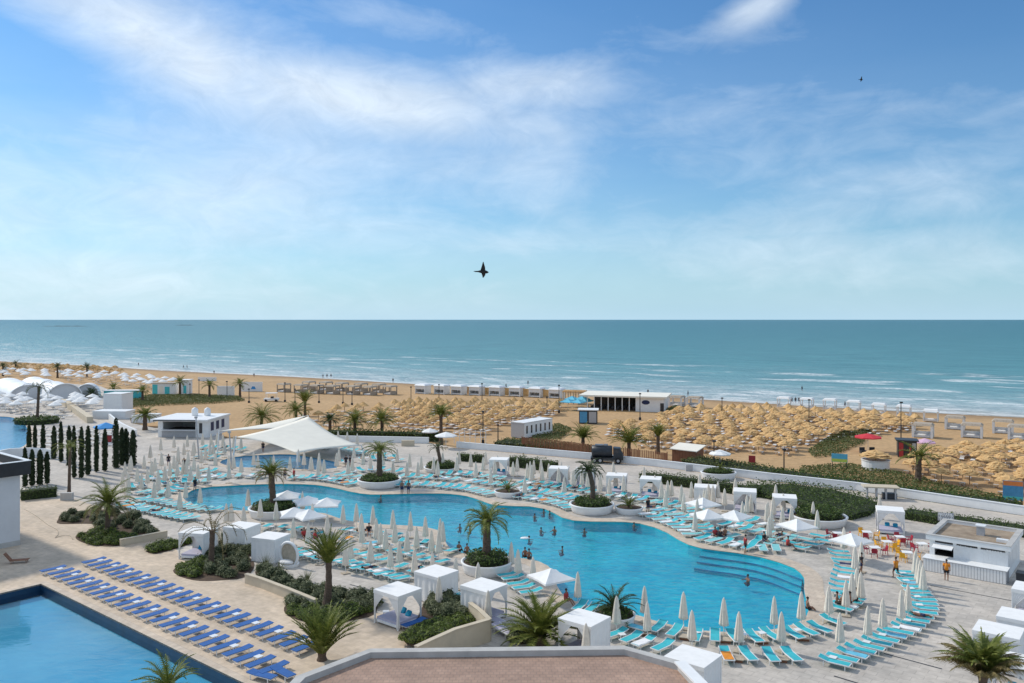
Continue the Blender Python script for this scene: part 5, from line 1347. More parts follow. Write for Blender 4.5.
# ------------------------------------------------------------------ four-post cabanas with curtains
def cabana_fn(sx=2.5, sy=2.3, h=2.35, closed=(), bed=True, roof='white_fabric', mattress='mattress', curtain='white_fabric'):
    """closed: sides hung with full curtains (0 front, 1 right, 2 back, 3 left); the other sides have tied drapes"""
    def fn():
        t = thing('cabana', '', 'cabana'); x, y = sx / 2, sy / 2
        for px_, py_ in ((-x, -y), (x, -y), (x, y), (-x, y)): MB().box((px_ * .97, py_ * .97, h / 2), (.10, .10, h)).build('post', M['white'], t)
        rf = MB(); rf.box((0, 0, h + .06), (sx + .08, sy + .08, .06))
        for c_, d in (((0, -y - .035, h - .06), (sx + .08, .02, .24)), ((0, y + .035, h - .06), (sx + .08, .02, .24)), ((-x - .035, 0, h - .06), (.02, sy + .05, .24)), ((x + .035, 0, h - .06), (.02, sy + .05, .24))): rf.box(c_, d)
        rf.build('canopy', M[roof], t)
        sides = [(Vector((-x, -y)), Vector((x, -y))), (Vector((x, -y)), Vector((x, y))), (Vector((x, y)), Vector((-x, y))), (Vector((-x, y)), Vector((-x, -y)))]
        for i, (a, b) in enumerate(sides):
            d = (b - a).normalized(); nn = Vector((d.y, -d.x)); ln = (b - a).length
            if i in closed:
                m = MB(); k = 40
                def fn2(u, v, a=a, d=d, nn=nn, ln=ln):
                    p = a + d * (ln * u) + nn * (.024 * math.sin(u * 31 + 1.5 * math.sin(u * 7)) * (.3 + v * .7)); return (p.x, p.y, h - .02 - (h - .08) * v)
                m.grid(fn2, k * 2, 6); m.build('curtain', M[curtain], t, True)
            else:
                for s_ in (0, 1):
                    m = MB(); p0 = a if s_ == 0 else b; dd = d if s_ == 0 else -d
                    def fn3(u, v, p0=p0, dd=dd, nn=nn, ln=ln):
                        q = (1 - min(1, v / .58)); w_ = .13 + (ln * .47 - .13) * q ** 1.25; w_ *= 1.0 if v < .58 else 1.0 + .5 * (v - .58)
                        p = p0 + dd * (w_ * u) + nn * (.03 * math.sin(u * 34) * (1 - .3 * q)); return (p.x, p.y, h - .02 - (h - .1) * v)
                    m.grid(fn3, 16, 12); m.build('curtain', M[curtain], t, True)
        if bed:
            MB().box((0, 0, .22), (sx - .15, sy - .15, .18)).build('platform', M['white'], t)
            MB().box((0, 0, .39), (sx - .3, sy - .3, .17)).build('mattress', M[mattress], t)
            for px_, py_ in ((-x + .2, -y + .2), (x - .2, -y + .2), (x - .2, y - .2), (-x + .2, y - .2)): MB().box((px_, py_, .065), (.1, .1, .13)).build('leg', M['white'], t)
        return t
    return fn
CB = {'open': Proto(cabana_fn()), 'closed': Proto(cabana_fn(closed=(0, 1, 2, 3))), 'half': Proto(cabana_fn(closed=(1, 2))), 'back': Proto(cabana_fn(closed=(2,))), 'front': Proto(cabana_fn(closed=(0, 3)))}
def cushion(loc, rz, label, s=.55, m='cushion', tilt=50):
    mb = MB(); mb.ball((0, 0, 0), (s * .5, s * .5, .11), 12, 6)
    for i, (x, y, z) in enumerate(mb.v): mb.v[i] = (max(-s * .42, min(s * .42, x * 1.25)), max(-s * .42, min(s * .42, y * 1.25)), z)
    o = mb.build('cushion', M[m], None, True, loc); o.rotation_euler = (R(tilt), 0, rz); return tag(o, label, 'cushion')
CABS = [  # x, y of the nearest foot in the photo, angle, kind, label, cushion label
    (397.5, 631, -39, 'open', 'white curtained cabana with lilac daybed on the terrace beside the beige wall', 'blue cushion'),
    (437, 606, -39, 'closed', 'white curtained cabana right behind the raised shrub bed, upper of two', None),
    (486, 626, -39, 'front', 'white curtained cabana above the lilac lounger, right of the raised shrub bed', None),
    (590, 665, -39, 'half', 'white half-curtained cabana right of the bushy bright palm', None),
    (703, 706, -39, 'closed', 'white closed cabana just outside the roof parapet at the bottom', None),
    (191, 560, -12, 'half', 'white cabana with lilac daybed and teal cushion beside the dying palm', 'teal cushion'),
    (234, 551, -20, 'closed', 'white closed cabana in the middle of the three left ones', None),
    (263, 563, -20, 'closed', 'white closed cabana at the right of the three left ones', None),
    (498, 477, -8, 'open', 'white draped cabana farthest left in the promenade row', 'blue cushion'),
    (558, 487, -10, 'half', 'white cabana second from the left in the promenade row', None),
    (584, 489, -12, 'back', 'white cabana just left of the tall leaning palm', None),
    (616, 495, -12, 'open', 'white draped cabana right of the tall leaning palm', 'blue cushion'),
    (650, 499, -14, 'open', 'white draped cabana behind the small yucca planter', 'blue cushion'),
    (705, 506, -15, 'closed', 'white closed cabana behind the three open white parasols', None),
    (745, 513, -16, 'half', 'white cabana with blue cushion right of the closed one', 'blue cushion'),
    (785, 520, -16, 'open', 'white draped cabana left of the wide hedge planter', 'blue cushion'),
    (891, 535, -20, 'open', 'white cabana with lilac bed behind the red and yellow tables', 'blue cushion'),
    (1018, 679, -39, 'half', 'white half-curtained cabana at the right edge, behind the ragged palm', None),
    (1040, 658, -39, 'closed', 'white closed cabana at the right edge, one farther back', None),
    (1052, 630, -39, 'half', 'white half-curtained cabana at the right edge beside the snack bar', None),
    (1037, 716, -39, 'open', 'white cabana with lilac bed at the bottom right corner', 'teal cushion')]
for x, y, a, kind, lab, cu in CABS:
    p = W2(x, y); a = R(a); c = p + Vector((-math.sin(a), math.cos(a))) * 1.15 + (Vector((math.cos(a), math.sin(a))) * (-1.2 if a < -.6 else 0))
    if a > -.6: pass
    big = 1.0 if y > 520 else .98
    CB[kind].put((c.x, c.y, 0.0 if y < 560 or x > 440 else .005), a, lab, None, big if kind != 'closed' else (big, big, big * .9))
    if cu:
        s_ = 'on the ' + lab.split(' on the ')[0].split(' beside ')[0].split(' with ')[0]
        for k, (dx, dy) in enumerate(((.55, .55), (-.2, .75))):
            q = c + Vector((math.cos(a) * dx - math.sin(a) * dy, math.sin(a) * dx + math.cos(a) * dy))
            short = {397.5: 'terrace cabana by the beige wall', 191: 'cabana beside the dying palm', 498: 'leftmost promenade cabana', 616: 'cabana right of the leaning palm', 650: 'cabana behind the small yucca', 745: 'cabana right of the closed one',
                     785: 'cabana left of the hedge planter', 891: 'cabana behind the café tables', 1037: 'bottom right corner cabana'}[x]
            cushion((q.x, q.y, .62 * big), a, '%s on the bed of the %s, %s one' % (cu, short, 'right' if k == 0 else 'left'))
# loungers lying by the terrace cabana and the near cabana
lsingle(414, 627, 22, -8, 'blue sun lounger beside the curtained terrace cabana', 'blue')
lsingle(503, 634, -26, -14, 'lilac covered sun lounger beside the end of the beige wall', 'lilac')
lsingle(493, 623, -26, -12, 'lilac covered sun lounger under the near cabana', 'lilac')
p = W2(386, 617); TB.put((p.x, p.y, .01), .2, 'small white side table in front of the curtained terrace cabana', None)

# egg seat: white hoop with a tan disc
def egg_seat():
    b = W(289, 566); t = thing('egg_seat', 'round white hoop daybed with tan back and white cushion', 'daybed', b, R(-30)); m = MB()
    pts = [(1.05 * math.cos(a), 0, 1.05 + 1.05 * math.sin(a)) for a in [R(-70 + 320 * i / 24) for i in range(25)]]
    m.tube(pts, .13, 8); m.build('hoop', M['white'], t, True)
    o = MB().lathe([(.2, 0), (.95, .0), (.98, .06), (.2, .12)], 28).build('back_disc', M['stone'], t)
    o.rotation_euler = (R(90), 0, 0); o.location = (0, .1, 1.05)
    MB().ball((0, -.35, .45), (.8, .5, .2), 14, 8).build('cushion_pad', M['white_cloth'], t, True)
    MB().lathe([(.85, 0), (.9, .25), (.8, .3)], 24).build('base', M['white'], t)
egg_seat()
# folding brown lounger on the terrace
def brown_lounger():
    b = W(17, 563); t = thing('folding_lounger', 'dark brown folding lounger with raised back standing alone on the terrace', 'lounger', b, R(15))
    MB().box((.2, 0, .28), (1.5, .6, .05)).build('seat', M['wood'], t)
    m = MB(); m.bar((-.5, 0, .3), (-1.0, 0, .95), .6, .05); m.build('backrest', M['wood'], t)
    for x in (-.4, .8):
        for y in (-.27, .27): MB().bar((x, y, 0), (x, y, .26), .05).build('leg', M['wood'], t)
brown_lounger()
hose = [W(x, y) + Vector((0, 0, .02)) for x, y in [(24, 509), (36, 516), (48, 525), (57, 530), (58, 535), (55, 538), (62, 536), (70, 536), (73, 540)]]
tag(MB().tube(spline(hose, False, .5), .03, 6).build('garden_hose', M['stone'], None, True), 'thin beige garden hose snaking over the terrace', 'hose')
tag(MB().box((0, 0, .45), (1.4, .5, .9)).build('planter_box', M['concrete'], None, False, W(67, 500)), 'small grey concrete block at the end of the clipped hedge', 'block')

# ------------------------------------------------------------------ café chairs and tables
def chair_fn(mm):
    def fn():
        t = thing('cafe_chair', '', 'chair')
        MB().box((0, 0, .44), (.48, .46, .05)).build('seat', M[mm], t)
        m = MB(); m.bar((0, .23, .46), (0, .32, .88), .46, .035); m.build('backrest', M[mm], t)
        for s_ in (-1, 1):
            m = MB(); m.bar((s_ * .25, .24, .66), (s_ * .25, -.18, .66), .045); m.bar((s_ * .25, -.17, .66), (s_ * .25, -.19, .44), .04); m.build('armrest', M[mm], t)
            for y in (-.2, .22): MB().bar((s_ * .21, y, .42), (s_ * .25, y * 1.2, 0), .045).build('leg', M[mm], t)
        return t
    return fn
CH = {'yellow': Proto(chair_fn('yellow_plastic')), 'red': Proto(chair_fn('red_plastic'))}
def cafe_table_fn():
    t = thing('cafe_table', '', 'table')
    MB().box((0, 0, .73), (.85, .85, .04)).build('table_top', M['white'], t)
    for sx in (-1, 1):
        for sy in (-1, 1): MB().bar((sx * .36, sy * .36, 0), (sx * .34, sy * .34, .71), .045).build('leg', M['white'], t)
    return t
CT = Proto(cafe_table_fn)
for (x, y, chairs, lab) in ((838, 540, 'rrr', 'white café table with red chairs left of the open white parasol'), (867, 539, 'yyr', 'white café table farthest back beside the bed cabana'), (887, 549, 'yyyy', 'white café table in the middle with only yellow chairs'),
                            (900, 544, 'rrrr', 'white café table behind the middle one with red chairs'), (875, 555, 'rrr', 'white café table in front with red chairs'), (907, 560, 'yyy', 'white café table in front of the snack bar parasols'), (922, 551, 'rr', 'white café table beside the snack bar wall')):
    c = W2(x, y); a0 = random.uniform(-.4, .4); CT.put((c.x, c.y, 0), a0, lab)
    for k, ch in enumerate(chairs):
        a = a0 + k * 2 * PI / len(chairs) + random.uniform(-.25, .25); q = c + Vector((math.cos(a), math.sin(a))) * .85
        tb = lab.replace('white café table ', '').split(' with ')[0]
        CH['yellow' if ch == 'y' else 'red'].put((q.x, q.y, 0), a - PI / 2, '%s plastic chair at the table %s' % ('yellow' if ch == 'y' else 'red', tb), '%s chairs at the table %s' % ('yellow' if ch == 'y' else 'red', tb))

# sign on legs by the snack bar: white scrollwork lettering too small to read
def script_sign():
    b = W(946, 531); t = thing('script_sign', 'white script sign on two legs behind the snack bar roof', 'sign', b, R(-20))
    MB().box((-.5, 0, .9), (.07, .07, 1.8)).build('leg', M['white_metal'], t); MB().box((.5, 0, .9), (.07, .07, 1.8)).build('leg', M['white_metal'], t)
    m = MB()
    for r, (z, n) in enumerate(((1.65, 5), (1.25, 5))):
        pts = [(-.65 + 1.3 * i / 40, 0, z + .13 * math.sin(i * .95 + r) + .05 * math.sin(i * 2.3)) for i in range(41)]; m.tube(pts, .035, 5)
    m.build('lettering', M['white_metal'], t)
    MB().box((0, .06, 1.45), (1.5, .03, .85)).build('backing', M['steel'], t)
script_sign()

# ------------------------------------------------------------------ people
def tubes(parts, name, m, parent, n=8):
    mb = MB()
    for pts, rad in parts: mb.tube(pts, rad, n)
    return mb.build(name, M[m], parent, True)
def skin_body(joints, edges, rad, m, parent):
    me = bpy.data.meshes.new('body'); me.from_pydata(joints, edges, []); o = bpy.data.objects.new('body', me); C.objects.link(o); o.parent = parent
    sk = o.modifiers.new('skin', 'SKIN'); sk.use_smooth_shade = True
    for i, v in enumerate(me.skin_vertices[0].data): v.radius = rad[i] if isinstance(rad[i], tuple) else (rad[i], rad[i]); v.use_root = (i == 0)
    sb = o.modifiers.new('round', 'SUBSURF'); sb.levels = 1; sb.render_levels = 1
    dg = bpy.context.evaluated_depsgraph_get(); dg.update(); ev = o.evaluated_get(dg); nm = bpy.data.meshes.new_from_object(ev)
    o.modifiers.clear(); o.data = nm; nm.materials.clear(); nm.materials.append(M[m])
    nm.polygons.foreach_set('use_smooth', [True] * len(nm.polygons)); return o
def person(pose='stand', top=None, bottom='black_cloth', skin='skin', hair=True):
    """a figure 1.74 m tall facing -y"""
    t = thing('person', '', 'person')
    if pose in ('stand', 'walk'):
        w_ = .22 if pose == 'walk' else .03
        J = [(0, 0, .93), (0, .01, 1.15), (0, 0, 1.38), (0, -.005, 1.50), (0, -.02, 1.56), (0, -.03, 1.65), (0, -.02, 1.72),
             (.10, 0, .90), (.11, -w_, .50), (.11, -w_ + .06, .08), (.12, -w_ - .12, .035), (-.10, 0, .90), (-.11, w_ * .6, .49), (-.11, w_ + .14, .09), (-.12, w_ + .02, .035),
             (.18, 0, 1.41), (.25, w_ * .5 + .02, 1.13), (.26, w_ * .5 - .10, .88), (.26, w_ * .5 - .13, .78), (-.18, 0, 1.41), (-.25, -w_ * .5 + .02, 1.13), (-.26, -w_ * .5 - .10, .88), (-.26, -w_ * .5 - .13, .78)]
    elif pose == 'sit':
        J = [(0, 0, .12), (0, .02, .36), (0, .0, .58), (0, -.005, .70), (0, -.02, .76), (0, -.03, .85), (0, -.02, .92),
             (.10, -.03, .10), (.13, -.42, .18), (.13, -.70, -.18), (.13, -.82, -.22), (-.10, -.03, .10), (-.13, -.42, .18), (-.13, -.70, -.18), (-.13, -.82, -.22),
             (.18, 0, .61), (.25, -.05, .35), (.19, -.25, .2), (.16, -.33, .18), (-.18, 0, .61), (-.25, -.05, .35), (-.19, -.25, .2), (-.16, -.33, .18)]
    elif pose == 'swim':
        J = [(0, 0, .12), (0, .02, .36), (0, .0, .58), (0, -.005, .70), (0, -.02, .76), (0, -.03, .85), (0, -.02, .92),
             (.10, -.03, .10), (.14, -.34, .26), (.12, -.14, .0), (.12, -.20, -.05), (-.10, -.03, .10), (-.14, -.32, .28), (-.12, -.12, .02), (-.12, -.18, -.03),
             (.18, 0, .61), (.30, -.12, .48), (.32, -.36, .50), (.30, -.44, .50), (-.18, 0, .61), (-.30, -.10, .46), (-.34, -.32, .48), (-.32, -.42, .48)]
    else:  # lying back on a lounger, head towards +y
        J = [(0, 0, .12), (0, .24, .14), (0, .45, .19), (0, .56, .22), (0, .62, .25), (0, .71, .29), (0, .77, .30),
             (.10, -.03, .12), (.12, -.44, .14), (.12, -.84, .08), (.12, -.88, .17), (-.10, -.03, .12), (-.13, -.40, .28), (-.12, -.72, .06), (-.12, -.84, .07),
             (.18, .47, .19), (.27, .22, .13), (.26, -.03, .12), (.26, -.12, .12), (-.18, .47, .19), (-.27, .22, .13), (-.26, -.03, .12), (-.26, -.12, .12)]
    E = [(0, 1), (1, 2), (2, 3), (3, 4), (4, 5), (5, 6), (0, 7), (7, 8), (8, 9), (9, 10), (0, 11), (11, 12), (12, 13), (13, 14), (2, 15), (15, 16), (16, 17), (17, 18), (2, 19), (19, 20), (20, 21), (21, 22)]
    rad = [(.15, .11), (.13, .10), (.16, .11), (.06, .06), (.06, .06), (.085, .10), (.06, .07), (.09, .09), (.06, .06), (.04, .04), (.03, .05), (.09, .09), (.06, .06), (.04, .04), (.03, .05),
           (.06, .06), (.045, .045), (.035, .035), (.03, .04), (.06, .06), (.045, .045), (.035, .035), (.03, .04)]
    skin_body(J, E, rad, skin, t)
    V = [Vector(j) for j in J]
    hp = (V[5] + V[6]) / 2 + Vector((0, .02, .02)); h = MB(); h.ball(hp, (.092, .105, .10), 10, 7)
    h.v = [(x, y, max(z, hp.z - .05) if pose != 'lie' else z) for x, y, z in h.v]
    h.build('hair', M['hair'], t, True)
    up = (V[3] - V[0]).normalized()
    if top: tubes([([V[0] + up * -.02, V[1], V[2], V[3] - up * .06], [.175, .165, .185, .09]), ([V[15] - (V[16] - V[15]) * .1, V[15] + (V[16] - V[15]) * .75], [.085, .075]), ([V[19] - (V[20] - V[19]) * .1, V[19] + (V[20] - V[19]) * .75], [.085, .075])], 'shirt', top, t)
    if bottom: tubes([([V[0] + up * .10, V[0] - up * .02], [.165, .17]), ([V[7] + Vector((0, 0, .03)), V[7] + (V[8] - V[7]) * .62], [.115, .095]), ([V[11] + Vector((0, 0, .03)), V[11] + (V[12] - V[11]) * .62], [.115, .095])], 'shorts', bottom, t)
    return t
PR = {}
def put_person(key, loc, rz, label, group=None, s=1.0, **kw):
    if key not in PR: PR[key] = Proto(lambda: person(**kw))
    return PR[key].put(loc, rz, label, group, s)
P = dict(pose='walk', top='orange', bottom='black_cloth', skin='skin_tan')
put_person('orange_walk', W(896, 578), R(200), 'person in orange shirt and black shorts walking past the café tables', **P)
b = W(946.5, 580.5); put_person('orange_stand', b, R(150), 'person in orange shirt standing at the snack bar counter', pose='stand', top='orange', bottom='black_cloth', skin='skin_tan')
K = {'dark_stand': dict(pose='stand', top='black_cloth', bottom='navy_cloth', skin='skin_tan'), 'bare_stand': dict(pose='stand', top=None, bottom='navy_cloth', skin='skin_tan'), 'red_stand': dict(pose='stand', top='red_cloth', bottom='black_cloth', skin='skin'),
     'bare_sit': dict(pose='sit', top=None, bottom='black_cloth', skin='skin_tan'), 'red_sit': dict(pose='sit', top='red_cloth', bottom='black_cloth', skin='skin_tan'), 'dark_sit': dict(pose='sit', top='black_cloth', bottom='navy_cloth', skin='skin'),
     'lie': dict(pose='lie', top=None, bottom='navy_cloth', skin='skin_tan'), 'white_stand': dict(pose='stand', top='white_cloth', bottom='navy_cloth', skin='skin')}
for key, x, y, rz, lab in (
        ('dark_stand', 648, 513, 30, 'person in dark clothes standing beside the small yucca planter'), ('red_stand', 745.5, 553.5, 90, 'person in dark red standing at the right pool edge'),
        ('bare_stand', 402, 494.5, 180, 'person in swimwear standing at the far pool edge, left of two'), ('bare_stand', 408.5, 494.5, 170, 'person in swimwear standing at the far pool edge, right of two'),
        ('dark_stand', 195, 491, 60, 'person in black standing at the left end of the main pool'), ('dark_stand', 168.5, 466, 20, 'person in dark clothes standing among the far left parasols'),
        ('dark_stand', 184, 470, 200, 'person in dark clothes on the left deck walkway'), ('dark_stand', 350, 467, 100, 'person in black standing right of the shade sail'), ('dark_stand', 346, 467, 10, 'person in dark clothes carrying a towel right of the shade sail'),
        ('bare_stand', 285, 480, 30, 'person in swimwear standing left of the far lounger row'), ('red_stand', 294, 481, 300, 'person in red beside the far lounger row'), ('dark_stand', 263, 452, 0, 'person in black behind the splash pool'),
        ('dark_stand', 861.5, 573, 60, 'person in dark clothes by the closed parasols at the pool bend'), ('white_stand', 303, 452, 40, 'person in white under the shade sail')):
    put_person(key, W(x, y), R(rz), lab, **K[key])
for key, x, y, z, rz, lab in (
        ('bare_sit', 837, 609, .36, 60, 'bare-chested person seated on a turquoise lounger at the pool bend, leftmost'), ('bare_sit', 843, 611, .36, 140, 'bare-chested person seated at the pool bend, second from left'),
        ('bare_sit', 850, 609, .36, 250, 'bare-chested person seated at the pool bend, third from left'), ('red_sit', 856, 605, .36, 300, 'person in red seated at the pool bend, rightmost of the group'),
        ('red_sit', 715, 540, .36, 20, 'person in red seated on a lounger behind the pool edge, left of three'), ('dark_sit', 720, 541, .36, 120, 'person in black seated on a lounger behind the pool edge, middle of three'),
        ('bare_sit', 725, 540, .36, 200, 'bare-chested person seated behind the pool edge, right of three'), ('dark_sit', 764, 545, .36, 40, 'person in dark clothes seated by the right pool edge'),
        ('red_sit', 788, 550, .36, 70, 'person in red seated near the right pool edge'), ('bare_sit', 525, 558, .02, 190, 'person sitting on the pool edge right of the near palm planter, left one'),
        ('bare_sit', 529, 559.5, .02, 170, 'person sitting on the pool edge right of the near palm planter, right one'), ('bare_sit', 459, 552, .02, 160, 'person sitting on the pool edge left of the near palm planter'),
        ('bare_sit', 467, 554, .02, 200, 'person crouching on the pool edge behind the near palm planter'), ('bare_sit', 807.5, 610, .02, 90, 'person sitting at the pool bend behind a closed parasol'),
        ('red_sit', 304, 541, .36, 30, 'person in red seated under the front open white parasol, left one'), ('red_sit', 315, 543, .36, 80, 'person in red seated under the front open white parasol, right one'),
        ('red_sit', 566, 606, .36, 60, 'person in red seated behind the bushy bright palm'), ('red_sit', 385, 549, .36, 60, 'person in red on a lounger of the pool peninsula'), ('dark_sit', 369, 536, .36, 10, 'person in dark clothes on a lounger of the pool peninsula')):
    put_person(key, W(x, y) + Vector((0, 0, z)), R(rz), lab, **K[key])
for i, (x, y, lab) in enumerate(((534.7, 516, 'bather with wet dark hair behind the others near the far pool bay'), (543.8, 511.5, 'bather by the far pool wall, left of two'), (549.6, 513, 'bather by the far pool wall, right of two'), (541, 530, 'bather left of the white-capped pair in the pool middle'),
        (554.6, 531, 'bather standing waist-deep in the middle of the pool'), (584.5, 531, 'bather alone below the big palm planter'), (529, 538.5, 'bather beside a small white float'), (470, 528, 'bather right of the near parasols, far side of the palm'), (460, 526.5, 'bather close to the peninsula tip'),
        (562.5, 549, 'bather alone in the front middle of the pool'), (634, 525, 'bather at the far edge right of the yucca planter'), (748, 580, 'bather standing waist-deep near the pool steps'), (381, 497.5, 'bather climbing out below the far poolside palm'))):
    p = W(x, y, -.1); put_person('bather', (p.x, p.y, -.80 if i not in (4, 11) else -.60), R(random.uniform(0, 360)), lab, None, 1.0, pose='swim', top=None, bottom='navy_cloth', skin='skin_tan')
p = W(525, 538.5, -.1); tag(MB().ball((0, 0, 0), (.5, .35, .12), 10, 6).build('pool_float', M['white'], None, True, (p.x, p.y, -.06)), 'small white float beside a bather', 'float')
k = 0
for x, y, n in ((183.5, 368.5, 1), (187, 368.3, 1), (214, 374.5, 1), (254, 377.5, 1), (323, 378.5, 1), (327, 378.3, 1), (331, 378.3, 1), (393, 382.5, 1), (506, 388.5, 1), (528, 385, 1), (539, 391, 1), (648, 394.5, 1), (792, 403, 1), (795.5, 403, 1), (799, 403, 1), (845, 407.5, 1), (802, 391, 1), (138.5, 366, 1), (688, 396, 1)):
    k += 1; p = W(x, y, -2.1); put_person('walker', (p.x, p.y, -2.15 if y > 380 or x < 200 else -2.0), R(random.uniform(0, 360)), 'tiny far person on the shoreline, %s counted from the left' % ordw(sum(1 for q in (138.5, 183.5, 187, 214, 254, 323, 327, 331, 393, 506, 528, 539, 648, 688, 792, 795.5, 799, 802, 845) if q <= x)), 'people on the shoreline', 1.0, pose='walk', top='black_cloth', bottom='navy_cloth', skin='skin_tan')

# ------------------------------------------------------------------ straw parasols on the sand
def thatch_mb(seed, mb=None, c=(0, 0, 0), r=1.5, lo=False):
    rnd = random.Random(seed); mb = mb or MB(); n = 22 if not lo else 9
    prof = [(1.0, 1.72), (1.02, 1.86), (.80, 2.05), (.84, 2.10), (.56, 2.30), (.58, 2.36), (.26, 2.58), (.05, 2.74)] if not lo else [(1.0, 1.8), (.6, 2.25), (.05, 2.85)]
    vs, fs = [], []
    for i, (q, z) in enumerate(prof):
        for k in range(n):
            a = 2 * PI * k / n; rr = r * q * (1 + rnd.uniform(-.10, .10)); vs.append((c[0] + rr * math.cos(a), c[1] + rr * math.sin(a), c[2] + z + rnd.uniform(-.13, .07) * (1 if i < 6 else .3)))
    for i in range(len(prof) - 1):
        for k in range(n): fs.append((i * n + k, i * n + (k + 1) % n, (i + 1) * n + (k + 1) % n, (i + 1) * n + k))
    fs.append(tuple((len(prof) - 1) * n + k for k in range(n))); mb.add(vs, fs); return mb
def straw_fn(seed):
    def fn():
        t = thing('straw_parasol', '', 'parasol')
        thatch_mb(seed).build('thatch', M['thatch'], t); MB().tube([(0, 0, -.1), (0, 0, 2.7)], .06, 6).build('pole', M['pole_wood'], t); return t
    return fn
ST = [Proto(straw_fn(s)) for s in range(6)]
def beach_lounger_fn():
    m = MB(); m.box((-.25, 0, .3), (1.4, .62, .06)); m.bar((.45, 0, .32), (1.0, 0, .62), .62, .05)
    for sx in (-.8, .3):
        for sy in (-.25, .25): m.box((sx, sy, .14), (.05, .05, .28))
    return tag(m.build('beach_lounger', M['white_cloth'], None), None, 'beach lounger')
BL = Proto(beach_lounger_fn)
FIELDS = [('on the left sand below the row of cabanas', [(308, 416), (330, 412), (388, 410), (392, 424), (330, 431), (312, 426)], 5.6, 5.2),
          ('in the packed field left of the white container', [(392, 408), (412, 404.5), (560, 406.5), (566, 412), (548, 418), (510, 426), (488, 436), (430, 434), (394, 429)], 3.5, 4.4),
          ('in the packed field right of the beach restaurant', [(606, 436), (616, 429), (652, 426), (672, 415), (720, 411), (800, 413), (868, 418), (922, 424), (918, 431), (885, 433), (846, 438), (822, 450), (780, 457), (715, 453), (668, 450), (640, 446)], 3.5, 4.4),
          ('on the right sand beyond the dark kiosk', [(896, 470), (935, 457), (985, 451), (1030, 448), (1100, 452), (1100, 510), (1040, 501), (985, 489), (930, 480), (900, 474)], 3.5, 4.4)]
spots = []
ux, uy = Vector((.85, -.53)), Vector((.53, .85))
for fi, (d, poly_px, su, sv) in enumerate(FIELDS):
    poly = [W2(x, y, ZB) for x, y in poly_px]; c0 = sum(poly, Vector((0, 0))) / len(poly)
    for i in range(-60, 61):
        for j in range(-60, 61):
            p = c0 + ux * (i * su + (su / 2 if j % 2 else 0) + random.uniform(-.9, .9)) + uy * (j * sv + random.uniform(-1.0, 1.0))
            if inside(p, poly) and random.random() < .97: spots.append((p.length, p, fi))
spots.sort(key=lambda q: q[0])
rest, restp, restl = MB(), MB(), MB(); nl = 0
for i, (dd, p, fi) in enumerate(spots):
    if i < 296:
        ST[random.randrange(6)].put((p.x, p.y, ZB), random.uniform(0, 6), 'straw parasol on the sand ' + FIELDS[fi][0], 'straw parasols ' + FIELDS[fi][0], (lambda q: (q, q, random.uniform(.72, .92)))(random.uniform(.78, 1.08)))
    else:
        thatch_mb(i, rest, (p.x, p.y, ZB + random.uniform(-.55, -.2)), random.uniform(1.2, 1.6), True); restp.bar((p.x, p.y, ZB), (p.x, p.y, ZB + 1.9), .12)
    for s_ in (-1, 1):
        q = p + ux * s_ * .8 + uy * random.uniform(-1.9, -1.3); a = math.atan2(uy.y, uy.x) + random.uniform(-.1, .1) + PI
        if nl < 112: BL.put((q.x, q.y, ZB + .05), a, 'pale lounger under the straw parasols ' + FIELDS[fi][0], 'pale loungers ' + FIELDS[fi][0])
        else: restl.box((q.x, q.y, ZB + .33), (1.7, .62, .1), a)
        nl += 1
o = rest.build('far_straw_parasols', M['thatch']); o['kind'] = 'stuff'; tag(o, 'mass of far straw parasols crowding the beach up to the shoreline', 'parasols')
o2 = restp.build('far_parasol_poles', M['pole_wood'], None); o2['kind'] = 'stuff'; tag(o2, 'poles of the far straw parasols on the beach', 'poles')
o3 = restl.build('far_beach_loungers', M['white_cloth'], None); o3['kind'] = 'stuff'; tag(o3, 'pale loungers under the far straw parasols', 'loungers')

# ------------------------------------------------------------------ cabanas on the beach
def beach_cabana_fn(roofm, sx=3.0, sy=2.8, h=2.4, flat=True, bed=True, dark=False, pw=.2):
    def fn():
        t = thing('beach_cabana', '', 'beach cabana'); x, y = sx / 2, sy / 2
        for px_, py_ in ((-x, -y), (x, -y), (x, y), (-x, y)): MB().box((px_, py_, h / 2), (pw, pw, h)).build('post', M['thatch_grey' if dark else 'white'], t)
        m = MB(); m.box((0, 0, h + .18), (sx + .6, sy + .6, .42), top=.8); m.build('roof', M[roofm], t)
        if bed: MB().box((0, 0, .3), (sx - .3, sy - .3, .4)).build('bed', M['white_cloth'], t)
        hh = h - .1 if roofm == 'tent' else 1.0
        for s_ in (-1, 1): MB().box((s_ * (x - .02), 0, hh / 2 + .02), (.08, sy - .5 if roofm != 'tent' else sy - .2, hh)).build('side_panel', M['thatch_grey' if roofm == 'thatch_grey' and dark else 'white_cloth'], t)
        if roofm == 'tent': MB().box((0, -y - .02, h - .55), (sx + .1, .06, 1.2)).build('valance', M['white_cloth'], t)
        if roofm != 'white_fabric': MB().box((0, y - .02, hh / 2 + .02), (sx - .4, .08, hh)).build('back_panel', M['thatch_grey' if dark else 'white_cloth'], t)
        return t
    return fn
BC = {'grey': Proto(beach_cabana_fn('thatch_grey', dark=True, pw=.25)), 'straw': Proto(beach_cabana_fn('thatch_grey', 3.3, 2.8, pw=.4)), 'white': Proto(beach_cabana_fn('white_fabric', 2.8, 2.4, 2.3)), 'tent': Proto(beach_cabana_fn('tent', 3.6, 3, 2.6))}
GA = R(-32)
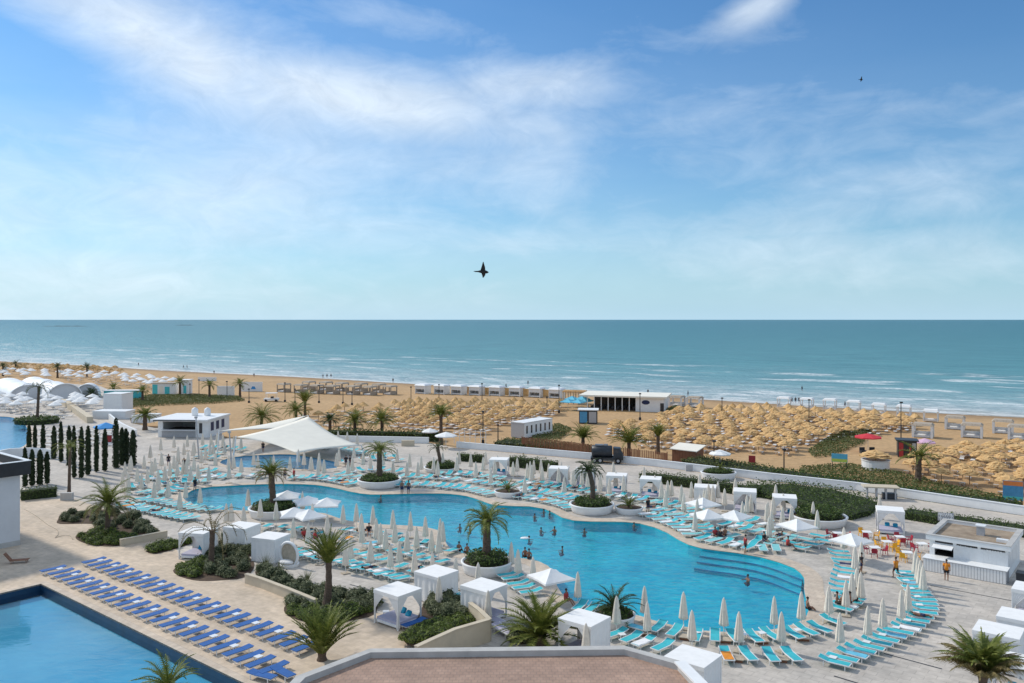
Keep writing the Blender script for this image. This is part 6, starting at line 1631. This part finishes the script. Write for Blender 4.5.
for kind, lst, nm, grp, ca in (
        ('grey', [(284, 392), (301, 393), (309, 389.5), (317, 393.5), (326, 390), (333, 394), (342, 391), (353, 394.5), (361, 391.5), (370, 395), (379, 392.5), (390, 394.5)], 'grey straw-roofed beach cabana, %s from the left of its row', 'left beach cabana row', GA),
        ('tent', [(423, 393.5), (442, 394), (459, 394.5), (477, 395), (497, 395.5), (517, 396), (537, 397), (557, 398)], 'white beach cabana, %s from the left in the shoreline row', 'white shoreline cabanas', GA),
        ('straw', [(923, 437), (955, 429), (972, 437), (1003, 433), (1019, 439)], 'white cabana with straw roof, %s from the left on the right sand', 'straw-roofed cabanas on the right sand', GA),
        ('straw', [(677, 406), (695, 407)], 'straw-roofed cabana right of the beach restaurant, %s of two', 'cabanas right of the restaurant', GA),
        ('white', [(784, 407), (807, 408), (830, 409), (854, 411), (879, 414), (904, 416), (931, 421)], 'small white cabana near the waterline, %s from the left', 'small white waterline cabanas', GA)):
    for i, (x, y) in enumerate(lst):
        p = W2(x, y, ZB); BC[kind].put((p.x, p.y, ZB), ca, nm % ordw(i + 1), grp)
for i, (x, y) in enumerate([(468, 394), (487, 395), (507, 395.5), (527, 396.5), (547, 397.5)]):
    p = W2(x, y, ZB); t = thing('straw_screen', 'square straw windbreak between white shoreline cabanas, %s from the left' % ordw(i + 1), 'windbreak', (p.x, p.y, ZB), GA, 'straw windbreaks')
    MB().box((0, 0, 1.2), (2.6, .2, 2.2)).build('thatch', M['thatch'], t)
    for s_ in (-1.3, 1.3): MB().tube([(s_, 0, 0), (s_, 0, 2.5)], .07, 6).build('post', M['pole_wood'], t)

# beach restaurant: long white flat roof on posts with a solid end room
def restaurant():
    a, b = W2(586, 410, ZB), W2(664, 412.5, ZB); L_ = (b - a).length; rz = math.atan2((b - a).y, (b - a).x)
    t = thing('beach_restaurant', 'long open beach restaurant with white flat roof and white end room', 'restaurant', (a.x, a.y, ZB), rz)
    xw = L_ * .64; D = 11
    MB().box((L_ / 2 - .5, D / 2, 3.7), (L_ + 2.5, D + 1.2, .4)).build('roof', M['sail'], t)
    MB().box(((xw + L_) / 2, D / 2, 1.75), (L_ - xw, D - .6, 3.5)).build('end_room', M['white'], t)
    for i in range(7): MB().box((.3 + i * (xw - 1) / 6.5, .3, 1.75), (.2, .2, 3.5)).build('post', M['white'], t)
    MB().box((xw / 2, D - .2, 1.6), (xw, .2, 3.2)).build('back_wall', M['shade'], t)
    m = MB(); cx, cz = (xw + L_) / 2 - 1.0, 2.35
    m.prism([Vector((cx + 1.0 * math.cos(q), cz + .55 * math.sin(q))) for q in [2 * PI * i / 18 for i in range(18)]], 0, .05)
    m.v = [(x, .27 - z, y) for x, y, z in m.v]; m.build('emblem', M['navy_paint'], t)
    MB().box((L_ - .5, .27, 1.2), (.9, .05, 2.1)).build('door', M['shade'], t)
    inv = Matrix.Translation((a.x, a.y, ZB)) @ Matrix.Rotation(rz, 4, 'Z')
    k = 0
    for i in range(9):
        for j in range(2):
            k += 1; q = inv @ Vector((1.2 + i * xw / 9.3, 2.2 + j * 3.4, 0)); d = thing('dining_set', 'dark dining table with chairs under the restaurant roof', 'table', q, rz, 'dark dining tables in the restaurant')
            MB().box((0, 0, .72), (.9, .9, .06)).build('table_top', M['dark'], d); MB().box((0, 0, .35), (.1, .1, .7)).build('leg', M['dark'], d)
            m = MB()
            for cx_, cy_ in ((-.8, 0), (.8, 0), (0, -.8), (0, .8)): m.box((cx_, cy_, .45), (.45, .45, .06)); m.box((cx_ * 1.25, cy_ * 1.25, .75), (.45 if cx_ == 0 else .05, .05 if cx_ == 0 else .45, .6)); m.box((cx_, cy_, .2), (.3, .3, .4))
            m.build('chairs', M['truck'], d)
restaurant()
def pergola():
    a, b = W2(563, 404, ZB), W2(584, 404.5, ZB); L_ = (b - a).length; rz = math.atan2((b - a).y, (b - a).x)
    t = thing('pergola', 'straw-coloured wooden pergola at the left end of the beach restaurant', 'pergola', (a.x, a.y, ZB), rz)
    for i in range(5):
        for y in (0, 4): MB().tube([(i * L_ / 4, y, 0), (i * L_ / 4, y, 3.3)], .18, 8).build('post', M['sandstone'], t)
    m = MB()
    for i in range(14): m.box((i * L_ / 13, 2, 3.45), (.2, 5.2, .2))
    m.box((L_ / 2, 0, 3.28), (L_ + .6, .2, .16)); m.box((L_ / 2, 4, 3.28), (L_ + .6, .2, .16)); m.build('roof_slats', M['thatch'], t)
pergola()
for i, (x, y) in enumerate([(568, 410), (578, 410.5), (586, 409), (572, 407), (582, 407)]):
    p = W2(x, y, ZB); OPB.put((p.x, p.y, ZB), GA, 'light blue beach parasol beside the restaurant, %s of five' % ordw([1, 3, 5, 2, 4][i]), 'light blue parasols by the restaurant')

# kiosks, container, shed
def box_kiosk(name, label, cat, x0, x1, y, hh, depth, wall, roof, front, rz=None, z=ZB, over=.3):
    a, b = W2(x0, y, z), W2(x1, y, z); L_ = (b - a).length; c = (a + b) / 2; rz = R(-4) if rz is None else R(rz)
    t = thing(name, label, cat, (c.x, c.y, z), rz)
    MB().box((0, depth / 2, hh / 2), (L_, depth, hh)).build('wall', M[wall], t)
    MB().box((0, depth / 2, hh + .09), (L_ + over * 2, depth + over * 2, .18)).build('roof', M[roof], t)
    for (u0, u1, z0, z1, mm, nm) in front: MB().box(((u0 + u1) / 2 * L_, -.015, (z0 + z1) / 2 * hh), ((u1 - u0) * L_, .03, (z1 - z0) * hh)).build(nm, M[mm], t)
    return t, L_
def container():
    a, b = W2(511, 437.5, ZB), W2(522, 438.5, ZB); t = thing('container', 'white site container with grey end and dark window slits behind the wall', 'container', (a.x, a.y, ZB), R(-8))
    Wd, L_, hh = 3.2, 9.5, 2.9
    MB().box((Wd / 2, L_ / 2, hh / 2 + .1), (Wd, L_, hh)).build('wall', M['steel'], t)
    MB().box((Wd / 2, L_ / 2, hh + .16), (Wd + .1, L_ + .1, .12)).build('roof', M['white'], t)
    t.rotation_euler = (0, 0, R(-38))
    side = MB().box((Wd + .02, L_ / 2, hh / 2 + .1), (.04, L_ - .1, hh - .1)).build('side', M['white'], t)
    for i in range(6): MB().box((Wd + .05, .9 + i * 1.5, 1.7), (.03, .45, 1.5)).build('window', M['glass'], t)
container()
box_kiosk('promo_kiosk', 'small dark-framed kiosk with blue glass on the beach path', 'kiosk', 579, 597, 424, 3.0, 3.2, 'dark', 'white', [(-.46, -.05, .1, .9, 'blue_panel', 'window'), (.05, .46, .1, .9, 'steel', 'window')], -8)
def shed():
    a, b = W2(672, 462, ZB), W2(696, 465, ZB); L_ = (b - a).length; rz = math.atan2((b - a).y, (b - a).x)
    t = thing('shed', 'brown wooden shed with pale sloping roof behind the promenade wall', 'shed', (a.x, a.y, ZB), rz)
    MB().add([(0, 0, 0), (L_, 0, 0), (L_, 2.6, 0), (0, 2.6, 0), (0, 0, 2.1), (L_, 0, 2.1), (L_, 2.6, 2.6), (0, 2.6, 2.6)], [(3, 2, 1, 0), (4, 5, 6, 7), (0, 1, 5, 4), (1, 2, 6, 5), (2, 3, 7, 6), (3, 0, 4, 7)]).build('wall', M['wood'], t)
    m = MB(); m.add([(-.3, -.3, 2.10), (L_ + .3, -.3, 2.10), (L_ + .3, 2.9, 2.72), (-.3, 2.9, 2.72), (-.3, -.3, 2.22), (L_ + .3, -.3, 2.22), (L_ + .3, 2.9, 2.84), (-.3, 2.9, 2.84)], [(3, 2, 1, 0), (4, 5, 6, 7), (0, 1, 5, 4), (1, 2, 6, 5), (2, 3, 7, 6), (3, 0, 4, 7)])
    m.build('roof', M['sail'], t)
shed()
box_kiosk('drinks_kiosk', 'dark drinks kiosk with red striped panels on the sand', 'kiosk', 899, 916, 458, 2.8, 2.6, 'dark', 'dark', [(-.45, -.22, .05, .9, 'red_cloth', 'panel'), (-.18, .05, .05, .9, 'dark', 'panel'), (.08, .2, .1, .85, 'red_cloth', 'panel'), (.25, .45, .1, .9, 'steel', 'panel')], -20)
def round_bar():
    b = W(875.5, 469, ZB); t = thing('round_bar', 'round white beach bar with straw cone roof', 'bar', b)
    MB().lathe([(2.0, 0), (2.0, 1.35), (2.1, 1.4), (2.1, 1.48), (1.6, 1.48)], 28).build('counter', M['white'], t)
    thatch_mb(91, None, (0, 0, .25), 2.3).build('thatch', M['thatch'], t); MB().tube([(0, 0, 0), (0, 0, 2.9)], .1, 8).build('pole', M['pole_wood'], t)
round_bar()
def big_parasol(x, y, label, m, r=1.6, h=2.5, z=ZB, n=8):
    b = W(x, y, z); t = thing('beach_parasol', label, 'parasol', b)
    MB().lathe([(r, h - .22), (r, h - .05), (r * .6, h + .22), (.05, h + .55)], n).build('canopy', M[m], t); MB().tube([(0, 0, 0), (0, 0, h + .5)], .04, 6).build('pole', M['white_metal'], t)
    MB().box((0, 0, .08), (.6, .6, .16)).build('base', M['stone'], t)
big_parasol(868, 452, 'big red parasol over dark furniture on the sand', 'red_fabric', 2.3, 2.7)
big_parasol(925, 455, 'pink and white parasol right of the dark kiosk', 'pink_fabric', 1.7, 2.3)
big_parasol(720, 470, 'white parasol standing behind the promenade wall', 'white_fabric', 1.7, 2.6)
big_parasol(430, 441, 'low white parasol left of the beach gate', 'white_fabric', 1.6, 1.9)
big_parasol(446, 448, 'white parasol right of the white-wrapped palm', 'white_fabric', 1.9, 2.2, 0)
for x, y, lab in ((863, 453, 'dark beach armchair under the red parasol, left one'), (873, 453, 'dark beach armchair under the red parasol, right one')):
    b = W(x, y, ZB); t = thing('armchair', lab, 'armchair', b)
    MB().box((0, 0, .25), (.9, .9, .5)).build('seat', M['truck'], t); MB().box((0, .4, .7), (.9, .15, .5)).build('backrest', M['truck'], t)

def sign_board(x, y, w_, h_, z0, label, m, rz=-25, z=ZB, stripes=()):
    b = W(x, y, z); t = thing('sign_board', label, 'sign', b, R(rz))
    for s_ in (-1, 1): MB().box((s_ * w_ * .45, .06, (z0 + h_) / 2), (.1, .1, z0 + h_)).build('post', M['dark'], t)
    MB().box((0, 0, z0 + h_ / 2), (w_, .06, h_)).build('panel', M[m], t)
    for q0, q1, mm in stripes: MB().box((0, -.035, z0 + h_ * (q0 + q1) / 2), (w_ * .96, .012, h_ * (q1 - q0))).build('band', M[mm], t)
sign_board(839.5, 470, 2.3, 1.3, 1.2, 'turquoise and yellow sign board in the dune grass', 'sky_fabric', stripes=((.03, .4, 'yellow_panel'),))
sign_board(1013, 505, 2.2, 2.4, .6, 'orange and blue sign board at the right behind the wall', 'blue_panel', stripes=((.75, .98, 'orange_panel'), (.05, .2, 'turq_panel')))
sign_board(752, 470, 1.0, 1.5, .7, 'small dark red sign box in the bushes behind the wall', 'red_cloth')
# slat fence
fl_ = [W2(x, y, ZB) for x, y in [(522, 450), (560, 454), (592, 458.5), (640, 464), (668, 468)]]; fp = spline(fl_, False, .28); m = MB(); t = thing('slat_fence', 'reddish brown slat fence behind the white wall and the dark truck', 'fence', (0, 0, 0))
for i, p in enumerate(fp[:-1]):
    d = (fp[i + 1] - p).normalized(); m.box((p.x, p.y, ZB + 1.15), (.17, .05, 2.3 + random.uniform(-.08, .08)), math.atan2(d.y, d.x))
m.build('slats', M['wood'], t); m = MB()
for i in range(0, len(fp) - 1, 9): m.box((fp[i].x, fp[i].y + .08, ZB + 1.25), (.12, .12, 2.5))
m.build('posts', M['wood'], t)
# lamp and loudspeaker posts
for i, (x, y, h, lab) in enumerate([(483, 443, 6.0, 'dark post right of the white gate'), (498, 446, 4.0, 'dark post left of the container'), (714, 470, 4.6, 'dark post before the white parasol behind the wall'), (784, 477, 4.2, 'dark post behind the middle of the wall'),
        (901, 441, 7.5, 'tall dark post with box on the right sand'), (809, 424, 5.5, 'dark post in the straw parasol field'), (722, 420, 5.2, 'dark post at the far side of the parasol field'), (640, 420, 6.2, 'dark post before the restaurant end room'), (559, 413, 7.0, 'dark post by the light blue parasols'),
        (547, 415, 4.5, 'dark post on the beach path'), (482, 408, 6.5, 'dark post in the left parasol field'), (411, 405, 5.0, 'dark post at the left of the packed field'), (285, 402, 5.5, 'dark post before the left cabana row'), (295, 403, 4.0, 'brown post by the beach cart'), (319, 403, 5.0, 'pale post before the cabanas'),
        (343, 404, 4.5, 'brown post before the right cabanas'), (352, 405, 3.5, 'short brown post before the right cabanas'), (249, 403, 4.0, 'dark post beside the white beach panel'), (199, 396, 5.0, 'brown post right of the turquoise kiosk'), (190, 399, 4.5, 'dark post left of the bushy beach palm'),
        (227, 398, 5.0, 'dark post in the green strip'), (439, 402, 5.0, 'dark post in the middle of the packed field')]):
    b = W(x, y, ZB); t = thing('lamp_post', lab, 'post', b); MB().tube([(0, 0, 0), (0, 0, h)], [.11, .08], 6).build('pole', M['dark'], t); MB().box((0, 0, .3), (.5, .5, .6)).build('base_box', M['truck'], t); MB().box((0, -.12, h - .15), (.5, .35, .25)).build('lamp', M['dark'], t)
for x, y, h, lx, lab in ((199, 459, 6.5, -.6, 'tall leaning pale mast at the left of the shade sail'), (232, 470, 5.5, -.5, 'leaning pale mast under the left tip of the shade sail')):
    b = W(x, y); t = thing('mast', lab, 'mast', b); MB().tube([(0, 0, 0), (lx, .3, h)], [.13, .09], 8).build('pole', M['steel'], t); MB().box((lx, .3, h), (.4, .3, .3)).build('head', M['steel'], t)
# promenade shelter table, gate and bench
def shelter():
    b = W(881, 499); t = thing('shelter', 'pale flat table roof on grey posts at the edge of the promenade', 'shelter', b, R(-12))
    for i in range(4): MB().box((-1.6 + i * 1.07, 0, .7), (.2, .5, 1.4)).build('post', M['steel'], t)
    MB().box((0, .4, 1.47), (4.1, 1.9, .14)).build('roof', M['sandstone'], t)
    MB().box((1.0, .2, .4), (1.6, .8, .7)).build('bin_box', M['truck'], t)
shelter()
def gate():
    b = W(470, 444, ZB); t = thing('beach_gate', 'white metal gate rails at the beach entrance', 'gate', b, R(-10))
    for i in range(7): MB().tube([(-3 + i, 0, 0), (-3 + i, 0, 2.6)], .06, 6).build('post', M['white_metal'], t)
    m = MB(); m.bar((-3, 0, 2.4), (3, 0, 2.4), .08); m.bar((-3, 0, 1.3), (3, 0, 1.3), .08); m.build('rails', M['white_metal'], t)
gate()
# ------------------------------------------------------------------ dark truck on the promenade, beach cart
def truck():
    b = W(607, 462.5); t = thing('service_truck', 'dark grey tank truck parked along the promenade wall', 'truck', b, R(172))
    MB().box((0, .2, .75), (4.9, 1.9, .3)).build('chassis', M['dark'], t)
    cb = MB(); cb.add([(-2.45, -.7, .9), (-1.0, -.7, .9), (-1.0, 1.1, .9), (-2.45, 1.1, .9), (-2.45, -.7, 1.55), (-1.0, -.7, 1.7), (-1.0, 1.1, 1.7), (-2.45, 1.1, 1.55), (-2.0, -.6, 2.35), (-1.0, -.6, 2.4), (-1.0, 1.0, 2.4), (-2.0, 1.0, 2.35)],
           [(3, 2, 1, 0), (0, 1, 5, 4), (1, 2, 6, 5), (2, 3, 7, 6), (3, 0, 4, 7), (4, 5, 9, 8), (5, 6, 10, 9), (6, 7, 11, 10), (7, 4, 8, 11), (8, 9, 10, 11)])
    cb.build('cab', M['truck'], t)
    MB().add([(-2.46, -.62, 1.6), (-2.46, 1.02, 1.6), (-2.03, .95, 2.28), (-2.03, -.55, 2.28)], [(0, 1, 2, 3)]).build('windscreen', M['glass'], t)
    MB().box((-1.45, 1.09, 1.95), (.7, .06, .5)).build('side_window', M['glass'], t)
    MB().tube([(-.8, .2, 1.75), (-.75, .2, 1.75), (2.2, .2, 1.75), (2.3, .2, 1.75)], [.7, .9, .9, .7], 18).build('tank', M['truck'], t, True)
    MB().tube([(.2, .2, 2.6), (.2, .2, 2.85)], .35, 12).build('hatch', M['tank'], t); MB().box((1.2, .2, 2.72), (1.2, .7, .2)).build('hatch', M['tank'], t)
    for x in (-1.7, 1.0, 1.9):
        for y in (-.75, 1.15): w_ = MB().tube([(x, y - .14, .48), (x, y + .14, .48)], .48, 16).build('wheel', M['rubber'], t); MB().tube([(x, y - .15, .48), (x, y + .15, .48)], .22, 10).build('rim', M['steel'], w_)
    for y in (-.4, .8): MB().box((-2.47, y, 1.15), (.04, .25, .18)).build('headlight', M['white_metal'], t)
truck()
def cart():
    b = W(271.5, 401.5, ZB); t = thing('beach_cart', 'white beach cart with flat roof on the sand before the cabanas', 'cart', b, R(5))
    MB().box((0, 0, .65), (4.0, 1.8, .6)).build('body', M['white'], t); MB().box((0, 0, 2.4), (3.2, 1.9, .12)).build('roof', M['white'], t)
    for x in (-1.4, 1.4):
        for y in (-.8, .8): MB().tube([(x, y, .9), (x, y, 2.4)], .05, 6).build('post', M['white_metal'], t); MB().tube([(x, y - .12, .35), (x, y + .12, .35)], .35, 12).build('wheel', M['rubber'], t)
    MB().box((.2, 0, 1.15), (.6, 1.5, .5)).build('seat', M['dark'], t)
cart()

# ------------------------------------------------------------------ the resort next door at the left
def dome_tent(x, y, r, h, L_, ang, label):
    b = W(x, y); t = thing('dome_tent', label, 'tent', b, R(ang)); m = MB(); n = 24
    m.grid(lambda u, v: (r * math.cos(PI * u), L_ * v, h * math.sin(PI * u) ** .8 * (1 - .10 * math.sin(v * PI * 3) ** 2)), n, 18)
    o = m.build('membrane', M['tent'], t, True); so = o.modifiers.new('skin', 'SOLIDIFY'); so.thickness = .06
    m = MB(); m.prism([Vector((r * .98 * math.cos(PI * i / n), h * .98 * math.sin(PI * i / n) ** .8)) for i in range(n + 1)], 0, .06); m.v = [(x_, .5 + z_, y_) for x_, y_, z_ in m.v]
    m.build('end_panel', M['cabin'], t)
    a_ = MB(); a_.tube([(r * math.cos(PI * i / n), -.02, h * math.sin(PI * i / n) ** .8) for i in range(n + 1)], .14, 6); a_.build('arch', M['white'], t, True)
dome_tent(29, 399, 4.6, 3.9, 34, 40, 'long white domed tent at the far left with grey open end')
dome_tent(65, 400, 4.3, 4.4, 36, 42, 'long white domed tent in the middle with tall arched end')
dome_tent(87, 397.5, 2.9, 3.7, 5, 20, 'small white domed tent at the right of the two long ones')
def wblock(x0, x1, y, h, dep, label, rz=-4, m='white', name='white_cabin', z=0):
    a, b = W2(x0, y, z), W2(x1, y, z); L_ = (b - a).length; c = (a + b) / 2; t = thing(name, label, 'building', (c.x, c.y, z), R(rz))
    MB().box((0, dep / 2, h / 2), (L_, dep, h)).build('wall', M[m], t); MB().box((0, dep / 2, h + .06), (L_ + .2, dep + .2, .12)).build('roof', M['white'], t); return t, L_
wblock(103, 122, 412.5, 4.3, 5, 'plain white block beside the parasols of the left resort')
t, L_ = wblock(92, 126, 419, 1.6, 4, 'low white terrace block below the plain white block')
wblock(131, 150, 423, 1.4, 5, 'low white block behind the bar hut palm')
tag(wall_along('stair_wall', spline([W2(x, y) for x, y in [(64, 404), (75, 412), (90, 423)]], False, 2), 1.2, 0, 1.3, M['sandstone'], 'beige ramp wall slanting through the left resort'), None)
tag(wall_along('stair_wall', spline([W2(x, y) for x, y in [(108, 418), (120, 428), (136, 436)]], False, 2), .4, 0, 1.2, M['white'], 'white stair wall beside the blue canopy'), None)
tag(wall_along('resort_wall', spline([W2(x, y) for x, y in [(-10, 462), (10, 458), (30, 457), (52, 459)]], False, 2), .4, 0, 1.5, M['white'], 'low white wall between the far left pool and the cypresses'), None)
def blue_canopy():
    b = W(106, 442); t = thing('blue_canopy', 'bright blue peaked canopy on posts beyond the cypress row', 'canopy', b, R(-10))
    MB().lathe([(2.6, 2.5), (2.6, 2.7), (1.3, 3.1), (.1, 3.5)], 4).build('canopy', M['royal_fabric'], t)
    for x, y in ((-1.7, 0), (1.7, 0), (0, -1.7), (0, 1.7)): MB().tube([(x, y, 0), (x, y, 2.6)], .06, 6).build('post', M['white_metal'], t)
    MB().box((.4, -.2, .6), (1.2, .8, 1.2)).build('counter', M['red_cloth'], t)
blue_canopy()
t, L_ = box_kiosk('turquoise_screen', 'long turquoise and white pool screen before the beach', 'screen', 104, 138, 400, 2.6, 2.2, 'turq_panel', 'white', [], 2)
box_kiosk('turquoise_kiosk', 'white kiosk with turquoise door on the far left beach', 'kiosk', 180.5, 188, 394, 4.2, 3.5, 'white', 'white', [(-.12, .28, .05, .62, 'turq_panel', 'door')], 0)
box_kiosk('striped_kiosk', 'turquoise and white beach kiosk left of the tall palm', 'kiosk', 152, 174, 394.5, 3.4, 3.5, 'white', 'thatch_grey', [(-.48, -.25, .05, .9, 'turq_panel', 'panel'), (-.18, .02, .05, .75, 'sail', 'panel'), (.08, .3, .05, .7, 'turq_panel', 'panel')], 0)
for x0, x1, y, h, lab in ((217, 234, 395.5, 2.7, 'long white beach panel left of the thin palm'), (241, 262, 391.5, 2.9, 'white beach panel with small blue emblem'), (198, 216, 381, 1.3, 'low white letters panel near the shoreline')):
    t, L_ = wblock(x0, x1, y, h, .5, lab, 0, name='beach_panel', z=ZB); t['category'] = 'panel'
    if x0 == 241: MB().box((.6, -.02, 1.2), (1.6, .03, .9), top=.5).build('emblem', M['royal_fabric'], t)
# parasols and loungers of the neighbouring resort
def plain_parasol_fn():
    t = thing('resort_parasol', '', 'parasol'); MB().lathe([(1.5, 2.1), (1.5, 2.25), (.8, 2.6), (.05, 2.95)], 10).build('canopy', M['white_fabric'], t); MB().tube([(0, 0, 0), (0, 0, 2.8)], .05, 6).build('pole', M['white_metal'], t); return t
RP = Proto(plain_parasol_fn)
def place_area(n, poly_px, dmin, fn, z=0.0):
    poly = [W2(x, y, z) for x, y in poly_px]; xs = [p.x for p in poly]; ys = [p.y for p in poly]; pl = []; tr = 0
    while len(pl) < n and tr < 6000:
        tr += 1; p = Vector((random.uniform(min(xs), max(xs)), random.uniform(min(ys), max(ys))))
        if inside(p, poly) and all((p - q).length > dmin for q in pl): pl.append(p); fn(p)
place_area(46, [(-20, 372), (125, 378), (100, 384), (60, 382), (0, 380)], 4.5, lambda p: RP.put((p.x, p.y, ZB), random.uniform(0, 3), 'far white parasol on the left beach behind the domed tents', 'far white parasols behind the domed tents'), ZB)
place_area(22, [(-10, 401), (50, 402), (80, 406), (62, 415), (24, 414), (-10, 414)], 3.4, lambda p: RP.put((p.x, p.y, 0), random.uniform(0, 3), 'white parasol beside the far left pool', 'white parasols beside the far left pool'))
place_area(9, [(72, 402), (95, 404), (98, 411), (85, 415), (74, 409)], 3.2, lambda p: RP.put((p.x, p.y, 0), random.uniform(0, 3), 'white parasol between the small domed tent and the white block', 'white parasols by the white block'))
rb = beach_lounger_fn; RL = Proto(rb)
place_area(48, [(-10, 403), (50, 404), (80, 412), (70, 424), (34, 420), (28, 416), (-10, 413)], 1.9, lambda p: RL.put((p.x, p.y, 0.01), random.choice((.3, -1.2)) + random.uniform(-.1, .1), 'white lounger on the deck of the far left pool', 'white loungers by the far left pool'))
place_area(36, [(38, 430), (120, 433), (128, 445), (84, 448), (36, 448)], 2.0, lambda p: RL.put((p.x, p.y, 0.01), random.uniform(-.3, .3), 'white lounger on the deck between the cypresses and the stairs', 'white loungers behind the cypresses'))
place_area(60, [(60, 373), (125, 375.5), (190, 388), (150, 389), (118, 386), (60, 381)], 3.2, lambda p: RL.put((p.x, p.y, ZB + .05), random.uniform(-.3, .3), 'white lounger on the far left beach', 'white loungers on the far left beach'), ZB)
place_area(26, [(120, 380), (150, 381), (178, 386), (150, 390), (126, 387)], 5.0, lambda p: RP.put((p.x, p.y, ZB), random.uniform(0, 3), 'far white parasol left of the turquoise kiosks', 'far white parasols by the kiosks'), ZB)
place_area(60, [(-20, 366), (60, 368), (124, 371), (124, 374), (60, 373), (-20, 371)], 4.0, lambda p: ST[random.randrange(6)].put((p.x, p.y, ZB - .3), 0, 'far straw parasol near the waterline at the left', 'far straw parasols at the left waterline', 1.0), ZB)
tag(MB().box((0, 0, .5), (2.2, .6, 1.0)).build('utility_box', M['sandstone'], None, False, W(408, 446)), 'beige utility box in front of the white wall left of the gate', 'box')
tag(MB().box((0, 0, .45), (1.6, .5, .9)).build('utility_box', M['steel'], None, False, W(691, 471)), 'grey utility box set against the promenade wall', 'box')

# ------------------------------------------------------------------ low rocks far out at sea, birds
for x, y, L_, lab in ((66, 326.3, 46, 'low dark reef far out at sea at the left'), (185, 325.3, 18, 'smaller reef far out at sea')):
    p = W2(x, y, -2.2); k = F / p.y; m = MB(); n = 24
    w_ = L_ / k
    m.grid(lambda u, v: ((u - .5) * w_, (v - .5) * 60, 2.6 * math.sin(PI * u) ** .5 * math.sin(PI * v) * (.6 + .4 * math.sin(u * 23) * math.sin(u * 7)) - .3), n, 6)
    tag(m.build('reef', M['rock'], None, True, (p.x, p.y, -2.2)), lab, 'reef')
def bird(x, y, Y, s, label):
    X = (x - HX) * Y / F; z = H - (y - HY) * Y / F; m = MB()
    # body along x (head to the right), one wing raised, one lowered; all one surface
    m.tube([(-.155, 0, 0), (-.09, 0, 0), (-.03, 0, .0), (.03, 0, -.005), (.075, 0, -.012), (.10, 0, -.015), (.125, 0, -.018)], [.010, .014, .032, .040, .030, .022, .004], 10)
    def wing(pts, th=.006):
        n = len(pts); m.add([(a, b - th, c) for a, b, c in pts] + [(a, b + th, c) for a, b, c in pts], [tuple(range(n)), tuple(range(2 * n - 1, n - 1, -1))] + [(i, n + i, n + (i + 1) % n, (i + 1) % n) for i in range(n)])
    wing([(-.045, -.01, .01), (-.02, -.03, .085), (.012, -.07, .19), (.022, -.07, .19), (.052, -.03, .09), (.06, -.01, .01)])
    wing([(-.03, .01, -.01), (-.005, .05, -.085), (.0, .07, -.12), (.018, .07, -.12), (.055, .04, -.07), (.062, .01, -.01)])
    wing([(-.09, 0, .012), (-.175, 0, .010), (-.18, 0, .0), (-.09, 0, -.012)])
    o = m.build('bird', M['feather'], None, False, (X, Y, z)); o.scale = (s, s, s); tag(o, label, 'bird')
bird(482.5, 271.5, 16.5, 1.0, 'black bird in flight with raised wing above the horizon')
bird(861, 79.5, 52, 1.0, 'tiny distant black bird high in the right sky')

# ------------------------------------------------------------------ bathers lying on loungers, towels
rt = random.Random(11)
lg = [o for o in bpy.data.objects if o.parent is None and o.name.startswith('sun_lounger') and o.get('label', '').startswith('turquoise')]
rt.shuffle(lg)
rows_used = set()
for o in lg:
    g = o.get('group')
    if not g or g in rows_used or len(rows_used) >= 20: continue
    rows_used.add(g); q = Matrix.Rotation(o.rotation_euler.z, 4, 'Z') @ Vector((-.15, 0, .28))
    put_person('lie', (o.location.x + q.x, o.location.y + q.y, q.z), o.rotation_euler.z - PI / 2, 'person lying on a lounger ' + g.replace('sun loungers ', ''), None, **K['lie'])
TW = {}
def towel_fn(mm):
    def fn():
        m = MB(); m.grid(lambda u, v: (-.9 + 1.3 * u, -.30 + .6 * v, .385 + .012 * math.sin(u * 9 + v * 5)), 10, 4)
        o = tag(m.build('towel', M[mm]), None, 'towel'); so = o.modifiers.new('cloth', 'SOLIDIFY'); so.thickness = .015; return o
    return fn
for nm, mm in (('white', 'towel'), ('navy', 'navy_cloth'), ('orange', 'orange'), ('pale blue', 'sky_fabric')): TW[nm] = Proto(towel_fn(mm))
for i, o in enumerate(lg[30:95]):
    nm = rt.choice(('white', 'white', 'white', 'navy', 'orange', 'pale blue'))
    TW[nm].put((o.location.x, o.location.y, .005), o.rotation_euler.z, nm + ' towel spread on a turquoise lounger by the main pool', nm + ' towels on the turquoise loungers')
